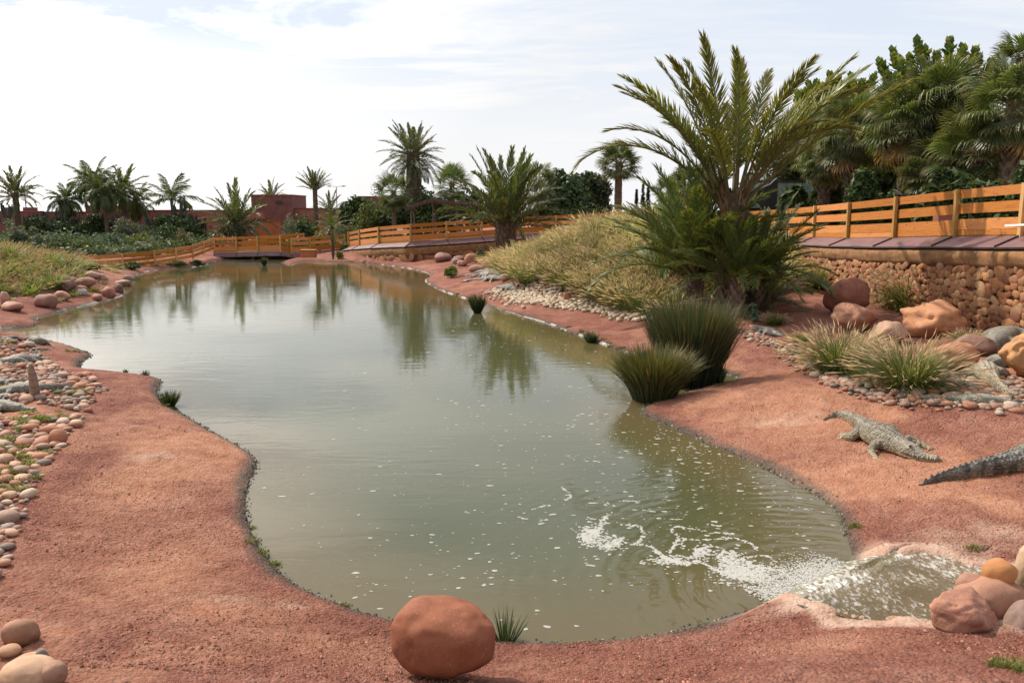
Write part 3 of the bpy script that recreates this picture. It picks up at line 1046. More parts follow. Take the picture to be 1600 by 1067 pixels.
# pale crust at the water line of the far banks: a low lip
mb = MB()
sel = [k for k in range(len(POND)) if POND[k][1] > 20 and not (POND[k][0] < -7 and POND[k][1] < 31) and POND[k][0] > -30 and POND[k][1] < 72]
ctr = POND.mean(0)
for k in sel:
    k2 = (k + 1) % len(POND)
    if ln[k] > 4:
        continue
    m_ = max(1, int(ln[k] / .5))
    for q_ in range(m_):
        if rng.uniform() < .38:
            continue
        a = POND[k] + seg[k] * (q_ / m_)
        b_ = POND[k] + seg[k] * ((q_ + 1) / m_)
        n_ = np.array((-seg[k][1], seg[k][0])) / ln[k]
        o1 = .06 + .05 * rng.uniform(-1, 1)
        s_ = 1 if sdist(np.array([a[0] + n_[0] * .2]), np.array([a[1] + n_[1] * .2]), POND)[0] > 0 else -1
        W = .012 + .022 * rng.uniform()
        z0 = .012
        p = [a, b_, b_ + s_ * n_ * o1, a + s_ * n_ * o1]
        Vv = [(*p[0], 0), (*p[1], 0), (*p[2], h1(*p[2]) + .02), (*p[3], h1(*p[3]) + .02)]
        Vv += [(p[0][0], p[0][1], W * .6), (p[1][0], p[1][1], W * .6)]
        g0 = rng.uniform(.20, .42)
        mb.add(Vv, q=[(4, 5, 2, 3), (0, 1, 5, 4)], c=(g0, g0 * .93, g0 * .82))
g_ = mb.build('shore_crust', M['cobble_mass'])
tag(g_, 'pale crust along the far water line', kind='stuff')

# ------------------------------------------------------------------ walkway: fence, overhang sheet, stone wall
UNIT = None


def unit_cube():
    global UNIT
    if UNIT is None:
        mb_ = MB()
        mb_.box((0, 0, 0), (1, 1, 1))
        UNIT = mb_
    return UNIT


_cubes = {}


def beam(name, mat, parent, a, b, th, ht, up=(0, 0, 1)):
    """a squared length of timber from a to b, sharing one mesh per material"""
    if mat not in _cubes:
        _cubes[mat] = unit_cube().mesh('timber_' + mat, M[mat])
    a, b = Vector(a), Vector(b)
    d = b - a
    L_ = d.length
    x = d / L_
    y = Vector(up).cross(x).normalized()
    z = x.cross(y)
    o = link(name, _cubes[mat], parent)
    m_ = Matrix((x, y, z)).transposed().to_4x4()
    w_ = Matrix.Translation((a + b) / 2) @ m_ @ Matrix.Diagonal((L_, th, ht, 1))
    if parent is not None:
        w_ = Matrix.Translation(-parent.location) @ w_
    o.matrix_basis = w_
    return o


BOARDS4 = ((.805, .995), (.47, .685), (.125, .355), (.005, .120))
BOARDS3 = ((.72, .99), (.37, .62), (.02, .27))


def fence(name, label, pts, side, boards, height, post=.10, cleat=True):
    """pts: list of (x, y, z of the foot); side: +1 when the pond lies to the left of the running direction"""
    base = pts[len(pts) // 2]
    t = thing(name, base, label, 'fence')
    for k, p in enumerate(pts):
        a = Vector(p)
        q = Vector(pts[min(k + 1, len(pts) - 1)]) - Vector(pts[max(k - 1, 0)])
        nrm = Vector((-q.y, q.x, 0)).normalized() * side
        f = a + nrm * (.02 + post / 2)
        beam('post', 'post', t, f + Vector((0, 0, -.12)), f + Vector((0, 0, height + .015)), post * .8, post, up=nrm.cross(Vector((0, 0, 1))))
        if cleat:
            for lo, hi in boards:
                m_ = (lo + hi) / 2 * height
                c = a + q.normalized() * post * .9 + nrm * .035
                beam('cleat', 'post', t, c + Vector((0, 0, m_ - .07)), c + Vector((0, 0, m_ + .07)), .05, post * .7, up=nrm.cross(Vector((0, 0, 1))))
    for k in range(len(pts) - 1):
        a, b_ = Vector(pts[k]), Vector(pts[k + 1])
        for lo, hi in boards:
            j = random.uniform(-.008, .008)
            z = (lo + hi) / 2 * height + j
            beam('board', 'board', t, a + Vector((0, 0, z)), b_ + Vector((0, 0, z + random.uniform(-.006, .006))) - (b_ - a).normalized() * .006, .035, (hi - lo) * height)
    return t


def fp(px, py_top, py_bot, hgt=None, D=None):
    D = D if D else 1.5 * F_PX / (py_bot - py_top)
    p = PD(px, py_bot, D)
    return (p[0], p[1], p[2])


right_pts = []
for px, D, top in ((1890, 18.8, 253), (1735, 21.6, 271), (1606, 24.6, 286.5), (1500, 27.8, 297), (1404, 31.6, 308), (1330, 36.0, 316.5), (1276, 40.8, 322), (1233, 45.6, 326), (1196, 50.5, 329), (1160, 55.5, 331)):
    p = PD(px, top, D)
    right_pts.append((p[0], p[1], p[2] - 1.5))
far_pts = []
for px, D, top in ((1010, 80, 331), (955, 78.5, 333), (905, 77, 335), (868, 75.7, 337), (812, 74, 338.8), (752, 72.4, 343), (697, 71, 346.5), (642, 70, 350), (592, 74.5, 354.5), (562, 80, 359), (545, 84, 362.5)):
    p = PD(px, top, D)
    far_pts.append((p[0], p[1], p[2] - 1.48))
fence('board_fence', 'long orange board fence on the raised walkway above the sunlit stone wall', right_pts, 1, BOARDS4, 1.5, .14)
fence('board_fence', 'orange board fence running down the ramp behind the stubby date palm', far_pts, 1, BOARDS4, 1.48, .13)
bridge_pts = []
for px, D, top in ((334, 79, 371), (369, 78.6, 370), (402, 78.3, 369), (437, 78, 368), (453, 79, 371.5), (483, 82, 370.5), (537, 85, 366)):
    p = PD(px, top, D)
    bridge_pts.append((p[0], p[1], p[2] - 1.42))
fence('bridge_railing', 'orange board railing on the footbridge at the far end of the pond', bridge_pts, -1, BOARDS4, 1.42, .14, False)
left_pts = []
for px, D, top in ((60, 60, 405.5), (105, 61, 402), (134, 62, 400), (190, 63.5, 396.5), (240, 65, 391.5), (273, 67, 387), (299, 70, 383), (316, 74, 377.5), (333, 78.5, 372)):
    p = PD(px, top, D)
    left_pts.append((p[0], p[1], p[2] - 1.08))
fence('low_rail_fence', 'low orange rail fence at the foot of the grassy mound beside the garden', left_pts, -1, BOARDS3, 1.06, .12, False)
back_pts = []
for px, D, top in ((380, 92, 367), (415, 93, 365.5), (440, 94, 364), (462, 95, 362), (474, 95.5, 361.5)):
    p = PD(px, top, D)
    back_pts.append((p[0], p[1], p[2] - 1.3))
fence('back_railing', 'short orange railing rising behind the footbridge railing', back_pts, -1, BOARDS3, 1.1, .12, False)


def offset_line(pts, side, off):
    P_ = np.array(pts)
    T_ = np.gradient(P_[:, :2], axis=0)
    T_ /= np.linalg.norm(T_, axis=1)[:, None]
    N_ = np.stack((-T_[:, 1], T_[:, 0]), 1) * side
    return np.c_[P_[:, :2] + N_ * off, P_[:, 2]], N_


def walkway(pts, side, label_deck, label_sheet, sheet_drop, out_w, deck_w=2.6):
    P_ = np.array(pts)
    back, N_ = offset_line(pts, side, -deck_w)
    dk = thing('walkway_deck', pts[len(pts) // 2], label_deck, 'walkway')
    for k in range(len(P_) - 1):
        mb_ = MB()
        a, b_, c, d = P_[k], P_[k + 1], back[k + 1], back[k]
        e = np.array((N_[k][0], N_[k][1], 0)) * .05
        top = [a + e, b_ + e, c, d]
        V_ = [v - (0, 0, .01) for v in top] + [v - (0, 0, .16) for v in top]
        o0 = np.array(pts[len(pts) // 2])
        mb_.add([v - o0 for v in V_], q=[(0, 1, 2, 3), (7, 6, 5, 4), (0, 4, 5, 1), (1, 5, 6, 2), (2, 6, 7, 3), (3, 7, 4, 0)])
        mb_.build('deck_panel', M['old_wood'], dk)
    # sloping sheet that keeps the animals from climbing out
    lo, _ = offset_line(pts, side, out_w)
    hi, _ = offset_line(pts, side, .07)
    sh = thing('overhang_sheet', pts[len(pts) // 2], label_sheet, 'barrier')
    o0 = np.array(pts[len(pts) // 2])
    for k in range(len(P_) - 1):
        mb_ = MB()
        a, b_ = hi[k] + (0, 0, -.03), hi[k + 1] + (0, 0, -.03)
        c, d = lo[k + 1] - (0, 0, sheet_drop), lo[k] - (0, 0, sheet_drop)
        g = (b_ - a) * .004
        V_ = [a + g, b_ - g, c - g, d + g]
        V_ = V_ + [v - (0, 0, .02) for v in V_]
        mb_.add([v - o0 for v in V_], q=[(0, 1, 2, 3), (7, 6, 5, 4), (0, 4, 5, 1), (1, 5, 6, 2), (2, 6, 7, 3), (3, 7, 4, 0)])
        mb_.build('sheet_panel', M['sheet'], sh)
        A, B = Vector(hi[k]) + Vector((0, 0, .0)), Vector(lo[k]) - Vector((0, 0, sheet_drop - .03))
        beam('strut', 'dark_metal', sh, A, B, .06, .05)
        m1 = Vector(lo[k] * .72 + lo[k + 1] * .28) - Vector((0, 0, sheet_drop - .02))
        m2 = Vector(lo[k] * .5 + lo[k + 1] * .5) - Vector((0, 0, sheet_drop - .02))
        beam('edge_clip', 'dark_metal', sh, m1 + (Vector(hi[k]) - Vector(lo[k])) * .1, m2 + (Vector(hi[k]) - Vector(lo[k])) * .1, .05, .03)
        beam('edge_rail', 'dark_metal', sh, Vector(lo[k]) - Vector((0, 0, sheet_drop + .03)), Vector(lo[k + 1]) - Vector((0, 0, sheet_drop + .03)), .04, .05)


walkway(right_pts, 1, 'raised timber walkway behind the long orange board fence', 'brown sloping sheet over the sunlit stone wall, with dark struts', .36, .85)
walkway(far_pts, 1, 'timber ramp behind the stubby date palm', 'purple-brown sloping sheet below the ramp fence, with dark struts', .38, .85)
walkway([(*p[:2], p[2]) for p in bridge_pts], -1, 'footbridge deck at the far end of the pond', 'dark edge sheet under the footbridge railing', .45, .20)

STONE = []
for k in range(7):
    V_, T_ = ICO[2]
    V_ = V_ * (1 + .34 * noise3(V_ + k * 9.1, 1.5, 40 + k)[:, None])
    V_ = np.sign(V_) * np.abs(V_) ** .78
    STONE.append(mesh_from('wall_stone', V_, None, T_, np.zeros((0, 4), int), np.zeros(len(T_)), M['rock'], True))


def stone_wall(name, label, pts, side, top_drop, band_h, foot, off, size, limit, max_len=1e9):
    P_, N_ = offset_line(pts, side, off)
    seg_ = np.linalg.norm(np.diff(P_[:, :2], axis=0), axis=1)
    cum = np.concatenate(([0], np.cumsum(seg_)))
    at = lambda s: (np.interp(s, cum, P_[:, 0]), np.interp(s, cum, P_[:, 1]), np.interp(s, cum, P_[:, 2]) - top_drop)
    nat = lambda s: np.array((np.interp(s, cum, N_[:, 0]), np.interp(s, cum, N_[:, 1])))
    mid_ = at(cum[-1] / 2)
    ft = lambda s: np.interp(s, cum, foot) if hasattr(foot, '__len__') else foot
    org = np.array((mid_[0], mid_[1], ft(cum[-1] / 2)))
    t = thing(name, org, label, 'wall')
    n_ = int(cum[-1] / 1.2) + 2
    S_ = np.linspace(0, cum[-1], n_)
    # backing of earth mortar
    mb_ = MB()
    V_ = []
    for s in S_:
        x, y, z = at(s)
        nn_ = nat(s)
        V_ += [(x - nn_[0] * .03, y - nn_[1] * .03, z - band_h * .5), (x - nn_[0] * .03, y - nn_[1] * .03, ft(s) - .6), (x - nn_[0] * .5, y - nn_[1] * .5, z - band_h * .5), (x - nn_[0] * .5, y - nn_[1] * .5, ft(s) - .6)]
    V_ = np.array(V_) - org
    qs = []
    for k in range(n_ - 1):
        a = k * 4
        qs += [(a, a + 4, a + 5, a + 1), (a + 2, a + 3, a + 7, a + 6), (a, a + 2, a + 6, a + 4)]
    qs += [(0, 1, 3, 2), (n_ * 4 - 4, n_ * 4 - 2, n_ * 4 - 1, n_ * 4 - 3)]
    mb_.add(V_, q=qs)
    mb_.build('mortar_backing', M['mortar'], t)
    # rounded coping of earth and straw along the top
    mb_ = MB()
    kk = 9
    n2_ = int(cum[-1] / .22) + 2
    V_ = []
    for s in np.linspace(0, cum[-1], n2_):
        x, y, z = at(s)
        nn_ = nat(s)
        for a in range(kk):
            u = a / (kk - 1)
            dz = -band_h * u
            o = .03 + .10 * math.sin(math.pi * (u ** .7)) + .018 * noise2([s], [u * 3], 2.0, 61)[0] + .012 * noise2([s], [u * 3], 7.0, 62)[0]
            if a == 0:
                o = -.45
            if a == kk - 1:
                o = -.05
            V_.append((x + nn_[0] * o, y + nn_[1] * o, z + dz + .02 * noise2([s], [0], 1.5, 63)[0] * (a > 3)))
    mb_.add(np.array(V_) - org, q=[(a * kk + b_, (a + 1) * kk + b_, (a + 1) * kk + b_ + 1, a * kk + b_ + 1) for a in range(n2_ - 1) for b_ in range(kk - 1)])
    mb_.build('earth_coping', M['band'], t, True)
    # rubble stones, biggest in view as parts, the rest joined
    items = []
    s = 0.1
    row_h = size * .62
    zmax = band_h
    n_rows = 27
    for r_ in range(n_rows):
        s = random.uniform(0, size)
        while s < cum[-1]:
            w = size * random.choice((.4, .55, .75, .9, 1.0, 1.3, 1.6)) * random.uniform(.85, 1.15)
            x, y, z = at(s + w / 2)
            zc = z - band_h - row_h * (r_ + .45) + random.uniform(-.22, .22) * size
            if zc > ft(s) - .12:
                items.append((s + w / 2, zc, w * .53, row_h * random.uniform(.40, .72) * (1.25 if w > size else 1)))
            s += w * .93
    recs = []
    for s, zc, w, h in items:
        x, y, _z = at(s)
        nn_ = nat(s)
        ppx, ppy = project(np.array([[x, y, zc]]))
        vis = 1.0 if (-20 < ppx[0] < 1620) else .05
        recs.append((vis * w * h / (y * y), s, zc, w, h, x, y, nn_))
    recs.sort(key=lambda r: -r[0])
    pal_ = [(.42, .19, .075), (.47, .245, .11), (.36, .145, .06), (.40, .185, .085), (.31, .115, .05), (.50, .285, .14), (.39, .165, .055)]
    mass = MB()
    for k, (_, s, zc, w, h, x, y, nn_) in enumerate(recs):
        o_ = random.uniform(.0, .05)
        tl = random.uniform(-.5, .5)
        tx = np.array((nn_[1], -nn_[0], 0))
        n3 = np.array((nn_[0], nn_[1], 0))
        up = np.array((0, 0, 1.0))
        ca_, sa_ = math.cos(tl), math.sin(tl)
        B_ = np.stack(((tx * ca_ + up * sa_) * w, n3 * random.uniform(.045, .085), (up * ca_ - tx * sa_) * h), 1)
        p = np.array((x, y, zc)) + n3 * o_ - org
        c = np.array(random.choice(pal_)) * random.uniform(.75, 1.2)
        si = random.randrange(7)
        if k < limit:
            o = link('stone', STONE[si], t)
            mm = np.eye(4)
            mm[:3, :3] = B_
            mm[:3, 3] = p
            o.matrix_basis = Matrix(mm.tolist())
            o.color = (*c, 1)
        else:
            me = STONE[si]
            vv = np.empty(len(me.vertices) * 3)
            me.vertices.foreach_get('co', vv)
            mass.add(vv.reshape(-1, 3) @ B_.T + p, t=ICO[2][1], c=c * .9)
    if mass.n:
        o = mass.build('rubble_stones', M['cobble_mass'], t, True)
        tag(o, kind='stuff')
    return t


rw = right_pts[:9]
stone_wall('stone_wall', 'sunlit rubble stone wall below the raised walkway, with a rounded earth top', rw, 1, .40, .58, [h1(p[0] - .8, p[1]) for p in rw], .72, .34, 300)
fw = far_pts[3:]
stone_wall('stone_wall', 'shaded rubble stone wall under the ramp at the far end of the pond', fw, 1, .42, .75, [h1(p[0], p[1] - .9) for p in fw], .72, .7, 160)
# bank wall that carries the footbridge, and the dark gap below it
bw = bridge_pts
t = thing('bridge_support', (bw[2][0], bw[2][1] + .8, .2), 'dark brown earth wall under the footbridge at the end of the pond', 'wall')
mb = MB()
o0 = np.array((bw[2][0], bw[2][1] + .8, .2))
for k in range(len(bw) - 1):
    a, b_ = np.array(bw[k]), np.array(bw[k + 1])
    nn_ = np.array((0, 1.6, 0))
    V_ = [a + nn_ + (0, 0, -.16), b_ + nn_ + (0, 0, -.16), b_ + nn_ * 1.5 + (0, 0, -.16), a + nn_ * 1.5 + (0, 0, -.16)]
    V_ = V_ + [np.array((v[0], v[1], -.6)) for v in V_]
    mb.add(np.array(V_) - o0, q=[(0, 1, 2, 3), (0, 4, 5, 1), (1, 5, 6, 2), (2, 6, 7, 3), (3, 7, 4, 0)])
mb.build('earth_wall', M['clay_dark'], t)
for px in (340, 400, 452, 500):
    p = G(px, 394, .6)
    b_ = np.array((np.interp(px, [334, 537], [bw[0][0], bw[-1][0]]), np.interp(px, [334, 437, 537], [79, 78.3, 85]) + .4, .5))
    beam('pile', 'old_wood', t, (b_[0], b_[1], -.5), (b_[0], b_[1], .75), .22, .22, up=(0, 1, 0))

# ------------------------------------------------------------------ buildings and garden walls far behind
def block(name, label, x0, x1, top, D, depth, mat, cat='wall', base=.3, merlon=False):
    a, b_ = PD(x0, top, D), PD(x1, top, D)
    cx, w, zt = (a[0] + b_[0]) / 2, abs(b_[0] - a[0]), a[2]
    t = thing(name, (cx, D, base), label, cat)
    h = zt - base
    mb_ = MB()
    nx = max(2, int(w / 2.5))
    # a wall body with slightly uneven, hand-rendered faces
    mb_.box((0, depth / 2, h / 2), (w, depth, h))
    mb_.build('wall_body', M[mat], t)
    mb_ = MB()
    mb_.box((0, depth / 2, h + .06), (w + .16, depth + .16, .12))
    mb_.build('coping', M['clay_dark' if mat != 'clay_dark' else 'clay'], t)
    if merlon:
        for k in range(nx):
            mb_ = MB()
            mb_.box((-w / 2 + (k + .5) * w / nx, depth / 2, h + .35), (w / nx * .55, depth * .9, .46))
            mb_.build('merlon', M[mat], t)
    return t, h, w


block('garden_wall', 'red-brown garden wall behind the dark cactus hedge at the left edge', -40, 62, 331, 112, .8, 'clay_dark', merlon=True)
block('garden_wall', 'red-brown garden wall between the cactus hedge and the low date palm', 60, 136, 332, 113, .7, 'clay_dark')
block('gate_tower', 'small red-brown tower behind the feathery palms', 133, 172, 322.5, 112, 3, 'clay_dark', 'tower')
block('garden_wall', 'long red clay garden wall behind the footbridge', 168, 411, 329.5, 114, .8, 'clay')
t_, h_, w_ = block('clay_building', 'flat-roofed red-brown clay building behind the footbridge', 392, 456, 305.5, 117, 8, 'clay_dark', 'building')
mb = MB(); mb.box((w_ * .18, -.02, h_ - 1.0), (.9, .1, .5)); mb.build('vent', M['dark_metal'], t_)
block('garden_wall', 'red clay garden wall right of the clay building', 457, 570, 326.5, 118, .8, 'clay')
t_, h_, w_ = block('clay_building', 'low brown clay block behind the yellow-green bushes', 559, 600, 308, 122, 6, 'clay_dark', 'building')
mb = MB(); mb.box((-w_ * .1, -.02, h_ - 1.0), (1.2, .1, .5)); mb.build('vent', M['dark_metal'], t_)
block('orange_wall', 'bright orange wall panel between low palm and the footbridge', 400, 437, 346, 102, .4, 'orange_clay')
t = thing('hatch_box', G(480, 403, .45), 'orange-brown box with a pale lid at the end of the footbridge', 'box')
mb = MB(); mb.box((0, .5, .32), (1.28, .9, .64)); mb.build('box_body', M['orange_clay'], t)
mb = MB(); mb.box((0, .5, .67), (1.36, .98, .06)); mb.build('lid', M['post'], t)


def lamp_post(px, top, D, label):
    b_ = PD(px, 340, D)
    zt = PD(px, top, D)[2]
    t = thing('lamp_post', (b_[0], D, .3), label, 'lamp post')
    mb_ = MB(); mb_.tube([(0, 0, 0), (0, 0, (zt - .3) * .6), (0, 0, zt - .3)], [.14, .10, .07], 8); mb_.build('pole', M['grey_metal'], t)
    for s in (-1, 1):
        mb_ = MB(); mb_.tube([(0, 0, zt - .4), (s * .5, 0, zt - .25), (s * 1.1, 0, zt - .2)], .04, 6); mb_.build('arm', M['grey_metal'], t)
        mb_ = MB(); mb_.tube([(s * .9, 0, zt - .2), (s * 1.2, 0, zt - .18), (s * 1.7, 0, zt - .2)], [.06, .14, .05], 8); mb_.build('lamp_head', M['grey_metal'], t)


lamp_post(527, 292, 150, 'tall thin two-armed lamp post behind the garden wall, right of the slim palm')
lamp_post(42, 296, 125, 'lamp post beside the date palm at the left edge')

# pergola with a sagging thatch
pe = PD(692, 360, 86)
t = thing('pergola', (pe[0], 86, h1(pe[0], 86)), 'pergola with a sagging dark thatched roof behind the ramp fence', 'pergola')
zb = h1(pe[0], 86)
xs = [PD(px, 320, 86)[0] - pe[0] for px in (640, 695, 752)]
zt = [PD(0, py, 86)[2] - zb for py in (323, 313.5, 318)]
mb = MB()
L_ = spline(np.array([(xs[0], 0, zt[0]), (xs[1] * .6 + xs[0] * .4, 0, zt[1] + .1), (xs[1], 0, zt[1]), (xs[2], 0, zt[2])]), 7)
for k in range(len(L_) - 1):
    V_ = []
    for p in (L_[k], L_[k + 1]):
        for dy in (-1.6, 1.6):
            for dz in (0, -.28 - .08 * random.random()):
                V_.append((p[0], p[1] + dy + random.uniform(-.06, .06), p[2] + dz + random.uniform(-.03, .03)))
    mb.add(V_, q=[(0, 2, 6, 4), (1, 5, 7, 3), (0, 4, 5, 1), (2, 3, 7, 6), (0, 1, 3, 2), (4, 6, 7, 5)])
for _ in range(260):
    u = random.random(); p = L_[int(u * (len(L_) - 1))]
    x, y = p[0] + random.uniform(-.3, .3), random.choice((-1.6, 1.6)) + random.uniform(-.1, .1)
    mb.add([(x - .03, y, p[2]), (x + .03, y, p[2]), (x + random.uniform(-.1, .1), y * 1.05, p[2] - random.uniform(.3, .65))], t=[(0, 1, 2)])
mb.build('thatch_roof', M['thatch'], t)
for fx in (.04, .34, .66, .96):
    for dy in (-1.3, 1.3):
        x = xs[0] + (xs[2] - xs[0]) * fx
        mb = MB(); mb.tube([(x, dy, 0), (x + .03, dy, 1.5), (x, dy, np.interp(x, L_[:, 0], L_[:, 2]) - .2)], [.09, .08, .07], 7, (.8, .7, .6)); mb.build('pole', M['bark'], t)

# glass screen and the dark curved board beyond the walkway
D = 54.0
zg = h1(*PD(1215, 300, D)[:2])
t = thing('glass_screen', (PD(1218, 300, D)[0], D, 2.2), 'glass screen with a dark top rail behind the big date palm', 'screen')
gm, gnt, gb, gout = newmat('tinted_glass')
gb.inputs['Base Color'].default_value = (.30, .40, .38, 1)
gb.inputs['Roughness'].default_value = .03
gb.inputs['Alpha'].default_value = .30
M['glass'] = gm
o0 = np.array((PD(1218, 300, D)[0], D, 2.2))
for a, b_ in ((1164, 1213), (1215, 1270)):
    p, q_ = PD(a, 286, D) - o0, PD(b_, 325, D) - o0
    mb = MB(); mb.box(((p[0] + q_[0]) / 2, 0, (p[2] + q_[2]) / 2), (q_[0] - p[0] - .04, .02, p[2] - q_[2])); mb.build('glass_pane', M['glass'], t)
for px in (1163, 1214, 1271):
    p, q_ = PD(px, 284, D) - o0, PD(px, 340, D) - o0
    beam('upright', 'dark_metal', t, Vector(o0) + Vector((p[0], 0, 0)), Vector(o0) + Vector((p[0], 0, p[2])), .07, .07, up=(0, 1, 0))
p, q_ = PD(1163, 284, D), PD(1271, 284, D)
beam('top_rail', 'dark_metal', t, p, q_, .08, .10)
D = 51.5
out_px = [(1214, 279), (1209, 283), (1203, 289), (1193, 293), (1184, 299), (1180, 306), (1181, 313), (1186, 320), (1193, 330), (1199, 345), (1206, 345), (1211, 330), (1213, 310)]
P_ = np.array([PD(a, b_, D) for a, b_ in out_px])
o0 = np.array((P_[:, 0].mean(), D, P_[:, 2].min()))
P_ = P_ - o0
n_ = len(P_)
mb = MB()
mb.add(np.concatenate((P_ + (0, -.09, 0), P_ + (0, .09, 0), [P_.mean(0) + (0, -.09, 0)], [P_.mean(0) + (0, .09, 0)])),
       q=[(k, k + n_, (k + 1) % n_ + n_, (k + 1) % n_) for k in range(n_)],
       t=[(2 * n_, k, (k + 1) % n_) for k in range(n_)] + [(2 * n_ + 1, (k + 1) % n_ + n_, k + n_) for k in range(n_)])
t = thing('curved_board', o0, 'black board cut in a tail-like curve, standing in front of the glass screen', 'sculpture')
mb.build('board_panel', M['black'], t)
mb = MB(); mb.box((0, .2, -.6), (.12, .12, 1.6)); mb.build('stand', M['dark_metal'], t)
mb = MB(); mb.tube(P_[:5] + (0, -.0, .02), .035, 6); mb.build('edge_trim', M['grey_metal'], t)

# small things on the walkway
p = PD(1497, 327, 30.2)
t = thing('sign_plate', p, 'blue-grey sign plate on a short post behind the second fence post from the right', 'sign')
mb = MB(); mb.box((0, .05, .02), (.52, .04, .26)); mb.build('plate', M['blue'], t)
mb = MB(); mb.box((0, .10, -.6), (.06, .06, 1.4)); mb.build('pole', M['grey_metal'], t)
p = PD(1482, 338, 30.5)
t = thing('crate', p, 'small red-brown crate showing through the fence below the sign plate', 'crate')
mb = MB(); mb.box((0, .3, -.05), (.62, .4, .26)); mb.build('crate_body', M['clay'], t)
mb = MB(); mb.box((0, .3, .095), (.66, .44, .03)); mb.build('lid', M['clay_dark'], t)
p = PD(1585, 352, 24.0)
t = thing('white_rail', p, 'short white rail fixed to the lowest fence boards at the right edge', 'rail')
tv = Vector(right_pts[1]) - Vector(right_pts[2]); tv.normalize()
beam('rail_bar', 'white', t, Vector(p) - tv * .38 , Vector(p) + tv * .75, .06, .06)
beam('bracket', 'grey_metal', t, Vector(p) + Vector((0.02, 0, -.03)), Vector(p) + Vector((.22, 0, -.03)), .05, .03)

# a small bird on a fence post
bp_ = Vector(right_pts[4]) + Vector((-.06, -.02, 1.515))
t = thing('small_bird', bp_, 'small grey-brown bird perched on a fence post', 'bird')
mb = MB()
mb.tube([(.22, .0, .06), (.12, 0, .09), (.05, 0, .12), (-.03, 0, .16), (-.08, 0, .205), (-.11, 0, .235), (-.14, 0, .235), (-.175, 0, .228)], [.012, .03, .055, .065, .05, .036, .022, .004], 10, (1, 1, 1))
mb.build('bird_body', plain_mat('bird_feather', (.16, .14, .13), .8, .25, 20, .1), t, True)
for s in (-.02, .02):
    mb = MB(); mb.tube([(-.01, s, 0), (-.01, s, .06), (.0, s, .11)], [.007, .006, .008], 5); mb.build('leg', M['dark_metal'], t)

# ------------------------------------------------------------------ rocks and cobbles
def boulder(px, pbot, wpx, hpx, c, label, kind='rock', seed=0, rough=.16, sink=.12, depth=.85, ang=0.0, square=1.0, name='boulder', lean=0.0, at=None):
    g = gp(px, pbot) if at is None else np.array(at)
    D = g[1]
    w, h = wpx * D / F_PX / 2, hpx * D / F_PX / 2
    big = hpx > 28
    Vb, Tb = ICO[5 if hpx > 60 else 4 if big else 3]
    S = np.sign(Vb) * np.abs(Vb) ** square
    S = S / np.linalg.norm(S, axis=1).max()
    sc = np.random.default_rng(seed)
    off = sc.uniform(-50, 50, 3)
    r_ = 1 + rough * 1.7 * noise3(Vb + off, .9, seed) + rough * 1.0 * noise3(Vb + off, 2.0, seed + 1)
    if kind != 'rock':
        r_ = r_ + rough * .22 * noise3(Vb + off, 5.5, seed + 2) - rough * .35 * sstep(.45, .7, noise3(Vb + off, 3.6, seed + 4))
    if kind == 'rock':
        r_ = r_ + rough * .65 * noise3(Vb + off, 4.5, seed + 2) + rough * .35 * noise3(Vb + off, 10.0, seed + 3)
        # a few broken planes
        for _ in range(7):
            n_ = sc.normal(size=3)
            n_ /= np.linalg.norm(n_)
            k = S @ n_
            cut = sc.uniform(.52, .78)
            r_ = np.where(k * r_ > cut, r_ * (.25 + .75 * cut / np.maximum(k * r_, 1e-6)), r_)
    P = S * r_[:, None]
    P = P - (P.max(0) + P.min(0)) / 2
    P = P / ((P.max(0) - P.min(0)) / 2)
    P = P * np.array((w, w * depth, h * (1 + sink)))
    ca_, sa_ = math.cos(lean), math.sin(lean)
    P = P @ np.array(((ca_, 0, -sa_), (0, 1, 0), (sa_, 0, ca_))).T
    ca_, sa_ = math.cos(ang), math.sin(ang)
    P = P @ np.array(((ca_, -sa_, 0), (sa_, ca_, 0), (0, 0, 1))).T
    mb_ = MB()
    mb_.add(P, t=Tb)
    o = mb_.build(name, M[kind], None, True)
    o.location = (g[0], g[1] + w * depth * .75, g[2] + h * (1 - sink))
    o.color = (*c, 1)
    return tag(o, label, 'boulder' if hpx > 20 else 'rock')


RED, PINK, TAN, OCH, BRN, GRY = (.40, .165, .085), (.44, .22, .15), (.50, .30, .18), (.52, .25, .10), (.27, .115, .08), (.25, .22, .20)
# foreground
boulder(689, 1066, 182, 120, (.27, .082, .034), 'big smooth round orange-red boulder on the near bank beside the pond', 'smooth_rock', 3, .085, .06, .8, square=.80, lean=-.07)
boulder(25, 1013, 66, 46, (.32, .155, .09), 'smooth brown oval stone at the left edge above the pile of smaller stones', 'smooth_rock', 21, .07, .1, .7)
boulder(62, 1046, 27, 30, (.20, .18, .165), 'small grey knobbly stone beside the tan stones in the left corner', 'rock', 22, .1)
boulder(10, 1030, 36, 20, (.45, .25, .14), 'thin pale orange stone under the brown oval stone at the left edge', 'smooth_rock', 23, .06)
boulder(30, 1052, 66, 26, (.46, .26, .15), 'long sloping tan stone in the left corner', 'smooth_rock', 24, .06, lean=.25)
boulder(32, 1084, 92, 44, (.50, .31, .19), 'broad sandy stone at the bottom left corner', 'smooth_rock', 25, .06)
boulder(75, 1078, 48, 40, (.36, .20, .13), 'rounded brown stone right of the broad sandy stone at the bottom left', 'smooth_rock', 26, .07)


def boulder_at(px, py, wpx, hpx, D, *a, **k):
    """a boulder whose middle is seen at a pixel, D metres away"""
    dep = k.get('depth', .85)
    w, h = wpx * D / F_PX / 2, hpx * D / F_PX / 2
    sink = .1
    c = PD(px, py, D)
    return boulder(0, 0, wpx, hpx, *a, sink=sink, at=(c[0], D - w * dep * .75, c[2] - h * (1 - sink)), **k)


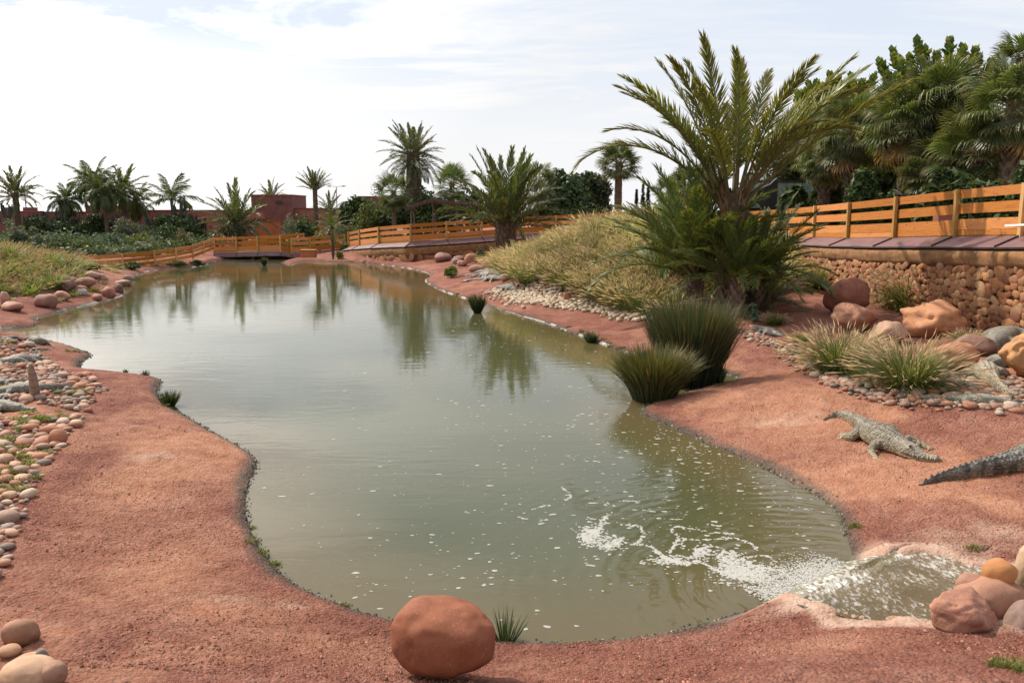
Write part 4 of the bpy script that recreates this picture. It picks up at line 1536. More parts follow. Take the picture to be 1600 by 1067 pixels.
boulder_at(1510, 962, 136, 82, 7.6, (.40, .185, .12), 'angular reddish boulder at the edge of the stream', 'rock', 31, .18, depth=.75, ang=.1, square=.85)
boulder_at(1546, 938, 120, 84, 7.95, (.36, .175, .11), 'rounded brown boulder behind the angular boulder by the stream', 'smooth_rock', 32, .10, depth=.9)
boulder_at(1561, 894, 58, 42, 8.0, (.50, .215, .072), 'bright orange oval stone perched on the boulders by the stream', 'smooth_rock', 33, .06, depth=.8)
boulder_at(1616, 886, 62, 92, 8.25, (.52, .36, .22), 'tall sandy boulder standing at the right edge behind the orange stone', 'smooth_rock', 34, .07, depth=.9)
boulder_at(1522, 920, 60, 48, 8.05, (.38, .195, .13), 'small brown boulder leaning under the orange oval stone', 'smooth_rock', 37, .08, depth=.8)
boulder_at(1606, 985, 84, 100, 7.5, (.24, .155, .125), 'dark brown boulder at the right edge beside the angular boulder', 'smooth_rock', 35, .09, depth=.8)
# right bank
boulder(1331, 494, 70, 60, (.25, .085, .05), 'tall dark red boulder standing among the grasses below the wall', 'rock', 41, .15, .1, .8, square=.72)
boulder(1342, 520, 78, 46, (.40, .185, .11), 'pinkish low boulder in front of the tall dark red boulder', 'rock', 42, .18)
boulder(1470, 528, 98, 56, (.48, .215, .10), 'broad orange boulder with a flat broken top', 'rock', 43, .20, .1, .9)
boulder(1480, 512, 80, 36, (.30, .14, .09), 'dark brown rock behind the broad orange boulder', 'rock', 44, .1)
boulder(1396, 540, 66, 36, (.46, .28, .19), 'dusty tan boulder between the two front grass clumps', 'rock', 45, .16)
boulder(1498, 584, 84, 46, (.42, .175, .09), 'rounded red boulder beside the crocodiles', 'rock', 46, .13)
boulder(1534, 556, 62, 34, (.25, .125, .09), 'dark rock wedged behind the rounded red boulder', 'rock', 47, .1)
boulder(1612, 588, 86, 74, (.50, .25, .095), 'pitted honey coloured boulder at the right edge', 'rock', 48, .32, .1, .9)
boulder(1236, 431, 30, 14, (.50, .47, .43), 'pale grey stone lying at the foot of the stone wall by the date palm', 'rock', 49, .1)
boulder(1312, 585, 34, 16, (.20, .19, .18), 'dark grey stone under the left front grass clump', 'rock', 50, .1)
boulder(1352, 470, 34, 24, (.40, .21, .14), 'pinkish rock tucked behind the tall dark red boulder', 'rock', 51, .1)
# mound foot, middle distance
mids = [(692, 410, 27, 15, (.30, .15, .12), 'dull purple-brown rock below the far stone wall'), (716, 411, 20, 12, (.33, .15, .11), 'dull red rock next to the dull purple-brown rock'),
        (737, 411, 26, 15, (.40, .17, .10), 'red rock stacked behind the pile near the stubby palm'), (722, 417, 18, 9, (.45, .22, .15), 'small salmon rock on the bank beside the stubby palm'),
        (760, 416, 28, 14, (.47, .22, .14), 'salmon boulder left of the stubby date palm trunk'), (714, 413, 16, 9, (.26, .22, .21), 'grey-purple rock in the pile by the bank'),
        (744, 425, 26, 11, (.36, .18, .13), 'brown rock beside the bright green bush on the bank'), (764, 420, 24, 12, (.40, .20, .14), 'brown-pink rock right of the brown rock by the bush'),
        (888, 470, 15, 13, (.40, .14, .08), 'small red rock at the end of the pale gravel below the mound'), (790, 440, 20, 12, (.42, .25, .19), 'dusty pink rock at the corner of the grass mound'),
        (820, 430, 22, 13, (.44, .27, .20), 'dusty rock half hidden in the first grass clump of the mound')]
for k, (a, b_, w, h, c, l) in enumerate(mids):
    boulder(a, b_, w, h, c, l, 'rock', 60 + k, .15, .22)
lefts = [(66, 479, 34, 19, (.30, .145, .11), 'dark brown boulder at the foot of the left mound'), (92, 470, 28, 14, (.43, .20, .14), 'salmon boulder right of the dark brown boulder'),
         (97, 457, 32, 17, (.26, .13, .11), 'purple-brown pointed rock on the left bank'), (126, 450, 36, 15, (.40, .19, .14), 'broad reddish boulder higher on the left bank'),
         (117, 459, 28, 11, (.42, .20, .14), 'flat salmon rock below the broad reddish boulder'), (167, 465, 22, 16, (.40, .17, .12), 'upright red rock at the tip of the left bank'),
         (182, 457, 17, 14, (.24, .11, .09), 'dark red rock at the water behind the upright red rock'), (149, 470, 16, 9, (.38, .18, .13), 'little red rock at the edge of the left bank'),
         (4, 478, 18, 22, (.36, .17, .13), 'tall brown boulder cut by the left edge beneath the mound'), (14, 487, 34, 14, (.44, .22, .15), 'pale salmon boulder near the left edge by the water'),
         (127, 462, 16, 9, (.36, .34, .32), 'pale grey stone among the red rocks of the left bank'), (142, 438, 26, 14, (.40, .23, .17), 'tan rock under the grass on the right end of the left mound'),
         (157, 441, 18, 12, (.38, .22, .17), 'small tan rock beside the tan rock of the left mound'), (190, 448, 24, 10, (.46, .30, .22), 'pale flat rock on the sandy spit of the left bank'),
         (200, 440, 18, 9, (.32, .24, .2), 'grey-brown rock at the water on the sandy spit')]
for k, (a, b_, w, h, c, l) in enumerate(lefts):
    boulder(a, b_, w, h * 1.05, c, l, 'rock' if k % 3 else 'smooth_rock', 80 + k, .15, .25)
boulder(86, 695, 30, 26, (.40, .16, .085), 'rounded red boulder sitting among the cobbles of the left bank', 'smooth_rock', 97, .08)
boulder(22, 626, 18, 12, (.40, .19, .12), 'red stone lying against the wooden stake', 'smooth_rock', 98, .08, name='boulder')

COB = []
for k in range(8):
    V_, T_ = ICO[2]
    V_ = V_ * (1 + .16 * noise3(V_ + k * 7.7, .9, 140 + k)[:, None])
    V_ = V_ * np.array((1.0, random.uniform(.62, .85), random.uniform(.42, .62)))
    COB.append(mesh_from('cobble', V_, None, T_, np.zeros((0, 4), int), np.zeros(len(T_)), M['cobble'], True))
COB1 = []
for k in range(6):
    V_, T_ = ICO[1]
    V_ = V_ * (1 + .15 * noise3(V_ + k * 5.7, .9, 150 + k)[:, None])
    COB1.append(V_ * np.array((1.0, random.uniform(.62, .85), random.uniform(.42, .62))))
CPAL = [(.42, .24, .16), (.50, .33, .24), (.34, .24, .19), (.46, .38, .31), (.40, .19, .12), (.30, .25, .22), (.52, .42, .33), (.36, .165, .10), (.22, .17, .15), (.47, .29, .21)]
CPAL_PALE = [(.50, .44, .34), (.46, .40, .30), (.55, .50, .40), (.44, .33, .24), (.52, .42, .32)]


def scatter(n, draw, size):
    """stones that do not overlap much: size(x, y) gives a radius"""
    grid, out_ = {}, []
    cell = .25
    pts_ = draw(n)
    rads = sorted((size(0, 0) for _ in range(len(pts_))), reverse=True)
    for (x, y), r_ in zip(pts_, rads):
        gx, gy = int(math.floor(x / cell)), int(math.floor(y / cell))
        ok_ = True
        for a in (-2, -1, 0, 1, 2):
            for b2 in (-2, -1, 0, 1, 2):
                for (X, Y, R_) in grid.get((gx + a, gy + b2), ()):
                    if (X - x) ** 2 + (Y - y) ** 2 < (.66 * (r_ + R_)) ** 2:
                        ok_ = False
        if ok_:
            grid.setdefault((gx, gy), []).append((x, y, r_))
            out_.append((x, y, r_))
    return out_


def crdraw(poly, edge=None):
    poly = np.array(poly)
    lo, hi = poly.min(0), poly.max(0)

    def f(n):
        P = rng.uniform(lo, hi, (n, 2))
        return P[sdist(P[:, 0], P[:, 1], poly) < 0]
    return f


def banddraw(line, w):
    line = np.array(line)
    sg = np.linalg.norm(np.diff(line, axis=0), axis=1)
    cm = np.concatenate(([0], np.cumsum(sg)))

    def f(n):
        s = rng.uniform(0, cm[-1], n)
        P = np.stack((np.interp(s, cm, line[:, 0]), np.interp(s, cm, line[:, 1])), 1)
        return P + rng.normal(0, w, (n, 2))
    return f


CLIP_L = COB_L.copy()
CLIP_L[:, 0] = np.clip(CLIP_L[:, 0], -24, 99)
bare = [(G(18, 645, .45)[:2], 1.7, .45)]


def left_size(x, y):
    return float(rng.choice((.045, .065, .09, .12, .155), p=(.50, .27, .135, .07, .025)))


L_st = scatter(24000, crdraw(CLIP_L), left_size)
L_st = [s for s in L_st if all(((s[0] - c[0]) / a) ** 2 + ((s[1] - c[1]) / b_) ** 2 > 1 for c, a, b_ in bare)]
edge_r = [gp(a, b_)[:2] for a, b_ in ((1168, 522), (1190, 532), (1210, 540), (1235, 556), (1262, 572), (1290, 590), (1325, 604), (1370, 620), (1420, 630), (1480, 634), (1540, 636), (1610, 640))]
R_st = scatter(2600, banddraw(edge_r, .13), lambda x, y: float(rng.choice((.05, .07, .10, .13), p=(.5, .3, .16, .04))))
pile_r = [gp(a, b_)[:2] for a, b_ in ((1440, 606), (1480, 600), (1520, 612), (1500, 596), (1600, 606), (1585, 612))]
R_st += scatter(1500, lambda n: np.concatenate([rng.normal(p, (.4, .6), (n // len(pile_r), 2)) for p in pile_r]), lambda x, y: float(rng.choice((.06, .09, .12))))
edge_m = [gp(a, b_)[:2] for a, b_ in ((770, 455), (810, 462), (850, 470), (890, 476), (930, 482), (970, 491), (1005, 500))]
M_st = scatter(2600, banddraw(edge_m, .22), lambda x, y: float(rng.choice((.08, .12, .17), p=(.4, .4, .2))))
edge_m2 = [gp(a, b_)[:2] for a, b_ in ((815, 455), (850, 461), (885, 469))]
M_st += scatter(1500, banddraw(edge_m2, .6), lambda x, y: float(rng.choice((.08, .12, .15))))
fg = [G(x, y, .48)[:2] for x, y in ((0, 1040), (40, 1050))]
recs = []
for src, lst in (('l', L_st), ('r', R_st), ('m', M_st)):
    A = np.array([(s[0], s[1]) for s in lst])
    zz = H(A[:, 0], A[:, 1])
    dd_ = sdist(A[:, 0], A[:, 1], POND)
    pxx, pyy = project(np.c_[A, zz])
    for (x, y, r_), z, d_, pp, pq in zip(lst, zz, dd_, pxx, pyy):
        if d_ < .25:
            continue
        vis = (-10 < pp < 1610 and pq < 1080)
        recs.append((r_ / y if vis else 0, x, y, z, r_, src))
CROC_SKIP = []      # filled below: crocodile spines, cobbles keep out of them

# ------------------------------------------------------------------ crocodiles
def croc_mat():
    m, nt, b, out = newmat('crocodile_skin')
    g = nt.nodes.new('ShaderNodeNewGeometry')
    v = nd(nt, 'ShaderNodeTexVoronoi', Scale=26.0)
    n = nd(nt, 'ShaderNodeTexNoise', Scale=8.0, Detail=6.0)
    for x in (v, n):
        nt.links.new(g.outputs['Position'], x.inputs['Vector'])
    c = mixc(nt, 1.0, attr(nt), ramp(nt, n.outputs[0], [(.3, (.65, .64, .62)), (.7, (1.25, 1.25, 1.25))]), 'MULTIPLY')
    c = mixc(nt, 1.0, c, ramp(nt, v.outputs['Distance'], [(.0, (1.15, 1.15, 1.15)), (.7, (.62, .6, .58))]), 'MULTIPLY')
    nt.links.new(c, b.inputs['Base Color'])
    b.inputs['Roughness'].default_value = .62
    bump(nt, b, v.outputs['Distance'], .7, -.03)
    return m


M['croc'] = croc_mat()
M['eye'] = plain_mat('crocodile_eye', (.05, .045, .02), .15, .2, 9, 0)
M['tooth'] = plain_mat('ivory', (.72, .66, .52), .4, .1, 9, 0)
T_W = np.array([0, .06, .14, .22, .30, .38, .43, .48, .54, .60, .66, .71, .755, .79, .82, .85, .88, .91, .94, .965, .985, 1.0])
W_W = np.array([.003, .008, .014, .020, .028, .040, .052, .066, .080, .086, .080, .068, .053, .050, .054, .052, .044, .034, .028, .026, .026, .012])
H_W = np.array([.006, .020, .030, .036, .040, .044, .048, .054, .060, .062, .060, .056, .050, .047, .046, .042, .034, .027, .023, .022, .022, .012])
CROCS = []


def crocodile(pts, label, base=(.20, .18, .145), belly=(.36, .31, .20), bands=.5, fat=1.0, vox=None, legs=(1, 1, 1, 1), hind=0.0, fore=0.0, detail=True, top=None, lift=0.0, group=None):
    """pts: spine on the ground from the tip of the tail to the snout"""
    P = spline(np.array(pts)[:, :2], 10)
    sg = np.linalg.norm(np.diff(P, axis=0), axis=1)
    cm = np.concatenate(([0], np.cumsum(sg)))
    L = cm[-1]
    n = 230 if detail else 110
    t = np.linspace(0, 1, n)
    sx, sy = np.interp(t * L, cm, P[:, 0]), np.interp(t * L, cm, P[:, 1])
    for _ in range(3):
        sx[1:-1] = (sx[:-2] + sx[1:-1] * 2 + sx[2:]) / 4
        sy[1:-1] = (sy[:-2] + sy[1:-1] * 2 + sy[2:]) / 4
    S = np.stack((sx, sy), 1)
    T = np.gradient(S, axis=0)
    T /= np.linalg.norm(T, axis=1)[:, None]
    N = np.stack((-T[:, 1], T[:, 0]), 1)
    CROCS.append((S, np.interp(t, T_W, W_W) * L))
    w = np.interp(t, T_W, W_W) * L * fat
    h = np.interp(t, T_W, H_W) * L * (1 + .3 * (fat - 1))
    k = 36 if detail else 22
    a = np.arange(k) * 2 * math.pi / k
    ca_, sa_ = np.cos(a), np.sin(a)
    lat = np.sign(ca_) * np.abs(ca_) ** .85
    ver = np.where(sa_ > 0, sa_ ** .9, -np.abs(sa_) ** .7 * .72)
    lat2 = w[:, None] * lat[None]
    ver2 = h[:, None] * (.72 + ver[None])
    # rows of scutes along the back, the saw-toothed crest of the tail, brow and nostrils
    saw = np.abs(((t * 62) % 1.0) - .45)
    saw = np.clip(1 - saw * 2.2, 0, 1)
    rows = np.zeros((n, k))
    for ang in (90, 72, 108, 56, 124, 41, 139):
        rows = np.maximum(rows, np.exp(-(((np.degrees(a)[None] - ang) / 6.0) ** 2)) * saw[:, None])
    back = np.interp(t, [.16, .3, .45, .70, .76, .80], [0, .7, 1, 1, .8, 0])
    ver2 = ver2 + rows * back[:, None] * .015 * L
    crest_t = np.interp(t, [0, .03, .2, .38, .44, .48], [.3, 1, 1, .7, .3, 0])
    saw2 = np.clip(1 - np.abs(((t * 44) % 1.0) - .5) * 2.4, 0, 1)
    cres = np.exp(-((np.degrees(a)[None] - 90) / 13.0) ** 2) * (t < .22)[:, None] + (np.exp(-((np.degrees(a)[None] - 70) / 9.0) ** 2) + np.exp(-((np.degrees(a)[None] - 110) / 9.0) ** 2)) * ((t >= .22) & (t < .5))[:, None]
    ver2 = ver2 + cres * (crest_t * (.35 + .65 * saw2))[:, None] * .021 * L
    brow = np.exp(-((t - .862) / .011) ** 2)[:, None] * (np.exp(-((np.degrees(a)[None] - 62) / 14.0) ** 2) + np.exp(-((np.degrees(a)[None] - 118) / 14.0) ** 2))
    nost = np.exp(-((t - .985) / .008) ** 2)[:, None] * np.exp(-((np.degrees(a)[None] - 90) / 28.0) ** 2)
    ver2 = ver2 + brow * .016 * L + nost * .007 * L
    jaw = np.interp(t, [.82, .85, .99, 1], [0, 1, 1, .3])[:, None] * (np.exp(-((np.degrees(a)[None] - 352) / 9.0) ** 2) + np.exp(-((np.degrees(a)[None] - 188) / 9.0) ** 2))
    lat2 = lat2 * (1 - .16 * jaw)
    wavy = np.interp(t, [.86, .9, 1], [0, 1, 1]) * np.sin(t * 150) * .035
    lat2 = lat2 * (1 + wavy[:, None])
    V = np.concatenate((S[:, None, :] + N[:, None, :] * lat2[..., None], ver2[..., None]), 2).reshape(-1, 3)
    mb_ = MB()
    i, j = np.meshgrid(np.arange(n - 1), np.arange(k), indexing='ij')
    j2 = (j + 1) % k
    q = np.stack((i * k + j, i * k + j2, (i + 1) * k + j2, (i + 1) * k + j), -1).reshape(-1, 4)
    V = np.concatenate((V, [[S[0, 0], S[0, 1], h[0] * .7], [S[-1, 0], S[-1, 1], h[-1] * .7]]))
    tt_ = [(n * k, (x + 1) % k, x) for x in range(k)] + [(n * k + 1, (n - 1) * k + x, (n - 1) * k + (x + 1) % k) for x in range(k)]
    mb_.add(V, q=q, t=tt_)

    def fr(tp, l_, f_, z):
        ii = int(np.clip(tp * (n - 1), 0, n - 1))
        p = S[ii] + N[ii] * l_ + T[ii] * f_
        return (p[0], p[1], z)
    for (tp, s, kind, onoff) in ((.70, 1, 0, legs[0]), (.70, -1, 0, legs[1]), (.455, 1, 1, legs[2]), (.455, -1, 1, legs[3])):
        if not onoff:
            continue
        wb = np.interp(tp, T_W, W_W) * L * fat * s
        if kind == 0:
            fo = fore * L
            path = [fr(tp, wb * .45, 0, .050 * L), fr(tp, wb + s * .028 * L, -.012 * L, .040 * L), fr(tp, wb + s * .058 * L, .004 * L + fo * .5, .026 * L), fr(tp, wb + s * .070 * L, .034 * L + fo, .014 * L), fr(tp, wb + s * .076 * L, .060 * L + fo, .008 * L)]
            rad = [.027 * L, .024 * L, .019 * L, .015 * L, .013 * L]
        else:
            fo = hind * L
            path = [fr(tp, wb * .4, 0, .050 * L), fr(tp, wb + s * .020 * L, .030 * L, .042 * L), fr(tp, wb + s * .046 * L, .036 * L, .032 * L), fr(tp, wb + s * .060 * L, .000 * L + fo * .5, .022 * L), fr(tp, wb + s * .064 * L, -.034 * L + fo, .013 * L), fr(tp, wb + s * .086 * L, -.012 * L + fo, .008 * L)]
            rad = [.036 * L, .036 * L, .030 * L, .022 * L, .017 * L, .015 * L]
        mb_.tube(spline(np.array(path), 4), np.interp(np.linspace(0, 1, (len(path) - 1) * 4 + 1), np.linspace(0, 1, len(path)), rad), 12)
        e = np.array(path[-1])
        d_ = np.array(path[-1]) - np.array(path[-2])
        d_[2] = 0
        d_ /= np.linalg.norm(d_) + 1e-9
        for an in (-.75, -.28, .2, .65):
            ca2, sa2 = math.cos(an), math.sin(an)
            dv = np.array((d_[0] * ca2 - d_[1] * sa2, d_[0] * sa2 + d_[1] * ca2, 0))
            l_ = .036 * L * (1 - .25 * abs(an))
            mb_.tube([e - dv * .008 * L, e + dv * l_ * .5 + (0, 0, .001 * L), e + dv * l_ + (0, 0, -.003 * L)], [.0085 * L, .007 * L, .003 * L], 6)
    # one continuous body: fuse everything, then lay it on the ground
    me = mb_.mesh('crocodile', M['croc'], True)
    o = bpy.data.objects.new('crocodile', me)
    col.objects.link(o)
    md = o.modifiers.new('fuse', 'REMESH')
    md.mode = 'VOXEL'
    md.voxel_size = (vox or (.0036 * L if detail else .007 * L))
    md.use_smooth_shade = True
    dg = bpy.context.evaluated_depsgraph_get()
    me2 = bpy.data.meshes.new_from_object(o.evaluated_get(dg))
    bpy.data.objects.remove(o)
    bpy.data.meshes.remove(me)
    nv = len(me2.vertices)
    W_ = np.empty(nv * 3)
    me2.vertices.foreach_get('co', W_)
    W_ = W_.reshape(-1, 3)
    near = np.empty(nv, int)
    for c in range(0, nv, 4000):
        dq = (W_[c:c + 4000, None, 0] - S[None, :, 0]) ** 2 + (W_[c:c + 4000, None, 1] - S[None, :, 1]) ** 2
        near[c:c + 4000] = dq.argmin(1)
    tl = t[near]
    zl = W_[:, 2] / (h[near] * 1.72 + 1e-6)
    lt = ((W_[:, :2] - S[near]) * N[near]).sum(1) / (w[near] + 1e-6)
    base_, belly_ = np.array(base), np.array(belly)
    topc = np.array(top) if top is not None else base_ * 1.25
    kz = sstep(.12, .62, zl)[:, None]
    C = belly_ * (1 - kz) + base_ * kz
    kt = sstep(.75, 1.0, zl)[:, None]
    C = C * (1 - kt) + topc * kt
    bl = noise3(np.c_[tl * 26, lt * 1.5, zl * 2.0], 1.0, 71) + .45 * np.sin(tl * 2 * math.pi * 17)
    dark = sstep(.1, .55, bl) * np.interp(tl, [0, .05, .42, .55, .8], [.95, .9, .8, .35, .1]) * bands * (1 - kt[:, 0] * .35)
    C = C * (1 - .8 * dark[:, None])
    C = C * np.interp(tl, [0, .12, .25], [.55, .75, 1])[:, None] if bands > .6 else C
    gnd = H(S[:, 0], S[:, 1], False)
    for _ in range(12):
        gnd[1:-1] = (gnd[:-2] + gnd[1:-1] * 2 + gnd[2:]) / 4
    gv = H(W_[:, 0], W_[:, 1], False)
    wgt = sstep(.9, 1.5, np.abs(lt))
    W_[:, 2] += gnd[near] * (1 - wgt) + gv * wgt + lift - .013 * L
    org = np.array((S[n // 2, 0], S[n // 2, 1], gnd[n // 2]))
    me2.vertices.foreach_set('co', (W_ - org).astype(np.float32).ravel())
    at = me2.attributes.new('Col', 'FLOAT_COLOR', 'POINT')
    at.data.foreach_set('color', np.c_[C, np.ones(nv)].astype(np.float32).ravel())
    me2.materials.clear()
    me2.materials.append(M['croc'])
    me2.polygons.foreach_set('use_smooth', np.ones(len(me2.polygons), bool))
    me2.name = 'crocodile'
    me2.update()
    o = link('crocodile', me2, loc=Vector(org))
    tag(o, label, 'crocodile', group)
    if detail:
        ii = int(.862 * (n - 1))
        for s in (1, -1):
            p = np.array(fr(.866, s * w[ii] * .62, 0, h[ii] * 1.50)) + (0, 0, gnd[ii] + lift) - org
            V_, T_ = ICO[2]
            e = MB()
            e.add(V_ * .0075 * L + p, t=T_)
            e.build('eye', M['eye'], o, True)
        for s in (1, -1):
            for tp in (.895, .912, .93, .95, .965, .98):
                i2 = int(tp * (n - 1))
                p = np.array(fr(tp, s * w[i2] * .98, 0, h[i2] * .60)) + (0, 0, gnd[i2] + lift) - org
                e = MB()
                e.tube([p + (0, 0, .005 * L), p, p - (0, 0, .008 * L)], [.003 * L, .0025 * L, .0006 * L], 5)
                e.build('tooth', M['tooth'], o)
    return o


def gpl(*a):
    return [gp(x, y) for x, y in a]


crocodile(gpl((1286, 655), (1312, 653), (1336, 663), (1358, 681), (1384, 697), (1412, 708), (1440, 716), (1469, 721)), 'olive-grey crocodile stretched out on the bare red slope, snout towards the right',
          (.21, .178, .128), (.33, .26, .15), .55, 1.12, hind=-.02, fore=.03, top=(.285, .25, .195))
crocodile([gp(1432, 760), gp(1500, 749), gp(1560, 739), gp(1610, 730)] + [gp(1610, 730) + np.array((k * .55, -.10 * k, 0)) for k in (1, 2, 3, 4)], 'crocodile whose dark banded tail lies across the slope at the right edge',
          (.155, .125, .085), (.36, .185, .085), 1.0, 1.0, top=(.22, .205, .18))
crocodile(gpl((1428, 622), (1470, 627), (1510, 630), (1550, 632), (1580, 633), (1604, 634)), 'grey crocodile lying sideways on the line of cobbles, head towards the right edge', (.215, .195, .145), (.38, .34, .24), .45, 1.05, top=(.31, .29, .235), hind=.02)
crocodile(gpl((1604, 617), (1588, 619), (1570, 615), (1556, 605), (1543, 592), (1533, 581), (1525, 573)), 'pale dusty crocodile facing away uphill behind the sideways crocodile', (.36, .315, .235), (.42, .37, .27), .15, .72, top=(.40, .35, .27), detail=True, legs=(1, 1, 0, 0))
crocodile(gpl((1536, 586), (1548, 577), (1562, 572), (1580, 566), (1600, 560), (1620, 555)), 'dark grey crocodile tucked between the red boulder and the honey coloured boulder', (.19, .175, .14), (.32, .28, .2), .4, .8, detail=False)
crocodile(gpl((1612, 516), (1590, 526), (1568, 538), (1548, 549), (1530, 553), (1515, 558)), 'long grey crocodile lying downhill behind the rounded red boulder', (.20, .185, .155), (.30, .27, .2), .3, .8, detail=False)
crocodile(gpl((1524, 509), (1540, 513), (1556, 517), (1572, 522), (1590, 527)), 'small grey crocodile at the foot of the wall behind the other crocodiles', (.22, .20, .17), (.3, .27, .2), .3, .9, detail=False)
crocodile(gpl((1498, 594), (1507, 593), (1516, 590), (1524, 584), (1530, 578)), 'dark young crocodile pressed against the rounded red boulder', (.11, .10, .085), (.2, .18, .14), .3, 1.2, detail=False)
crocodile(gpl((1168, 510), (1180, 513), (1195, 518), (1208, 523), (1224, 525)), 'grey crocodile lying on the pebble edge below the date palm suckers', (.25, .235, .21), (.32, .30, .25), .3, 1.25, detail=False)
mid_cr = [(((712, 434), (722, 433), (732, 432), (744, 431)), 'dark grey crocodile next to the bright green bush on the middle bank'), (((728, 434), (742, 433), (755, 431), (772, 430)), 'pale grey crocodile lying across the middle of the basking group'),
          (((736, 439), (752, 438), (768, 437), (788, 437)), 'pale crocodile at the front of the basking group'), (((738, 427), (750, 427), (762, 428), (774, 429)), 'grey crocodile at the back of the basking group'),
          (((762, 430), (770, 431), (778, 432), (788, 433)), 'short pale crocodile at the right end of the basking group'), (((752, 425), (761, 425), (772, 426)), 'small pale crocodile behind the basking group'),
          (((766, 452), (780, 452), (794, 453), (812, 455)), 'dark grey crocodile alone on the bank below the first grass clump'), (((844, 457), (856, 455), (868, 453), (884, 452)), 'grey crocodile at the pale gravel below the mound'),
          (((714, 444), (722, 442), (730, 440), (742, 438)), 'brown-grey crocodile sloping down the red bank')]
for k, (pp, l) in enumerate(mid_cr):
    crocodile(gpl(*pp), l, [(.20, .19, .17), (.34, .32, .28), (.36, .33, .29)][(k * 2) % 3], (.3, .28, .24), .25, .95, vox=.04, detail=False)
left_cr = [(((-30, 535), (0, 532), (20, 531), (40, 533)), 'dark crocodile at the water edge on the tip of the left peninsula', (.10, .09, .08)), (((38, 531), (50, 533), (60, 537), (71, 537)), 'grey-brown crocodile lying at the shore right of the dark crocodile', (.20, .18, .15)),
           (((34, 549), (46, 548), (58, 547), (80, 547)), 'light brown crocodile with its snout on the red tip of the peninsula', (.25, .21, .17)), (((-40, 577), (0, 573), (30, 569), (55, 565), (78, 562)), 'long grey crocodile behind the wooden stake, snout on the red earth', (.22, .20, .17)),
           (((62, 594), (40, 597), (20, 599), (0, 601), (-40, 603)), 'grey crocodile arched behind the wooden stake', (.21, .19, .16)), (((118, 604), (95, 608), (60, 611), (20, 615), (-40, 620)), 'crocodile whose ridged tail points right behind the wooden stake', (.20, .18, .15)),
           (((-45, 628), (-15, 624), (5, 622), (30, 623)), 'small grey crocodile partly cut by the left edge near the stake', (.24, .22, .19)), (((-70, 634), (-30, 637), (0, 639), (30, 641), (56, 640)), 'grey crocodile in front of the wooden stake with its head to the right', (.22, .20, .165))]
for k, (pp, l, c) in enumerate(left_cr):
    crocodile(gpl(*pp), l, c, (.32, .28, .2), .4, .92, detail=False)

# cobbles: the 300 that show largest are things of their own, the others one mass for each bank
def hit(x, y, r_):
    for S, w in CROCS:
        if abs(S[60, 0] - x) < 3 and abs(S[60, 1] - y) < 3:
            if (((S[:, 0] - x) ** 2 + (S[:, 1] - y) ** 2) < (w + r_ * .5) ** 2).any():
                return True
    return False


recs = [r for r in recs if not hit(r[1], r[2], r[4])]
recs.sort(key=lambda r: -r[0])
mass = {'l': MB(), 'r': MB(), 'm': MB()}
n_ind = 0
for k, (s_, x, y, z, r_, src) in enumerate(recs):
    pal_ = CPAL if src != 'm' else CPAL_PALE
    c = np.array(random.choice(pal_)) * random.uniform(.75, 1.15) * (.80 if src == 'r' else 1) * np.array((1.06, .97, .90))
    rz, rx, ry = random.uniform(0, 6.28), random.uniform(-.2, .2), random.uniform(-.2, .2)
    if src != 'm' and n_ind < 298:
        n_ind += 1
        o = link('river_cobble', COB[k % 8])
        o.location = (x, y, z + r_ * .34)
        o.rotation_euler = (rx, ry, rz)
        o.scale = (r_ * 1.12,) * 3
        o.color = (*c, 1)
        if src == 'l':
            tag(o, 'rounded river cobble in the cobble bed on the left bank', 'cobble', 'cobbles covering the left bank')
        else:
            tag(o, 'rounded river cobble in the stone edging of the right bank', 'cobble', 'cobbles edging the right bank')
    else:
        Rm = np.array(Euler((rx, ry, rz)).to_matrix())
        mass[src].add(COB1[k % 6] * r_ * 1.12 @ Rm.T + (x, y, z + r_ * .34), t=ICO[1][1], c=c)
tag(mass['l'].build('cobble_bed', M['cobble_mass'], None, True), 'bed of small cobbles covering the left bank', kind='stuff')
tag(mass['r'].build('cobble_edging', M['cobble_mass'], None, True), 'small cobbles edging the right bank', kind='stuff')
tag(mass['m'].build('pale_pebbles', M['cobble_mass'], None, True), 'pale pebbles below the grass mound', kind='stuff')

# wooden stake
sp_ = gp(55, 624)
t = thing('wooden_stake', sp_, 'tall weathered wooden stake standing in the cobbles on the left', 'stake')
mb = MB()
hh = 56 * sp_[1] / F_PX
mb.tube([(0, 0, -.1), (.01, 0, hh * .3), (-.01, 0, hh * .65), (-.03, 0, hh * .9), (-.025, 0, hh)], [.105, .10, .085, .06, .03], 9, (.9, .75, .62))
o = mb.build('stake_shaft', M['old_wood'], t, False)

# ------------------------------------------------------------------ palms
def unit(v):
    return v / (np.linalg.norm(v) + 1e-9)


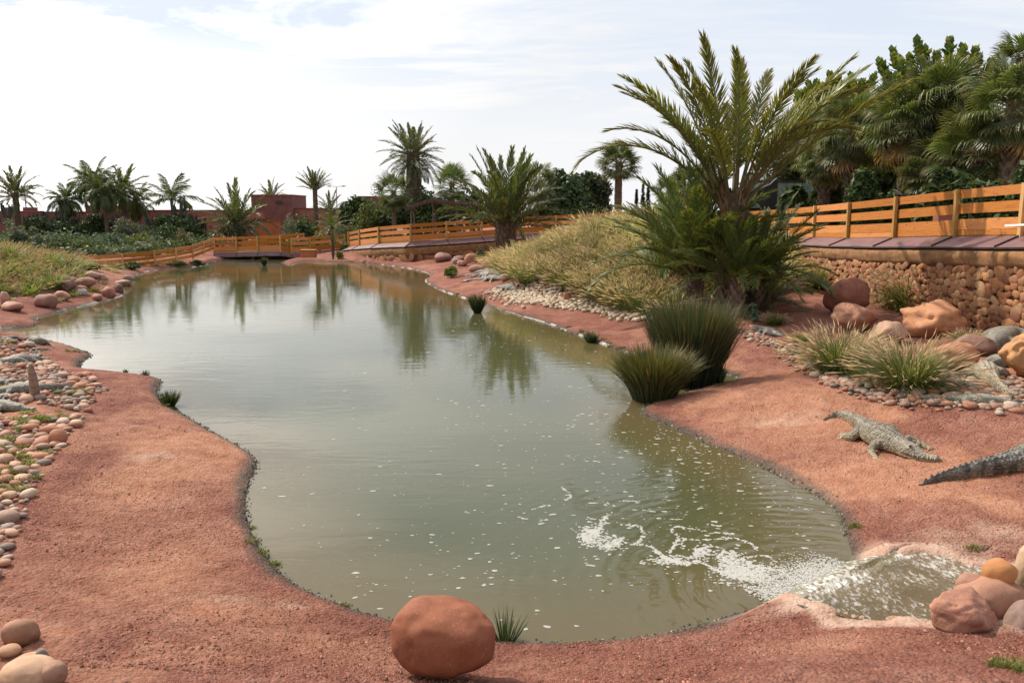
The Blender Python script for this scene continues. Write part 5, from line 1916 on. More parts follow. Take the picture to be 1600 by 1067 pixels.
def frond_mesh(droop, seed, n=46, leaf=.27, width=.028, vee=.55, hang=.25, start=.16, cols=((.055, .080, .026), (.085, .105, .030), (.17, .135, .035)), power=1.6, sweep=(1.05, .42), bend=0.0, name='frond'):
    """a feather leaf of length 1 running along +X; droop is the total bend"""
    r_ = np.random.default_rng(seed)
    mb_ = MB()
    m_ = 22
    s = np.linspace(0, 1, m_)
    el = -droop * s ** power
    side = bend * s ** 1.5
    ds_ = 1 / (m_ - 1)
    dirs = np.stack((np.cos(el) * np.cos(side), np.cos(el) * np.sin(side), np.sin(el)), 1)
    P = np.concatenate(([[0, 0, 0]], np.cumsum((dirs[:-1] + dirs[1:]) / 2 * ds_, 0)))
    rc = np.linspace(0, 1, m_)[:, None] * (np.array(cols[1]) - np.array((.16, .12, .06))) + np.array((.16, .12, .06))
    mb_.tube(P, np.interp(s, [0, .1, .3, 1], [.017, .011, .007, .002]), 4, rc)
    for k in range(n):
        u = start + (1 - start) * (k + .5) / n
        p = np.array([np.interp(u, s, P[:, i]) for i in range(3)])
        T = unit(np.array([np.interp(u, s, dirs[:, i]) for i in range(3)]))
        Y = unit(np.cross((0, 0, 1.0), T))
        N = np.cross(T, Y)
        v = (u - start) / (1 - start)
        ln = leaf * (.35 + .65 * math.sin(math.pi * min(1, .12 + v * .80)) ** .8) * (1 - .35 * v)
        a0 = sweep[0] + (sweep[1] - sweep[0]) * v
        for sg in (-1, 1):
            a = a0 + r_.normal(0, .10)
            ve = vee * (1 - .4 * v) + r_.normal(0, .22)
            d = T * math.cos(a) + (sg * Y * math.cos(ve) + N * math.sin(ve)) * math.sin(a)
            L_ = ln * r_.uniform(.82, 1.1)
            wd = width * r_.uniform(.8, 1.15)
            mid = p + d * L_ * .5 + np.array((0, 0, -hang * .12)) * L_
            tip = p + d * L_ + np.array((0, 0, -hang * .55)) * L_
            wv = unit(np.cross(d, N) + .3 * r_.normal(size=3)) * wd * .5
            b0 = p - wv * .35
            b1 = p + wv * .35
            f = r_.uniform()
            c0 = np.array(cols[0]) * (1 - f) + np.array(cols[1]) * f
            c1 = c0 * .55 + np.array(cols[2]) * .45 if v > .45 or f > .7 else c0 * .8 + np.array(cols[2]) * .2
            mb_.add([b0, b1, mid + wv, mid - wv, tip], q=[(0, 1, 2, 3)], t=[(3, 2, 4)], c=[c0, c0, c0, c0, c1])
    return mb_.mesh(name, M['frond'])


def fan_mesh(seed, pet=.5, n=30, spread=2.05, cols=((.050, .075, .027), (.075, .105, .036), (.20, .17, .07)), droopy=.35, name='fan_leaf'):
    """a fan leaf of total length 1 along +X: petiole, then folded ray segments"""
    r_ = np.random.default_rng(seed)
    mb_ = MB()
    s = np.linspace(0, 1, 6)
    P = np.stack((s * pet, 0 * s, -.06 * s * s), 1)
    mb_.tube(P, [.016, .013, .011, .010, .009, .008], 4, (.16, .17, .05))
    hub = P[-1]
    rad = 1 - pet
    for k in range(n):
        a = -spread + 2 * spread * k / (n - 1) + r_.normal(0, .02)
        L_ = rad * (.74 + .26 * math.cos(a * .55)) * r_.uniform(.92, 1.06)
        d = np.array((math.cos(a), math.sin(a), -.10 * abs(a) - .02))
        pr = np.array((-math.sin(a), math.cos(a), 0))
        w_ = L_ * math.tan(spread / (n - 1)) * .62
        fold = .022 * (1 if k % 2 else -1) * rad
        mid = hub + d * L_ * .58 + (0, 0, fold)
        dr = droopy * r_.uniform(.5, 1.5)
        q1 = mid + d * L_ * .22 + np.array((0, 0, -L_ * .10 * dr))
        tip = q1 + d * L_ * .16 * (1 - .5 * min(dr, 1)) + np.array((0, 0, -L_ * .30 * dr))
        f = r_.uniform()
        c0 = np.array(cols[0]) * (1 - f) + np.array(cols[1]) * f
        c1 = c0 * .6 + np.array(cols[2]) * .4
        mb_.add([hub, mid + pr * w_, mid - pr * w_, q1 + pr * w_ * .45, q1 - pr * w_ * .45, tip], t=[(0, 2, 1), (3, 4, 5)], q=[(1, 2, 4, 3)], c=[c0, c0, c0, c1, c1, c1])
    return mb_.mesh(name, M['fan'])


FR = {d: [frond_mesh(d, 200 + int(d * 100) + k, bend=(-.12, .1, .2)[k]) for k in range(3)] for d in (.35, .75, 1.25, 1.9)}
FR_STIFF = {d: [frond_mesh(d, 240 + int(d * 100) + k, n=40, leaf=.20, width=.026, vee=.6, hang=.1, cols=((.060, .075, .040), (.085, .10, .05), (.13, .13, .06))) for k in range(2)] for d in (.25, .7, 1.2, 1.8)}
FR_BIG = {d: [frond_mesh(d, 260 + int(d * 100) + k, n=84, leaf=.165, width=.011, vee=.5, hang=.2, start=.25, sweep=(.9, .36), power=1.9, bend=(-.18, .12, .28, 0)[k],
                         cols=((.085, .105, .030), (.130, .140, .036), (.36, .23, .045))) for k in range(4)] for d in (.3, .75, 1.25, 1.75)}
FR_SUCK = {d: [frond_mesh(d, 280 + int(d * 100) + k, n=60, leaf=.215, width=.014, vee=.5, hang=.2, start=.14, bend=(-.2, .15, .0)[k],
                          cols=((.050, .085, .028), (.085, .115, .030), (.30, .21, .045))) for k in range(3)] for d in (.35, .8, 1.3)}
FR_SOFT = {d: [frond_mesh(d, 300 + int(d * 100) + k, n=52, leaf=.30, width=.028, vee=.1, hang=1.1, sweep=(1.2, .6), cols=((.050, .080, .030), (.075, .105, .035), (.13, .13, .05))) for k in range(2)] for d in (.7, 1.2, 1.8)}
FR_MID = {d: [frond_mesh(d, 350 + int(d * 100) + k, n=50, leaf=.19, width=.020, vee=.55, hang=.15, start=.14, sweep=(.9, .4), bend=(-.15, .15)[k], cols=((.060, .080, .035), (.085, .105, .045), (.16, .15, .07))) for k in range(2)] for d in (.3, .7, 1.2)}
FR_DRY = [frond_mesh(1.3, 330 + k, n=40, leaf=.2, width=.018, vee=.1, hang=.5, cols=((.22, .12, .04), (.30, .18, .07), (.35, .22, .09))) for k in range(2)]
FAN = [fan_mesh(400 + k, droopy=(.3, .5, .8)[k]) for k in range(3)]
FAN_BIG = [fan_mesh(420 + k, pet=.48, n=40, droopy=(.35, .7, 1.1, .5)[k], cols=((.050, .075, .028), (.080, .105, .034), (.22, .19, .09))) for k in range(4)]
FAN_DRY = [fan_mesh(440 + k, pet=.45, n=30, droopy=1.1, cols=((.24, .15, .055), (.34, .22, .08), (.30, .18, .07))) for k in range(2)]


def put_leaf(name, me, parent, p, az, el, L_, roll=0.0):
    o = link(name, me, parent)
    o.matrix_basis = Matrix.Translation(Vector(p)) @ Matrix.Rotation(az, 4, 'Z') @ Matrix.Rotation(-el, 4, 'Y') @ Matrix.Rotation(roll, 4, 'X') @ Matrix.Scale(L_, 4)
    return o


def scaly_trunk(h, r0, r1, lean=(0, 0), scales=True, boots=.5, dz=.16, colr=(1, 1, 1), bulge=0.0):
    mb_ = MB()
    n = max(5, int(h / .35))
    s = np.linspace(0, 1, n)
    P = np.stack((lean[0] * s ** 1.4, lean[1] * s ** 1.4, -.2 + (h + .2) * s), 1)
    rad = r0 + (r1 - r0) * s + bulge * np.sin(s * math.pi)
    mb_.tube(P, rad, 12, colr)
    if scales:
        k = 0
        z = .05
        while z < h:
            u = (z + .2) / (h + .2)
            r_ = np.interp(u, s, rad)
            c = np.array((lean[0] * u ** 1.4, lean[1] * u ** 1.4, z))
            nn_ = max(6, int(2 * math.pi * r_ / .24))
            for j in range(nn_):
                a = 2 * math.pi * (j + .5 * (k % 2)) / nn_ + random.uniform(-.1, .1)
                d = np.array((math.cos(a), math.sin(a), 0))
                q_ = np.array((-d[1], d[0], 0))
                w_ = 2 * math.pi * r_ / nn_ * .46
                o = boots * random.uniform(.10, .17)
                g = random.uniform(.65, 1.45)
                hh_ = dz * 1.5
                A = c + d * r_ * .96
                mb_.add([A - q_ * w_, A + q_ * w_, A + q_ * w_ * .62 + (0, 0, hh_) + d * o, A - q_ * w_ * .62 + (0, 0, hh_) + d * o, A + (0, 0, hh_ * 1.05)],
                        q=[(0, 1, 2, 3)], t=[(3, 2, 4), (0, 3, 4), (1, 4, 2)], c=np.array(colr) * g)
            z += dz
            k += 1
    return mb_, P


def palm(name, label, px, py, D, L_, n, el=(85, -25), droops=None, trunk=(.25, .2), scale_boots=.5, lib=None, base=None, leaf='frond', elpow=.85, group=None, dry=0, az0=0.0, lean_px=0.0, cat='palm', jit=.12, dry_lib=None, dz=.2, mean=None):
    """px, py: where the heart of the crown is seen; D its distance"""
    c = PD(px, py, D)
    bx, by = c[0] - lean_px * D / F_PX, D
    zb = h1(bx, by) if base is None else base
    t = thing(name, (bx, by, zb), label, cat, group)
    h = c[2] - zb
    if h > .3:
        tm, P = scaly_trunk(h, trunk[0], trunk[1], (c[0] - bx, 0), boots=scale_boots, dz=dz)
        tm.build('trunk', M['trunk'], t)
    top = np.array((c[0] - bx, 0, h))
    keys = sorted(lib.keys()) if isinstance(lib, dict) else None
    for k in range(n):
        u = (k + .5) / n
        e = R(el[0] + (el[1] - el[0]) * u ** elpow) + random.gauss(0, jit * .6)
        az = az0 + k * 2.39996 + random.gauss(0, .12)
        if keys:
            want = (droops[0] + (droops[1] - droops[0]) * u) if droops else .4 + 1.2 * u
            want *= random.uniform(.75, 1.25)
            key = min(keys, key=lambda q_: abs(q_ - want))
            me = random.choice(lib[key])
        else:
            me = random.choice(lib)
        if u > 1 - dry:
            me = random.choice(dry_lib or FR_DRY)
        ll = L_ * random.uniform(.85, 1.1) * (1 - .12 * u)
        off = trunk[1] * .55
        p = top + np.array((math.cos(az) * off, math.sin(az) * off, -.5 * trunk[1] * u * 2))
        put_leaf(leaf, me, t, p, az, e, ll, random.gauss(0, .25))
    return t


G_PALM = 'date palms of the far garden'
palm('date_palm', 'dark date palm at the left edge in front of the garden wall', 24, 305, 104, 3.9, 34, (84, -12), (.4, 1.4), (.35, .3), lib=FR_STIFF)
palm('date_palm', 'low bushy date palm in front of the long red wall, left of the clay building', 370, 352, 96, 5.0, 38, (86, -5), (.25, 1.6), (.4, .35), lib=FR_STIFF, base=.3)
palm('date_palm', 'date palm of which only the top shows above the clay building', 424, 312, 126, 3.2, 22, (84, 5), (.3, 1.), (.3, .25), lib=FR_STIFF, base=.4)
palm('slim_palm', 'slim palm with an upright fan of fronds standing against the sky', 492, 296, 108, 3.0, 26, (86, 24), (.15, .5), (.30, .24), lib=FR_STIFF, base=.4)
palm('date_palm', 'small dark date palm right behind the slim palm', 516, 331, 112, 2.8, 26, (84, -15), (.4, 1.5), (.25, .2), lib=FR_STIFF, base=.4)
palm('young_palm', 'young palm with pale drooping lower leaves growing beside the footbridge', 519, 356, 74, 2.1, 24, (82, -25), (.4, 1.6), (.10, .07), lib=FR_SUCK, base=.45)
palm('tall_date_palm', 'tallest date palm of the far garden with a full round crown', 645, 240, 104, 4.2, 60, (86, -55), (.3, 1.0), (.85, .75), lib=FR_STIFF, base=.4, scale_boots=.9)
palm('feathery_palm', 'feathery palm with a dense drooping crown, behind the cactus hedge', 146, 288, 106, 3.6, 46, (78, -40), (.8, 1.8), (.22, .17), lib=FR_SOFT, base=.3)
palm('feathery_palm', 'feathery palm with a small crown, leftmost above the cactus hedge', 103, 312, 104, 2.7, 34, (75, -45), (.8, 1.8), (.18, .14), lib=FR_SOFT, base=.3)
palm('feathery_palm', 'feathery palm with a bare pale trunk in front of the gate tower', 163, 300, 98, 3.2, 34, (75, -30), (.8, 1.8), (.20, .15), lib=FR_SOFT, base=.3)
palm('date_palm', 'yellow-green date palm right of the gate tower', 192, 297, 106, 3.4, 34, (84, -35), (.5, 1.3), (.36, .3), lib=FR, base=.3)
palm('date_palm', 'dull green date palm with a thick shaggy trunk beside the yellow-green one', 212, 312, 110, 2.9, 28, (80, -50), (.6, 1.7), (.34, .3), lib=FR_SOFT, base=.3)
palm('feathery_palm', 'feathery palm with two long side fronds above the middle of the cactus hedge', 268, 312, 104, 4.0, 13, (84, 2), (.5, 1.3), (.16, .11), lib=FR_SOFT, base=.3)
palm('stubby_palm', 'stubby date palm with a thick scaly trunk at the foot of the grass mound', 790, 343, 62, 5.1, 54, (88, 20), (.25, 1.1), (.80, .72), lib=FR_MID, scale_boots=1.0, dz=.24, jit=.14)
G_FAN = 'fan palms behind the ramp'
palm('fan_palm', 'fan palm with a shaggy pale trunk left of the tall date palm', 615, 300, 96, 2.7, 34, (85, -60), None, (.26, .22), lib=FAN, base=.5, leaf='fan_leaf')
palm('fan_palm', 'fan palm between the tall date palm and the stubby palm', 706, 288, 92, 2.7, 34, (85, -60), None, (.26, .22), lib=FAN, base=.5, leaf='fan_leaf')
palm('fan_palm', 'fan palm close behind the right side of the stubby palm', 838, 288, 88, 2.8, 36, (85, -60), None, (.28, .22), lib=FAN, base=.5, leaf='fan_leaf')
palm('fan_palm', 'lone fan palm with a clean trunk against the sky left of the big date palm', 967, 256, 84, 2.6, 46, (86, -40), None, (.36, .28), lib=FAN, base=.8, leaf='fan_leaf', scale_boots=.8)
palm('fan_palm', 'low fan palm with yellow tips just left of the big date palm', 1080, 292, 52, 1.7, 34, (82, -40), None, (.22, .18), lib=FAN, base=1.8, leaf='fan_leaf', dry=.12, dry_lib=FAN_DRY)
palm('fan_palm', 'small fan palm low behind the grass mound top', 1048, 300, 58, 1.6, 28, (80, -30), None, (.2, .16), lib=FAN, base=1.8, leaf='fan_leaf')

# the big date palm by the pond: its fronds are placed one by one
bp = gp(1143, 492)
DB = bp[1] + .4
crown = PD(1146, 306, DB)
big = thing('big_date_palm', (bp[0], DB, bp[2]), 'big date palm with long arching fronds, tallest on the right bank', 'palm')
hb = crown[2] - bp[2]
tm, _ = scaly_trunk(hb, .42, .40, (crown[0] - bp[0], 0), boots=1.0, dz=.20, bulge=.04)
tm.build('trunk', M['trunk'], big)
top = np.array((crown[0] - bp[0], 0, hb))
px2m = DB / F_PX
# (azimuth in degrees: 0 = towards the right, 180 = left, 90 = away; elevation; length in pixels; droop)
spec = [(180, 52, 285, 1.75), (176, 58, 262, 1.25), (188, 62, 268, .75), (168, 68, 262, .75), (195, 70, 268, .75), (200, 78, 250, .75), (160, 77, 250, .3), (215, 82, 255, .3), (120, 82, 240, .3), (270, 84, 235, .75),
        (60, 85, 240, .3), (30, 82, 240, .75), (330, 78, 245, .75), (20, 72, 258, .75), (350, 66, 262, .3), (0, 60, 272, .75), (5, 52, 290, .3), (352, 44, 292, .3), (330, 62, 215, 1.25), (15, 46, 210, 1.25),
        (300, 68, 215, 1.25), (240, 68, 210, 1.25), (75, 64, 240, .75), (110, 62, 235, .75), (285, 76, 235, .75), (150, 66, 250, .75), (315, 74, 240, .75), (225, 72, 235, .75)]
for az, el_, lp, dr in spec:
    me = random.choice(FR_BIG[dr])
    a = R(az) + random.gauss(0, .05)
    put_leaf('frond', me, big, top + np.array((math.cos(a) * .26, math.sin(a) * .26, -.25 + random.uniform(-.35, .15))), a, R(el_ - (6 if 60 < el_ < 84 else 0)) + random.gauss(0, .03), lp * .95 * px2m * random.uniform(.96, 1.05), random.gauss(0, .35))
for k in range(34):
    a = random.uniform(0, 6.28)
    z = hb - random.uniform(.0, 1.6)
    mb = MB()
    d = np.array((math.cos(a), math.sin(a), 0))
    l_ = random.uniform(.45, .95)
    s_ = np.linspace(0, 1, 4)
    mb.tube([np.array((top[0], 0, z)) + d * (.34 + .22 * q_) + np.array((0, 0, l_ * q_)) for q_ in s_], [.055, .045, .035, .02], 5, np.array((1.9, 1.35, .8)) * random.uniform(.6, 1.1))
    mb.build('frond_stub', M['trunk'], big)


def sucker(label, px, py, D, trunk_h, n, L_, el, az_c=None, az_w=math.pi, seed=0):
    g = gp(px, py)
    D_ = D if D else g[1]
    p = PD(px, py, D_)
    z = h1(p[0], D_)
    t = thing('palm_sucker', (p[0], D_, z), label, 'palm')
    tm_, _ = scaly_trunk(trunk_h, .26, .22, boots=.8, dz=.17)
    tm_.build('trunk', M['trunk'], t)
    for k in range(n):
        u = (k + .5) / n
        az = (k * 2.4) if az_c is None else az_c + random.uniform(-az_w, az_w)
        e = R(el[0] + (el[1] - el[0]) * u) + random.gauss(0, .08)
        key = min(FR_SUCK, key=lambda q_: abs(q_ - (.3 + 1.0 * u * random.uniform(.7, 1.2))))
        put_leaf('frond', random.choice(FR_SUCK[key]), t, (math.cos(az) * .12, math.sin(az) * .12, trunk_h - .1 * u), az, e, L_ * random.uniform(.8, 1.1), random.gauss(0, .3))


b0 = bp[1]
sucker('left palm sucker leaning over the grass mound beside the big date palm', 1085, 474, b0 + 1.2, 1.4, 40, 4.2, (88, 36))
sucker('front palm sucker with a dark trunk at the foot of the big date palm', 1150, 490, b0 - .6, 1.3, 32, 2.7, (86, 16))
sucker('right palm sucker whose fronds reach across the board fence', 1180, 482, b0 + .6, 1.1, 34, 3.1, (80, 24))
sucker('palm sucker behind the left one, with fronds rising above the mound top', 1062, 440, b0 + 4.5, .8, 30, 3.9, (87, 30))
sucker('small palm sucker spreading low fronds right of the big date palm', 1196, 478, b0 + 1.2, .4, 22, 2.1, (65, -5))

# ------------------------------------------------------------------ trees and bushes made of many leaves
def leaf_cloud(mb_, c, r_, n, size, cols, seed, lobes=9, flat=.5, shell=.55, up=0.0, m=0):
    g = np.random.default_rng(seed)
    c, r_ = np.array(c, float), np.array(r_, float)
    L_ = g.normal(size=(lobes, 3))
    L_ /= np.linalg.norm(L_, axis=1)[:, None]
    L_[:, 2] = np.abs(L_[:, 2]) * 1.5 - .62
    L_[: lobes // 2, 2] = -.55
    lr = g.uniform(.34, .58, lobes)
    lc = L_ * (1 - lr * .85)[:, None]
    k = g.integers(0, lobes, n)
    d = g.normal(size=(n, 3))
    d /= np.linalg.norm(d, axis=1)[:, None]
    rad = (shell + (1 - shell) * g.uniform(0, 1, n)) * lr[k]
    P = lc[k] + d * rad[:, None]
    nrm = d * .7 + g.normal(size=(n, 3)) * .6
    nrm[:, 2] += up
    nrm /= np.linalg.norm(nrm, axis=1)[:, None]
    a = np.cross(nrm, g.normal(size=(n, 3)))
    a /= np.linalg.norm(a, axis=1)[:, None] + 1e-9
    b_ = np.cross(nrm, a)
    s_ = size * g.uniform(.6, 1.3, n)[:, None]
    X = c + P * r_
    V_ = np.stack((X - a * s_, X + b_ * s_ * flat, X + a * s_, X - b_ * s_ * flat), 1).reshape(-1, 3)
    cc = np.array(cols)[g.integers(0, len(cols), n)] * (.75 + .5 * g.uniform(0, 1, (lobes, 1)))[k] * g.uniform(.8, 1.2, (n, 1))
    mb_.add(V_, q=np.arange(n * 4).reshape(-1, 4), c=np.repeat(cc, 4, 0), m=m)


GRN = ((.040, .065, .022), (.055, .085, .028), (.075, .105, .032))
DKG = ((.030, .052, .022), (.042, .068, .027), (.058, .085, .032))
YGR = ((.10, .12, .030), (.13, .14, .035), (.08, .105, .03))
TEAL = ((.070, .105, .085), (.10, .135, .11), (.055, .085, .065))
GREY = ((.10, .12, .085), (.14, .155, .11), (.08, .10, .07))


def bush(label, px, pbot, wpx, hpx, D, cols, n=900, leaf=.14, seed=0, cat='bush', name='bush', lobes=10, up=.1, stems=3, flat=.5, z=None, squash=1.0):
    p = PD(px, pbot, D)
    zz_ = h1(p[0], D) if z is None else z
    w, h = wpx * D / F_PX / 2, hpx * D / F_PX
    # the foot stands on the ground, the top ends where it is seen
    ztop = PD(px, pbot - hpx, D)[2]
    h = max(ztop - zz_, h * .6)
    t = thing(name, (p[0], D, zz_), label, cat)
    mb_ = MB()
    leaf_cloud(mb_, (0, 0, h * .5), (w * 1.02, w * .8 * squash, h * .52), n, leaf, cols, seed, lobes, up=up, flat=flat)
    mb_.build('foliage', M['leaf'], t)
    mb_ = MB()
    g = np.random.default_rng(seed + 5)
    for k in range(stems):
        a = g.uniform(0, 6.28)
        e = np.array((math.cos(a) * w * .35, math.sin(a) * w * .3, h * .55))
        mb_.tube([(0, 0, -.1), e * .4 + (0, 0, .1), e], [.06, .045, .02], 5, (.8, .7, .6))
    mb_.build('stem', M['bark'], t)
    return t


def tree(label, px, pbot, wpx, top, D, cols, n=3200, leaf=.2, seed=0, trunk_h=.30, z=None, cat='tree', name='tree', lobes=16, tr=.16, depth=.8):
    p = PD(px, pbot, D)
    zz_ = h1(p[0], D) if z is None else z
    ztop = PD(px, top, D)[2]
    h = ztop - zz_
    w = wpx * D / F_PX / 2
    t = thing(name, (p[0], D, zz_), label, cat)
    g = np.random.default_rng(seed)
    mb_ = MB()
    th = h * trunk_h
    mb_.tube(spline(np.array([(0, 0, -.2), (g.normal(0, .08), 0, th * .5), (g.normal(0, .1), g.normal(0, .1), th)]), 4), np.linspace(tr * 1.3, tr * .9, 9), 9)
    mb_.build('trunk', M['bark'], t)
    for k in range(5):
        a = k * 1.257 + g.uniform(-.4, .4)
        e = np.array((math.cos(a) * w * .6, math.sin(a) * w * .5, th + (h - th) * g.uniform(.4, .75)))
        b2 = MB()
        b2.tube(spline(np.array([(0, 0, th * .9), e * .45 + (0, 0, th * .5), e]), 4), np.linspace(tr * .6, tr * .12, 9), 6)
        b2.build('limb', M['bark'], t)
    mb_ = MB()
    leaf_cloud(mb_, (0, 0, th + (h - th) * .48), (w, w * depth, (h - th) * .56), int(n * 1.6), leaf * 1.2, cols, seed + 1, lobes)
    mb_.build('crown', M['leaf'], t)
    return t


# far garden, left to right
def cactus_hedge(label, x0, x1, top, D, seed, n=64, foot=390):
    g = np.random.default_rng(seed)
    a, b_ = PD(x0, foot, D), PD(x1, foot, D)
    zt_ = PD(0, top, D)[2]
    c = np.array(((a[0] + b_[0]) / 2, D, .3))
    t = thing('cactus_hedge', c, label, 'hedge')
    for k in range(n):
        u = (k + .5) / n
        x = a[0] + (b_[0] - a[0]) * u + g.normal(0, .25)
        y = g.uniform(-.7, .9)
        h = (zt_ - .3) * g.uniform(.62, 1.0) * (1.14 if g.uniform() < .10 else 1)
        r_ = g.uniform(.11, .19)
        m_ = 10
        an = np.arange(m_) * 2 * math.pi / m_
        rr_ = r_ * np.where(np.arange(m_) % 2, .68, 1.0)
        mb_ = MB()
        zs = np.array((-.1, h * .3, h * .7, h * .93, h))
        ks = np.array((.85, 1, 1, .75, .12))
        lx = g.normal(0, .12)
        V_ = [((x - c[0]) + lx * (z / h) + rr_[q_] * s_ * math.cos(an[q_]), y + rr_[q_] * s_ * math.sin(an[q_]), z) for z, s_ in zip(zs, ks) for q_ in range(m_)]
        g0 = g.uniform(.7, 1.2)
        mb_.add(V_, q=[(i_ * m_ + q_, i_ * m_ + (q_ + 1) % m_, (i_ + 1) * m_ + (q_ + 1) % m_, (i_ + 1) * m_ + q_) for i_ in range(4) for q_ in range(m_)], t=[(4 * m_, 4 * m_ + q_, 4 * m_ + q_ + 1) for q_ in range(1, m_ - 1)], c=np.array((.028, .042, .026)) * g0)
        mb_.build('cactus_stem', M['cactus'], t)


cactus_hedge('dark columnar cactus hedge at the left, under the feathery palms', 46, 112, 331, 101, 501, 70)
cactus_hedge('dark columnar cactus hedge behind the grey dome bush', 112, 190, 337, 103, 502, 80)
cactus_hedge('dark columnar cactus hedge under the feathery palm with two long fronds', 232, 318, 333, 100, 503, 88)


ug = MB()
gu = np.random.default_rng(590)
for _ in range(420):
    D_ = gu.uniform(70, 104)
    x = PD(gu.uniform(-60, 330), 380, D_)[0]
    if sdist(np.array([x]), np.array([D_]), POND)[0] < 5 or D_ < np.interp(x, [-36, -24], [66, 82]):
        continue
    s_ = gu.uniform(.6, 1.3) * (1 + max(0, D_ - 74) / 30)
    leaf_cloud(ug, (x, D_, h1(x, D_) + s_ * .35), (s_ * 1.3, s_, s_ * .6), 70, .22, (DKG, GRN, GREY, TEAL)[int(gu.integers(0, 4))], int(gu.integers(0, 9999)), 5)
for _ in range(260):
    D_ = gu.uniform(84, 108)
    x = PD(gu.uniform(440, 960), 350, D_)[0]
    s_ = gu.uniform(.6, 1.2)
    leaf_cloud(ug, (x, D_, h1(x, D_) + s_ * .45), (s_ * 1.3, s_, s_ * .7), 70, .22, (DKG, GRN, DKG, YGR)[int(gu.integers(0, 4))], int(gu.integers(0, 9999)), 5)
tag(ug.build('undergrowth', M['leaf']), 'low mixed undergrowth of the far garden', kind='stuff')


def candelabra(label, px, pbot, top, D, seed, spread=12):
    p = PD(px, pbot, D)
    t = thing('candelabra_cactus', (p[0], D, .3), label, 'cactus')
    zt_ = PD(px, top, D)[2] - .3
    g = np.random.default_rng(seed)
    mb_ = MB(); mb_.tube([(0, 0, -.1), (0, 0, zt_ * .5), (.05, 0, zt_ * .98)], [.2, .2, .08], 8, (.03, .045, .028)); mb_.build('main_stem', M['cactus'], t)
    for k in range(9):
        a = g.uniform(0, 6.28)
        z0 = zt_ * g.uniform(.42, .75)
        o = spread * D / F_PX * g.uniform(.5, 1.1)
        d = np.array((math.cos(a), math.sin(a) * .5, 0))
        mb_ = MB()
        mb_.tube(spline(np.array([(0, 0, z0), d * o * .8 + (0, 0, z0 + .15), d * o + (0, 0, z0 + .6), d * o * 1.05 + (0, 0, min(zt_, z0 + g.uniform(1.0, 2.0)))]), 4), np.linspace(.14, .07, 13), 7, np.array((.03, .046, .028)) * g.uniform(.8, 1.2))
        mb_.build('arm', M['cactus'], t)


candelabra('candelabra cactus with many upright arms right of the feathery palm', 284, 360, 304, 99, 511, 14)
candelabra('candelabra cactus at the foot of the date palm on the left edge', 18, 372, 318, 100, 512, 14)
bush('dark leafy hedge filling the left cactus hedge', 76, 392, 78, 62, 98, DKG, 2600, .2, 518, lobes=16, squash=.3)
bush('dark leafy hedge behind the blue-grey shrubs', 150, 392, 90, 58, 99, DKG, 2800, .2, 519, lobes=16, squash=.3)
bush('dark leafy hedge filling the right cactus hedge', 276, 392, 88, 60, 97, DKG, 2800, .2, 520, lobes=16, squash=.3)
bush('grey-green dome shaped bush in front of the cactus hedge', 209, 384, 62, 56, 92, GREY, 2200, .16, 521, lobes=16)
bush('round dark green bush behind the left end of the low rail fence', 106, 405, 72, 36, 74, GRN, 2600, .14, 522, lobes=14, squash=.8)
bush('pale leafy shrub in front of the left cactus hedge', 60, 384, 40, 32, 80, GREY, 900, .16, 523)
bush('variegated shrub on top of the left mound at the left edge', 24, 376, 40, 38, 78, GREY, 800, .16, 524)
bush('blue-grey agave-like shrub left of the grey dome bush', 160, 390, 44, 28, 84, TEAL, 700, .22, 525, flat=.2, up=.6)
bush('blue-grey shrub between the dark green bush and the dome bush', 88, 384, 40, 30, 86, TEAL, 700, .16, 526)
bush('yellow-green low shrub under the grey dome bush', 218, 391, 50, 32, 80, YGR, 800, .13, 527)
bush('teal shrub behind the middle of the low rail fence', 178, 392, 52, 30, 82, TEAL, 700, .15, 528)
bush('dark bush below the right end of the cactus hedge', 262, 388, 62, 40, 90, DKG, 900, .16, 529)
bush('bush with rusty pink tips right of the cactus hedge', 287, 384, 36, 30, 86, ((.08, .10, .05), (.17, .10, .06), (.06, .09, .04)), 800, .14, 530)
bush('dark green bush at the foot of the low date palm', 368, 372, 56, 36, 94, DKG, 1300, .2, 531, flat=.2, up=.4)
bush('pale green palm-like bush left of the slim palm', 449, 362, 30, 30, 98, GREY, 600, .24, 532, flat=.15, up=.5)
bush('dark green bush under the slim palm', 480, 358, 44, 28, 102, DKG, 900, .2, 533)
bush('wide dark bush between the clay building and the slim palm', 466, 352, 60, 18, 106, GRN, 800, .2, 534)
bush('small dark pot-like shrub at the gap in the footbridge railing', 497, 384, 9, 24, 88, DKG, 260, .12, 535)
bush('orange-tinged shrub left of the young palm', 501, 358, 22, 16, 90, ((.22, .12, .04), (.28, .15, .05), (.10, .10, .03)), 350, .14, 536)
bush('yellow-green bush right of the young palm', 573, 350, 52, 34, 100, YGR, 1500, .17, 537, lobes=14)
bush('dark green bush behind the lowest part of the ramp fence', 548, 358, 50, 22, 98, GRN, 900, .17, 538)
bush('grey-leaved bush left of the first fan palm', 588, 322, 36, 40, 104, GREY, 900, .16, 539)
bush('bright green bush on the far bank below the ramp wall', 529, 405, 17, 13, gp(529, 405)[1], ((.12, .15, .02), (.16, .18, .03), (.09, .12, .02)), 420, .09, 540)
for k, (px, pb, w, h, D, l) in enumerate(((205, 419, 44, 10, 61, 'low green plant in front of the low rail fence, left one'), (278, 415, 36, 8, 66, 'low pale green plant at the foot of the low rail fence, near the footbridge'), (308, 414, 26, 8, 68, 'low green plant beside the footbridge end'), (140, 425, 44, 12, 56, 'low yellow-green plant under the left end of the low rail fence'))):
    bush(l, px, pb, w, h, D, YGR if k % 2 else GRN, 420, .10, 545 + k, squash=.6)
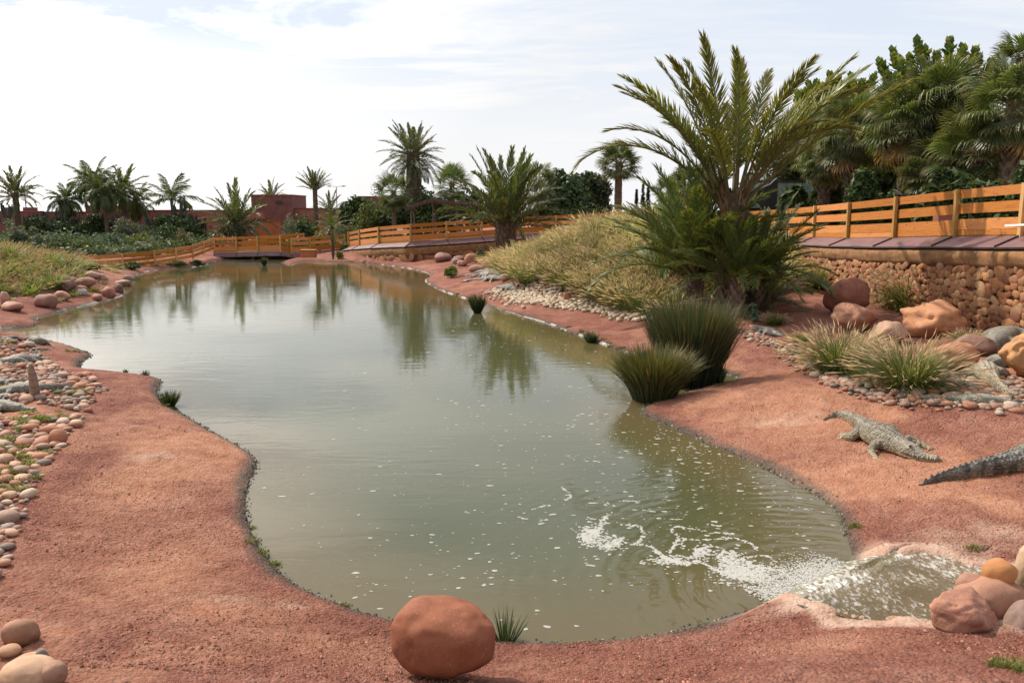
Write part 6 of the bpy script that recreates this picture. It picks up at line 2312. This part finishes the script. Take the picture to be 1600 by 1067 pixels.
bush('bright green bush on the middle bank beside the basking crocodiles', 705, 434, 24, 20, gp(705, 434)[1], ((.09, .14, .02), (.13, .17, .03), (.06, .10, .02)), 900, .07, 550, lobes=12)
bush('dark green tuft-like bush among the pink rocks by the stubby palm', 773, 427, 22, 13, gp(773, 427)[1], GRN, 400, .08, 551)
bush('brownish bush at the left of the stubby palm trunk', 768, 412, 26, 22, 58, ((.14, .12, .05), (.18, .14, .06), (.10, .09, .04)), 600, .09, 552)
bush('dull green bush under the far stone wall by the stubby palm', 749, 402, 20, 18, 66, GREY, 400, .10, 553)

# trees behind the ramp
tree('dark leafy tree behind the stubby palm', 878, 345, 92, 262, 98, DKG, 3400, .24, 561, z=.8)
tree('dark leafy tree left of the lone fan palm', 917, 345, 84, 262, 102, DKG, 3400, .24, 562, z=.8)
tree('mid green tree behind the pergola', 668, 345, 100, 290, 104, GRN, 3000, .24, 563, z=.6)
tree('mid green tree between the pergola and the stubby palm', 740, 345, 90, 292, 100, DKG, 2800, .24, 564, z=.7)
tree('dark tree right of the stubby palm, just above the ramp fence', 852, 350, 64, 300, 92, DKG, 1900, .22, 565, z=.9)
tree('dull green tree left of the pergola', 612, 352, 70, 305, 100, GRN, 1900, .22, 566, z=.6)
tree('dark green tree filling the gap between the first fan palm and the pergola', 640, 350, 90, 288, 108, DKG, 3000, .24, 571, z=.6)
tree('green tree at the far end of the long red wall behind the slim palm', 560, 350, 66, 306, 112, GRN, 2200, .24, 572, z=.6)
bush('long dark hedge behind the ramp fence, right of the stubby palm', 905, 350, 130, 34, 86, DKG, 2200, .2, 567, z=.9, squash=.3)
bush('reddish hedge below the lone fan palm', 960, 340, 80, 18, 84, ((.14, .07, .03), (.10, .09, .035), (.18, .09, .04)), 900, .16, 568, z=1.2, squash=.4)
bush('dark hedge under the pergola roof', 690, 356, 120, 34, 92, DKG, 1800, .2, 569, z=.8, squash=.3)
for k, (px, top, D, w, l) in enumerate(((1004, 288, 130, 12, 'small dark conifer on the skyline right of the lone fan palm'), (1012, 291, 126, 15, 'pointed conifer with a wide base on the skyline'), (994, 296, 130, 9, 'thin dark conifer left of the pointed conifer'), (1108, 285, 110, 9, 'slim conifer seen behind the big date palm'))):
    p = PD(px, 335, D)
    zt_ = PD(px, top, D)[2]
    t = thing('conifer', (p[0], D, .5), l, 'tree')
    mb = MB(); mb.tube([(0, 0, -.2), (0, 0, (zt_ - .5) * .9)], [.15, .04], 7); mb.build('trunk', M['bark'], t)
    mb = MB()
    h = zt_ - .5
    g = np.random.default_rng(570 + k)
    n = 900
    z = g.uniform(.08, 1, n) ** .8 * h
    r_ = w * D / F_PX / 2 * (1 - z / h) ** .8 * g.uniform(.4, 1.1, n) + .05
    a = g.uniform(0, 6.28, n)
    X = np.stack((r_ * np.cos(a), r_ * np.sin(a), z), 1)
    s_ = .22
    v1 = np.stack((np.cos(a), np.sin(a), g.uniform(-.6, .2, n)), 1) * s_
    v2 = np.stack((-np.sin(a), np.cos(a), g.normal(0, .3, n)), 1) * s_ * .5
    mb.add(np.stack((X - v1, X + v2, X + v1, X - v2), 1).reshape(-1, 3), q=np.arange(n * 4).reshape(-1, 4), c=(.022, .038, .018))
    mb.build('crown', M['leaf'], t)

# the tall planting behind the walkway on the right
RF = [('leftmost fan palm of the row behind the walkway', 1215, 262, 60, 2.5, 34, .15), ('yellow-green fan palm behind the glass screen', 1248, 210, 62, 2.8, 34, .0), ('fan palm with a shaggy brown trunk right of the glass screen', 1336, 205, 46, 3.1, 42, .12),
      ('low fan palm in front of the shaggy fan palm', 1290, 246, 48, 2.4, 34, .12), ('fan palm with hanging orange dead leaves in the middle of the row', 1420, 190, 42, 3.0, 42, .28), ('tall grey-green fan palm under the broad-leaved tree', 1470, 165, 42, 3.3, 46, .05),
      ('fan palm leaning forward over the fence near the right edge', 1530, 235, 38, 2.9, 44, .08), ('fan palm high at the right edge of the picture', 1585, 165, 36, 2.9, 40, .15), ('topmost fan palm cut by the right edge', 1600, 100, 40, 2.3, 32, .0), ('low fan palm close behind the fence between the last two posts', 1462, 262, 40, 2.2, 32, .05)]
for l, px, py, D, L_, n, dry in RF:
    palm('fan_palm', l, px, py, D, L_ * .86, n + 6, (86, -62), None, (.30, .24), lib=FAN_BIG, base=2.6, leaf='fan_leaf', dry=dry * .6, dry_lib=FAN_DRY, scale_boots=1.0)


def broad_tree(label, px, D, z, clumps, seed, leaf=.50):
    p = PD(px, 300, D)
    t = thing('broad_leaved_tree', (p[0], D, z), label, 'tree')
    g = np.random.default_rng(seed)
    fork = np.array((0, 0, 3.0))
    mb_ = MB(); mb_.tube([(0, 0, -.2), (.05, 0, 1.5), fork], [.28, .22, .18], 9); mb_.build('trunk', M['bark'], t)
    mb_ = MB()
    bl = MB()
    for (cx, cy, dy) in clumps:
        c = PD(cx, cy, D + dy) - np.array((p[0], D, z))
        base_ = np.array((c[0] * .75, c[1] * .8, c[2] - 1.6))
        bl.tube(spline(np.array([fork, (fork + base_) / 2 + (0, 0, -.3), base_, c]), 4), np.linspace(.12, .03, 13), 5)
        n = 56
        for k in range(n):
            u = k / n
            a = k * 2.4 + g.uniform(-.3, .3)
            q_ = base_ + (c - base_) * (.20 + .8 * u ** .8)
            e = .2 + 1.0 * u + g.normal(0, .15)
            d = np.array((math.cos(a) * math.cos(e), math.sin(a) * math.cos(e), math.sin(e)))
            s_ = np.array((-math.sin(a), math.cos(a), 0))
            L_ = leaf * g.uniform(.8, 1.25)
            n_ = np.cross(d, s_)
            p0, p1, p2 = q_, q_ + d * L_ * .6, q_ + d * L_ + n_ * .05
            w_ = L_ * .34
            cc = np.array(((.065, .10, .026), (.10, .135, .032), (.19, .19, .038))[int(g.integers(0, 3))]) * g.uniform(.8, 1.2)
            mb_.add([p0, p1 + s_ * w_ + n_ * .03, p2, p1 - s_ * w_ + n_ * .03, p1], t=[(0, 4, 1), (0, 3, 4), (1, 4, 2), (4, 3, 2)], c=cc)
    bl.build('limb', M['bark'], t)
    mb_.build('crown', M['leaf'], t)


g = np.random.default_rng(601)
cl = [(1393, 84, 0), (1372, 102, .5), (1432, 70, 0), (1445, 84, .3), (1463, 90, -.4), (1484, 68, 0), (1505, 80, .4), (1525, 82, -.3), (1405, 100, -.6), (1420, 96, .5), (1530, 97, .2), (1550, 100, 0), (1385, 122, .2), (1415, 120, -.4), (1455, 108, .4), (1495, 102, 0), (1515, 112, -.5), (1542, 118, .2)]
cl += [(g.uniform(1380, 1555), g.uniform(112, 190), g.uniform(-1.5, 1.2)) for _ in range(40)]
broad_tree('tall broad-leaved tree with upright leaf clumps, highest of the right-hand planting', 1462, 47, 2.4, cl, 602)
cl = [(1262, 136, 0), (1275, 134, 0), (1296, 121, 0), (1310, 128, .3), (1330, 124, 0), (1347, 132, .3), (1365, 124, -.2), (1285, 140, .3), (1320, 138, -.3), (1355, 140, .2)]
cl += [(g.uniform(1240, 1385), g.uniform(134, 215), g.uniform(-1.2, 1.2)) for _ in range(44)]
broad_tree('lower broad-leaved tree left of the tall one, showing behind the palm frond tips', 1318, 54, 2.4, cl, 603)
for k, (px, w, top, D, cols, l) in enumerate(((1230, 90, 238, 60, DKG, 'dark hedge behind the glass screen'), (1330, 130, 232, 56, DKG, 'dark hedge behind the shaggy fan palm trunk'), (1440, 150, 215, 50, DKG, 'dark hedge under the middle of the fan palm row'), (1560, 150, 215, 46, DKG, 'dark hedge at the right edge behind the fence'),
                                              (1292, 70, 262, 49, GRN, 'leafy green shrub right of the glass screen'), (1400, 90, 272, 42, GRN, 'low leafy shrub behind the fence below the orange dead leaves'), (1540, 120, 262, 34, GRN, 'leafy shrub close behind the fence near the right edge'), (1345, 60, 262, 40, GRN, 'leafy shrub hiding the foot of the shaggy fan palm trunk'), (1475, 110, 252, 35, GRN, 'leafy shrub behind the sign plate'), (1590, 70, 240, 30, GRN, 'leafy shrub nearest the right edge behind the fence'), (1240, 60, 285, 46, GRN, 'low shrub at the foot of the leftmost fan palm'), (1175, 60, 262, 62, DKG, 'dark shrub behind the big palm trunk'), (1300, 160, 170, 60, DKG, 'tall dark hedge mass under the lower broad-leaved tree'), (1480, 200, 150, 54, DKG, 'tall dark hedge mass under the tall broad-leaved tree'), (1392, 110, 222, 50, GRN, 'leafy hedge showing through the gap beside the orange dead leaves'), (1385, 90, 180, 56, DKG, 'dark hedge column filling the gap between the two broad-leaved trees'), (1255, 90, 185, 64, DKG, 'dark hedge mass behind the yellow-green fan palm'))):
    bush(l, px, 340, w, 340 - top, D, cols, 4800, .36 if cols is DKG else .22, 620 + k, lobes=22, z=2.0, cat='hedge' if cols is DKG else 'shrub', name='hedge' if cols is DKG else 'shrub', squash=.5)

# ------------------------------------------------------------------ grasses, rushes and weeds
def tuft_arrays(seed, nb=200, npl=70, R_=.16, hl=(.5, .85), pl=(.75, 1.05), lean=.0, bw=.010, green=((.10, .125, .035), (.15, .155, .045), (.22, .19, .07)), tan=((.50, .38, .24), (.60, .47, .31), (.44, .32, .19)), wind=(.10, .02), pw=.011):
    """a clump of arching blades (material 0) with pale seed plumes (material 1)"""
    g = np.random.default_rng(seed)
    A, B_ = MB(), MB()

    def blades(n, lo, hi, el_lo, el_hi, w_, cols, bend, mb_, plume=False):
        az = g.uniform(0, 2 * math.pi, n)
        r_ = R_ * np.sqrt(g.uniform(0, 1, n))
        b = np.stack((r_ * np.cos(az), r_ * np.sin(az), np.zeros(n)), 1)
        az = az + g.normal(0, .5, n)
        el = g.uniform(el_lo, el_hi, n)
        L_ = g.uniform(lo, hi, n)
        d = np.stack((np.cos(az) * np.cos(el) + wind[0], np.sin(az) * np.cos(el) + wind[1], np.sin(el)), 1)
        hz = np.stack((np.cos(az), np.sin(az), 0 * az), 1)
        pr = np.stack((-np.sin(az), np.cos(az), 0 * az), 1)
        bd = bend * g.uniform(.5, 1.4, n)
        pts_ = []
        for s in (0, .4, .75, 1.0):
            pts_.append(b + d * (L_ * s)[:, None] + (hz * .55 - np.array((0, 0, .75))) * (bd * L_ * s * s)[:, None])
        cc = np.array(cols)[g.integers(0, len(cols), n)] * g.uniform(.75, 1.25, (n, 1))
        W = w_ * g.uniform(.7, 1.3, n)[:, None]
        if not plume:
            V_ = np.stack((pts_[0] - pr * W * .5, pts_[0] + pr * W * .5, pts_[1] + pr * W * .5, pts_[1] - pr * W * .5, pts_[2] + pr * W * .4, pts_[2] - pr * W * .4, pts_[3]), 1)
            idx = np.arange(n)[:, None] * 7
            q_ = np.concatenate((idx + np.array([[0, 1, 2, 3]]), idx + np.array([[3, 2, 4, 5]])))
            t_ = idx + np.array([[5, 4, 6]])
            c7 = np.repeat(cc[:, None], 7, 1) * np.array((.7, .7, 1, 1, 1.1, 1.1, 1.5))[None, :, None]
            mb_.add(V_.reshape(-1, 3), t=t_, q=q_, c=c7.reshape(-1, 3))
        else:
            a, m_, e = pts_[2], (pts_[2] + pts_[3]) / 2 + g.normal(0, .01, (n, 3)), pts_[3]
            ax = e - a
            ax /= np.linalg.norm(ax, axis=1)[:, None]
            p2 = np.cross(ax, pr)
            V_ = np.stack((a, m_ + pr * W, e, m_ - pr * W, m_ + p2 * W, m_ - p2 * W, pts_[0], pts_[0] + pr * .003, a + pr * .003), 1)
            idx = np.arange(n)[:, None] * 9
            q_ = np.concatenate((idx + np.array([[0, 1, 2, 3]]), idx + np.array([[0, 4, 2, 5]])))
            t_ = np.concatenate((idx + np.array([[6, 7, 8]]), idx + np.array([[6, 8, 0]])))
            c9 = np.repeat(cc[:, None], 9, 1) * np.array((.9, 1, 1.1, 1, 1, 1, .5, .5, .6))[None, :, None]
            mb_.add(V_.reshape(-1, 3), t=t_, q=q_, c=c9.reshape(-1, 3))
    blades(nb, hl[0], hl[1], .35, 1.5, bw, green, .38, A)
    if npl:
        blades(npl, pl[0], pl[1], .55, 1.45, pw, tan, .34, B_, True)
    return A, B_


TUFT = []
for k in range(5):
    A, B_ = tuft_arrays(700 + k, 420, 190, R_=.22, bw=.015, wind=(.03, 0), pw=.0085, green=((.075, .105, .025), (.11, .13, .035), (.17, .16, .06)), tan=((.54, .44, .27), (.62, .51, .33), (.45, .36, .20)))
    TUFT.append((A, B_))
TUFT_ME = [(a.mesh('grass_blades', M['grass']), b_.mesh('seed_plumes', M['plume'])) for a, b_ in TUFT]
NEAR = []
for k in range(4):
    NEAR.append(tuft_arrays(720 + k, 1100, 330, pw=.0075, pl=(.68, 1.02), R_=.24, bw=.010, wind=(.03, .0), green=((.070, .115, .020), (.10, .15, .026), (.14, .17, .04)), tan=((.50, .40, .28), (.60, .48, .34), (.42, .32, .20))))
NEAR_ME = [(a.mesh('grass_blades', M['grass']), b_.mesh('seed_plumes', M['plume'])) for a, b_ in NEAR]


def tuft(px, pbot, wpx, label, lib, k, group=None, at=None, s=None):
    g = gp(px, pbot) if at is None else at
    s = s or wpx * g[1] / F_PX / 1.2
    t = thing('fountain_grass', g, label, 'grass clump', group)
    me = lib[k % len(lib)]
    rz = random.uniform(-.4, .4) + (k % 4) * .3
    for nm, m_ in zip(('grass_blades', 'seed_plumes'), me):
        o = link(nm, m_, t)
        o.scale = (s,) * 3
        o.rotation_euler = (0, 0, rz)
        o['kind'] = 'stuff'


tuft(1424, 486, 118, 'fountain grass clump below the stone wall, behind the broad orange boulder', NEAR_ME, 0)
tuft(1312, 580, 128, 'left of the two front fountain grass clumps on the cobble edging', NEAR_ME, 1)
tuft(1420, 606, 140, 'right of the two front fountain grass clumps, closest to the crocodiles', NEAR_ME, 2)
tuft(1304, 450, 76, 'fountain grass clump against the stone wall, left of the tall dark red boulder', NEAR_ME, 3)
tuft(1196, 470, 66, 'yellowish fountain grass clump right of the palm suckers', NEAR_ME, 0)
tuft(1512, 540, 44, 'small green grass clump beside the broad orange boulder', NEAR_ME, 1)
tuft(1252, 532, 28, 'tiny grass clump on the bare earth left of the front clumps', NEAR_ME, 2)
tuft(1211, 508, 34, 'tiny grass clump behind the crocodile by the palm suckers', NEAR_ME, 3)
GM = 'fountain grass clumps along the foot of the right mound'
foot = [(826, 446, 70), (866, 442, 66), (893, 452, 70), (922, 458, 72), (940, 470, 76), (972, 484, 86), (1002, 488, 84), (1044, 486, 90), (960, 455, 80), (1010, 470, 84), (1052, 505, 70), (905, 430, 76), (985, 440, 84), (1030, 450, 80), (850, 425, 60), (940, 425, 74)]
for k, (px, pb, w) in enumerate(foot):
    tuft(px, pb, w, 'fountain grass clump in the front rows of the right mound', TUFT_ME, k, GM)
fpos = np.array([gp(a, b_)[:2] for a, b_, c in foot])


def grass_mass(name, label, cx, cy, rx, ry, n, s_rng, seed, clear=0.0, cmul=1.0, test=None, arr=None, gap=1.0):
    g = np.random.default_rng(seed)
    out_ = MB()
    placed = []
    src = arr or [(a.arrays(), b_.arrays()) for a, b_ in TUFT]
    for _ in range(n * 6):
        a, r_ = g.uniform(0, 6.28), math.sqrt(g.uniform())
        x, y = cx + rx * r_ * math.cos(a), cy + ry * r_ * math.sin(a)
        if test is not None and not test(x, y):
            continue
        if any((x - X) ** 2 + (y - Y) ** 2 < gap ** 2 for X, Y in placed):
            continue
        if len(fpos) and ((fpos[:, 0] - x) ** 2 + (fpos[:, 1] - y) ** 2).min() < .5:
            continue
        placed.append((x, y))
        if len(placed) >= n:
            break
    P_ = np.array(placed)
    Z_ = H(P_[:, 0], P_[:, 1])
    for (x, y), z in zip(placed, Z_):
        k = int(g.integers(0, len(src)))
        s = g.uniform(*s_rng)
        rz = g.uniform(-.6, .6) + int(g.integers(0, 4)) * .25
        m_ = np.eye(4)
        c, q_ = math.cos(rz) * s, math.sin(rz) * s
        m_[:2, :2] = ((c, -q_), (q_, c))
        m_[2, 2] = s * g.uniform(.85, 1.1)
        m_[:3, 3] = (x, y, z - .02)
        tone = g.uniform(.65, 1.25) * cmul * np.array((1, 1 + g.uniform(-.06, .12), 1))
        A, B_ = src[k]
        out_.addmb(A, m_, cmul=tone)
        Bm = (B_[0], B_[1], B_[2], B_[3], np.ones_like(B_[4]))
        out_.addmb(Bm, m_, cmul=tone)
    o = out_.build(name, [M['grass'], M['plume']])
    return tag(o, label, kind='stuff')


LIGHT = []
for k in range(5):
    A, B_ = tuft_arrays(740 + k, 260, 130, R_=.20, bw=.017, wind=(.03, 0), pw=.0085, green=((.11, .14, .035), (.16, .175, .05), (.25, .22, .09)), tan=((.54, .44, .26), (.62, .51, .33), (.45, .36, .20)))
    LIGHT.append((A.arrays(), B_.arrays()))
grass_mass('mound_grass', 'dry fountain grass covering the right mound', 8.2, 47.0, 9.3, 14.2, 430, (1.4, 1.95), 751, test=lambda x, y: ((x - bp[0]) ** 2 + (y - bp[1]) ** 2 > 6) and not (x > 9.5 and y < 36) and sdist(np.array([x]), np.array([y]), POND)[0] > 3.2, arr=LIGHT)
LIGHT2 = []
for k in range(4):
    A, B_ = tuft_arrays(760 + k, 170, 60, R_=.2, bw=.022, pw=.012, hl=(.4, .8), pl=(.6, .95), green=((.085, .13, .025), (.12, .155, .035), (.17, .17, .055)), tan=((.38, .26, .16), (.46, .33, .21), (.32, .21, .12)), wind=(.12, 0))
    LIGHT2.append((A.arrays(), B_.arrays()))
grass_mass('mound_grass', 'dry fountain grass covering the left mound', -34.5, 46.5, 15.5, 10.0, 430, (1.1, 1.7), 752, test=lambda x, y: sdist(np.array([x]), np.array([y]), POND)[0] > 2.6, arr=LIGHT2)
GREEN = []
for k in range(4):
    A, B_ = tuft_arrays(770 + k, 120, 4, bw=.02, hl=(.15, .32), pl=(.2, .3), R_=.25, green=((.11, .14, .025), (.16, .17, .04), (.20, .18, .06)))
    GREEN.append((A.arrays(), B_.arrays()))
grass_mass('bank_grass', 'short green grass between the rocks of the left bank', -24, 44, 8, 9, 110, (.8, 1.3), 753, test=lambda x, y: .9 < sdist(np.array([x]), np.array([y]), POND)[0] < 4.5, arr=GREEN)
grass_mass('bank_grass', 'low green plants in front of the low rail fence', -27, 62, 9, 5, 60, (.9, 1.5), 754, test=lambda x, y: .8 < sdist(np.array([x]), np.array([y]), POND)[0], arr=GREEN)
# weeds growing between the cobbles, in patches
WEED = []
for k in range(4):
    A, B_ = tuft_arrays(780 + k, 70, 0, bw=.012, hl=(.05, .12), R_=.10, green=((.10, .14, .02), (.15, .18, .03), (.22, .20, .04)))
    B_.add([(0, 0, 0), (0, 0, .001), (0.001, 0, 0)], t=[(0, 1, 2)], c=(.1, .1, .03))
    WEED.append((A.arrays(), B_.arrays()))
wp = [gp(a, b_)[:2] for a, b_ in ((35, 664), (20, 672), (55, 660), (14, 535), (105, 613), (90, 612), (30, 700), (42, 712), (22, 728), (10, 740), (18, 755), (8, 775), (85, 655), (75, 650), (12, 610), (60, 662), (8, 690), (112, 617))]
ms = MB()
gq = np.random.default_rng(756)
for p in wp:
    for _ in range(5):
        x, y = p[0] + gq.normal(0, .24), p[1] + gq.normal(0, .2)
        k = int(gq.integers(0, 4))
        m_ = np.eye(4) * gq.uniform(.6, 1.1)
        m_[3, 3] = 1
        m_[:3, 3] = (x, y, h1(x, y) + .03)
        ms.addmb(WEED[k][0], m_, cmul=gq.uniform(.8, 1.2))
tag(ms.build('cobble_weeds', M['grass']), 'small green weeds growing between the cobbles on the left', kind='stuff')
ms = MB()
for px, pb in [(398, 828), (404, 850), (410, 866), (545, 949), (394, 806), (388, 780), (1336, 824), (430, 885), (1516, 858), (1030, 982), (535, 940), (700, 458), (712, 462), (905, 520), (950, 541), (963, 548), (272, 640), (262, 628), (1400, 606), (1480, 604), (1460, 600), (1130, 597), (1142, 594), (1150, 590), (1120, 604), (1590, 624), (930, 535), (880, 514), (108, 548), (1250, 540), (1580, 1045), (1555, 1040), (1596, 1050)]:
    q_ = gp(px, pb)
    for _ in range(3 if pb > 560 else 5):
        x, y = q_[0] + gq.normal(0, .03 + .003 * q_[1]), q_[1] + gq.normal(0, .03 + .003 * q_[1])
        if sdist(np.array([x]), np.array([y]), POND)[0] < -.03:
            continue
        m_ = np.eye(4) * gq.uniform(.3, .6) * (1 + .03 * q_[1])
        m_[3, 3] = 1
        m_[:3, 3] = (x, y, max(h1(x, y), 0))
        ms.addmb(WEED[int(gq.integers(0, 4))][0], m_, cmul=gq.uniform(.8, 1.1))
tag(ms.build('shore_weeds', M['grass']), 'small bright weeds along the water line', kind='stuff')


def rush(px, pbot, wpx, hpx, label, n, seed, spread=1.0, cols=((.022, .042, .020), (.032, .058, .026), (.045, .070, .028)), tips=(.20, .15, .07), tipk=.25, at=None, w_=.010, lo=.25, bend=.12, base_r=.26):
    g0 = np.array(G(px, pbot, 0)) if at is None else np.array(at)
    D_ = g0[1]
    hh_ = hpx * D_ / F_PX
    rw_ = wpx * D_ / F_PX / 2
    g = np.random.default_rng(seed)
    t = thing('rush_clump', (g0[0], g0[1], max(g0[2], -.02)), label, 'rushes')
    mb_ = MB()
    az = g.uniform(0, 6.28, n)
    # the outer stems lean out, the inner ones stand
    u = np.sqrt(g.uniform(0, 1, n))
    lean_ = np.arctan2(rw_ * u * spread, hh_ * .8)
    L_ = hh_ * g.uniform(.55, 1.05, n) * (1 - .1 * u)
    b = np.stack((np.cos(az), np.sin(az), 0 * az), 1) * (rw_ * base_r * u)[:, None]
    b[:, 2] = -.08
    d = np.stack((np.cos(az) * np.sin(lean_), np.sin(az) * np.sin(lean_), np.cos(lean_)), 1)
    d += g.normal(0, .05, (n, 3))
    hz = np.stack((np.cos(az), np.sin(az), -0.5 + 0 * az), 1)
    pr = np.stack((-np.sin(az), np.cos(az), 0 * az), 1)
    pr = pr + g.normal(0, .5, (n, 3))
    pr /= np.linalg.norm(pr, axis=1)[:, None]
    bd = bend * g.uniform(.2, 1.6, n)
    pts_ = [b + d * (L_ * s)[:, None] + hz * (bd * L_ * s * s)[:, None] for s in (0, .4, .75, 1.)]
    W = w_ * g.uniform(.7, 1.3, n)[:, None]
    cc = np.array(cols)[g.integers(0, len(cols), n)] * g.uniform(.75, 1.3, (n, 1))
    tp = np.where((g.uniform(size=n) < tipk)[:, None], np.array(tips), cc * 1.5)
    V_ = np.stack((pts_[0] - pr * W, pts_[0] + pr * W, pts_[1] + pr * W, pts_[1] - pr * W, pts_[2] + pr * W * .8, pts_[2] - pr * W * .8, pts_[3]), 1)
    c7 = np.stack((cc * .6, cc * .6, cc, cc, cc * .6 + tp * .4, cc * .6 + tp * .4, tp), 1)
    idx = np.arange(n)[:, None] * 7
    mb_.add(V_.reshape(-1, 3), q=np.concatenate((idx + np.array([[0, 1, 2, 3]]), idx + np.array([[3, 2, 4, 5]]))), t=idx + np.array([[5, 4, 6]]), c=c7.reshape(-1, 3))
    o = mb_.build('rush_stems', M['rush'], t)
    o['kind'] = 'stuff'


rush(1078, 600, 104, 158, 'big dark rush clump standing in the water below the date palm', 6400, 801, .62, base_r=.70,  tips=(.26, .17, .08), tipk=.3, w_=.008)
rush(1021, 624, 68, 106, 'rounded rush clump with orange tinged tips in front of the big one', 5200, 802, .45, base_r=.92,  cols=((.030, .050, .022), (.050, .068, .026), (.085, .080, .025)), tips=(.30, .19, .05), tipk=.3, w_=.008, bend=.30)
rush(746, 489, 30, 38, 'dark rush clump standing at the bend of the middle bank', 700, 803, .8, w_=.012)
rush(923, 535, 26, 26, 'small dark rush clump at the water edge left of the big clumps', 420, 804, 1.0, w_=.009)
rush(265, 634, 32, 36, 'dark rush clump on the water edge of the left bank', 420, 805, .9, w_=.008)
rush(231, 606, 12, 22, 'small rush clump behind the red crest of the left bank', 160, 806, .8, w_=.008, at=(-9.95, 22.0, 0))
rush(192, 590, 9, 12, 'tiny rush tuft farther along the red crest of the left bank', 90, 807, .8, w_=.008, at=(-10.9, 22.9, 0))
rush(1126, 598, 26, 44, 'narrow dark rush tuft in the inlet right of the big clump', 260, 808, .6, w_=.008, at=G(1124, 600, 0))
rush(413, 415, 12, 16, 'dark rush clump in front of the footbridge', 260, 809, .7, w_=.022)
rush(789, 1002, 78, 74, 'spiky rush tuft beside the big round boulder', 130, 810, .85, cols=((.020, .040, .016), (.030, .055, .022), (.045, .075, .025)), tips=(.05, .06, .03), tipk=.2, w_=.0045, bend=.05)
bush('young leafy plant with broad grey-green leaves below the palm suckers', 1177, 504, 34, 34, gp(1177, 504)[1], ((.08, .12, .075), (.11, .15, .10), (.06, .10, .05)), 130, .12, 820, cat='plant', name='leafy_plant', lobes=8, flat=.35)
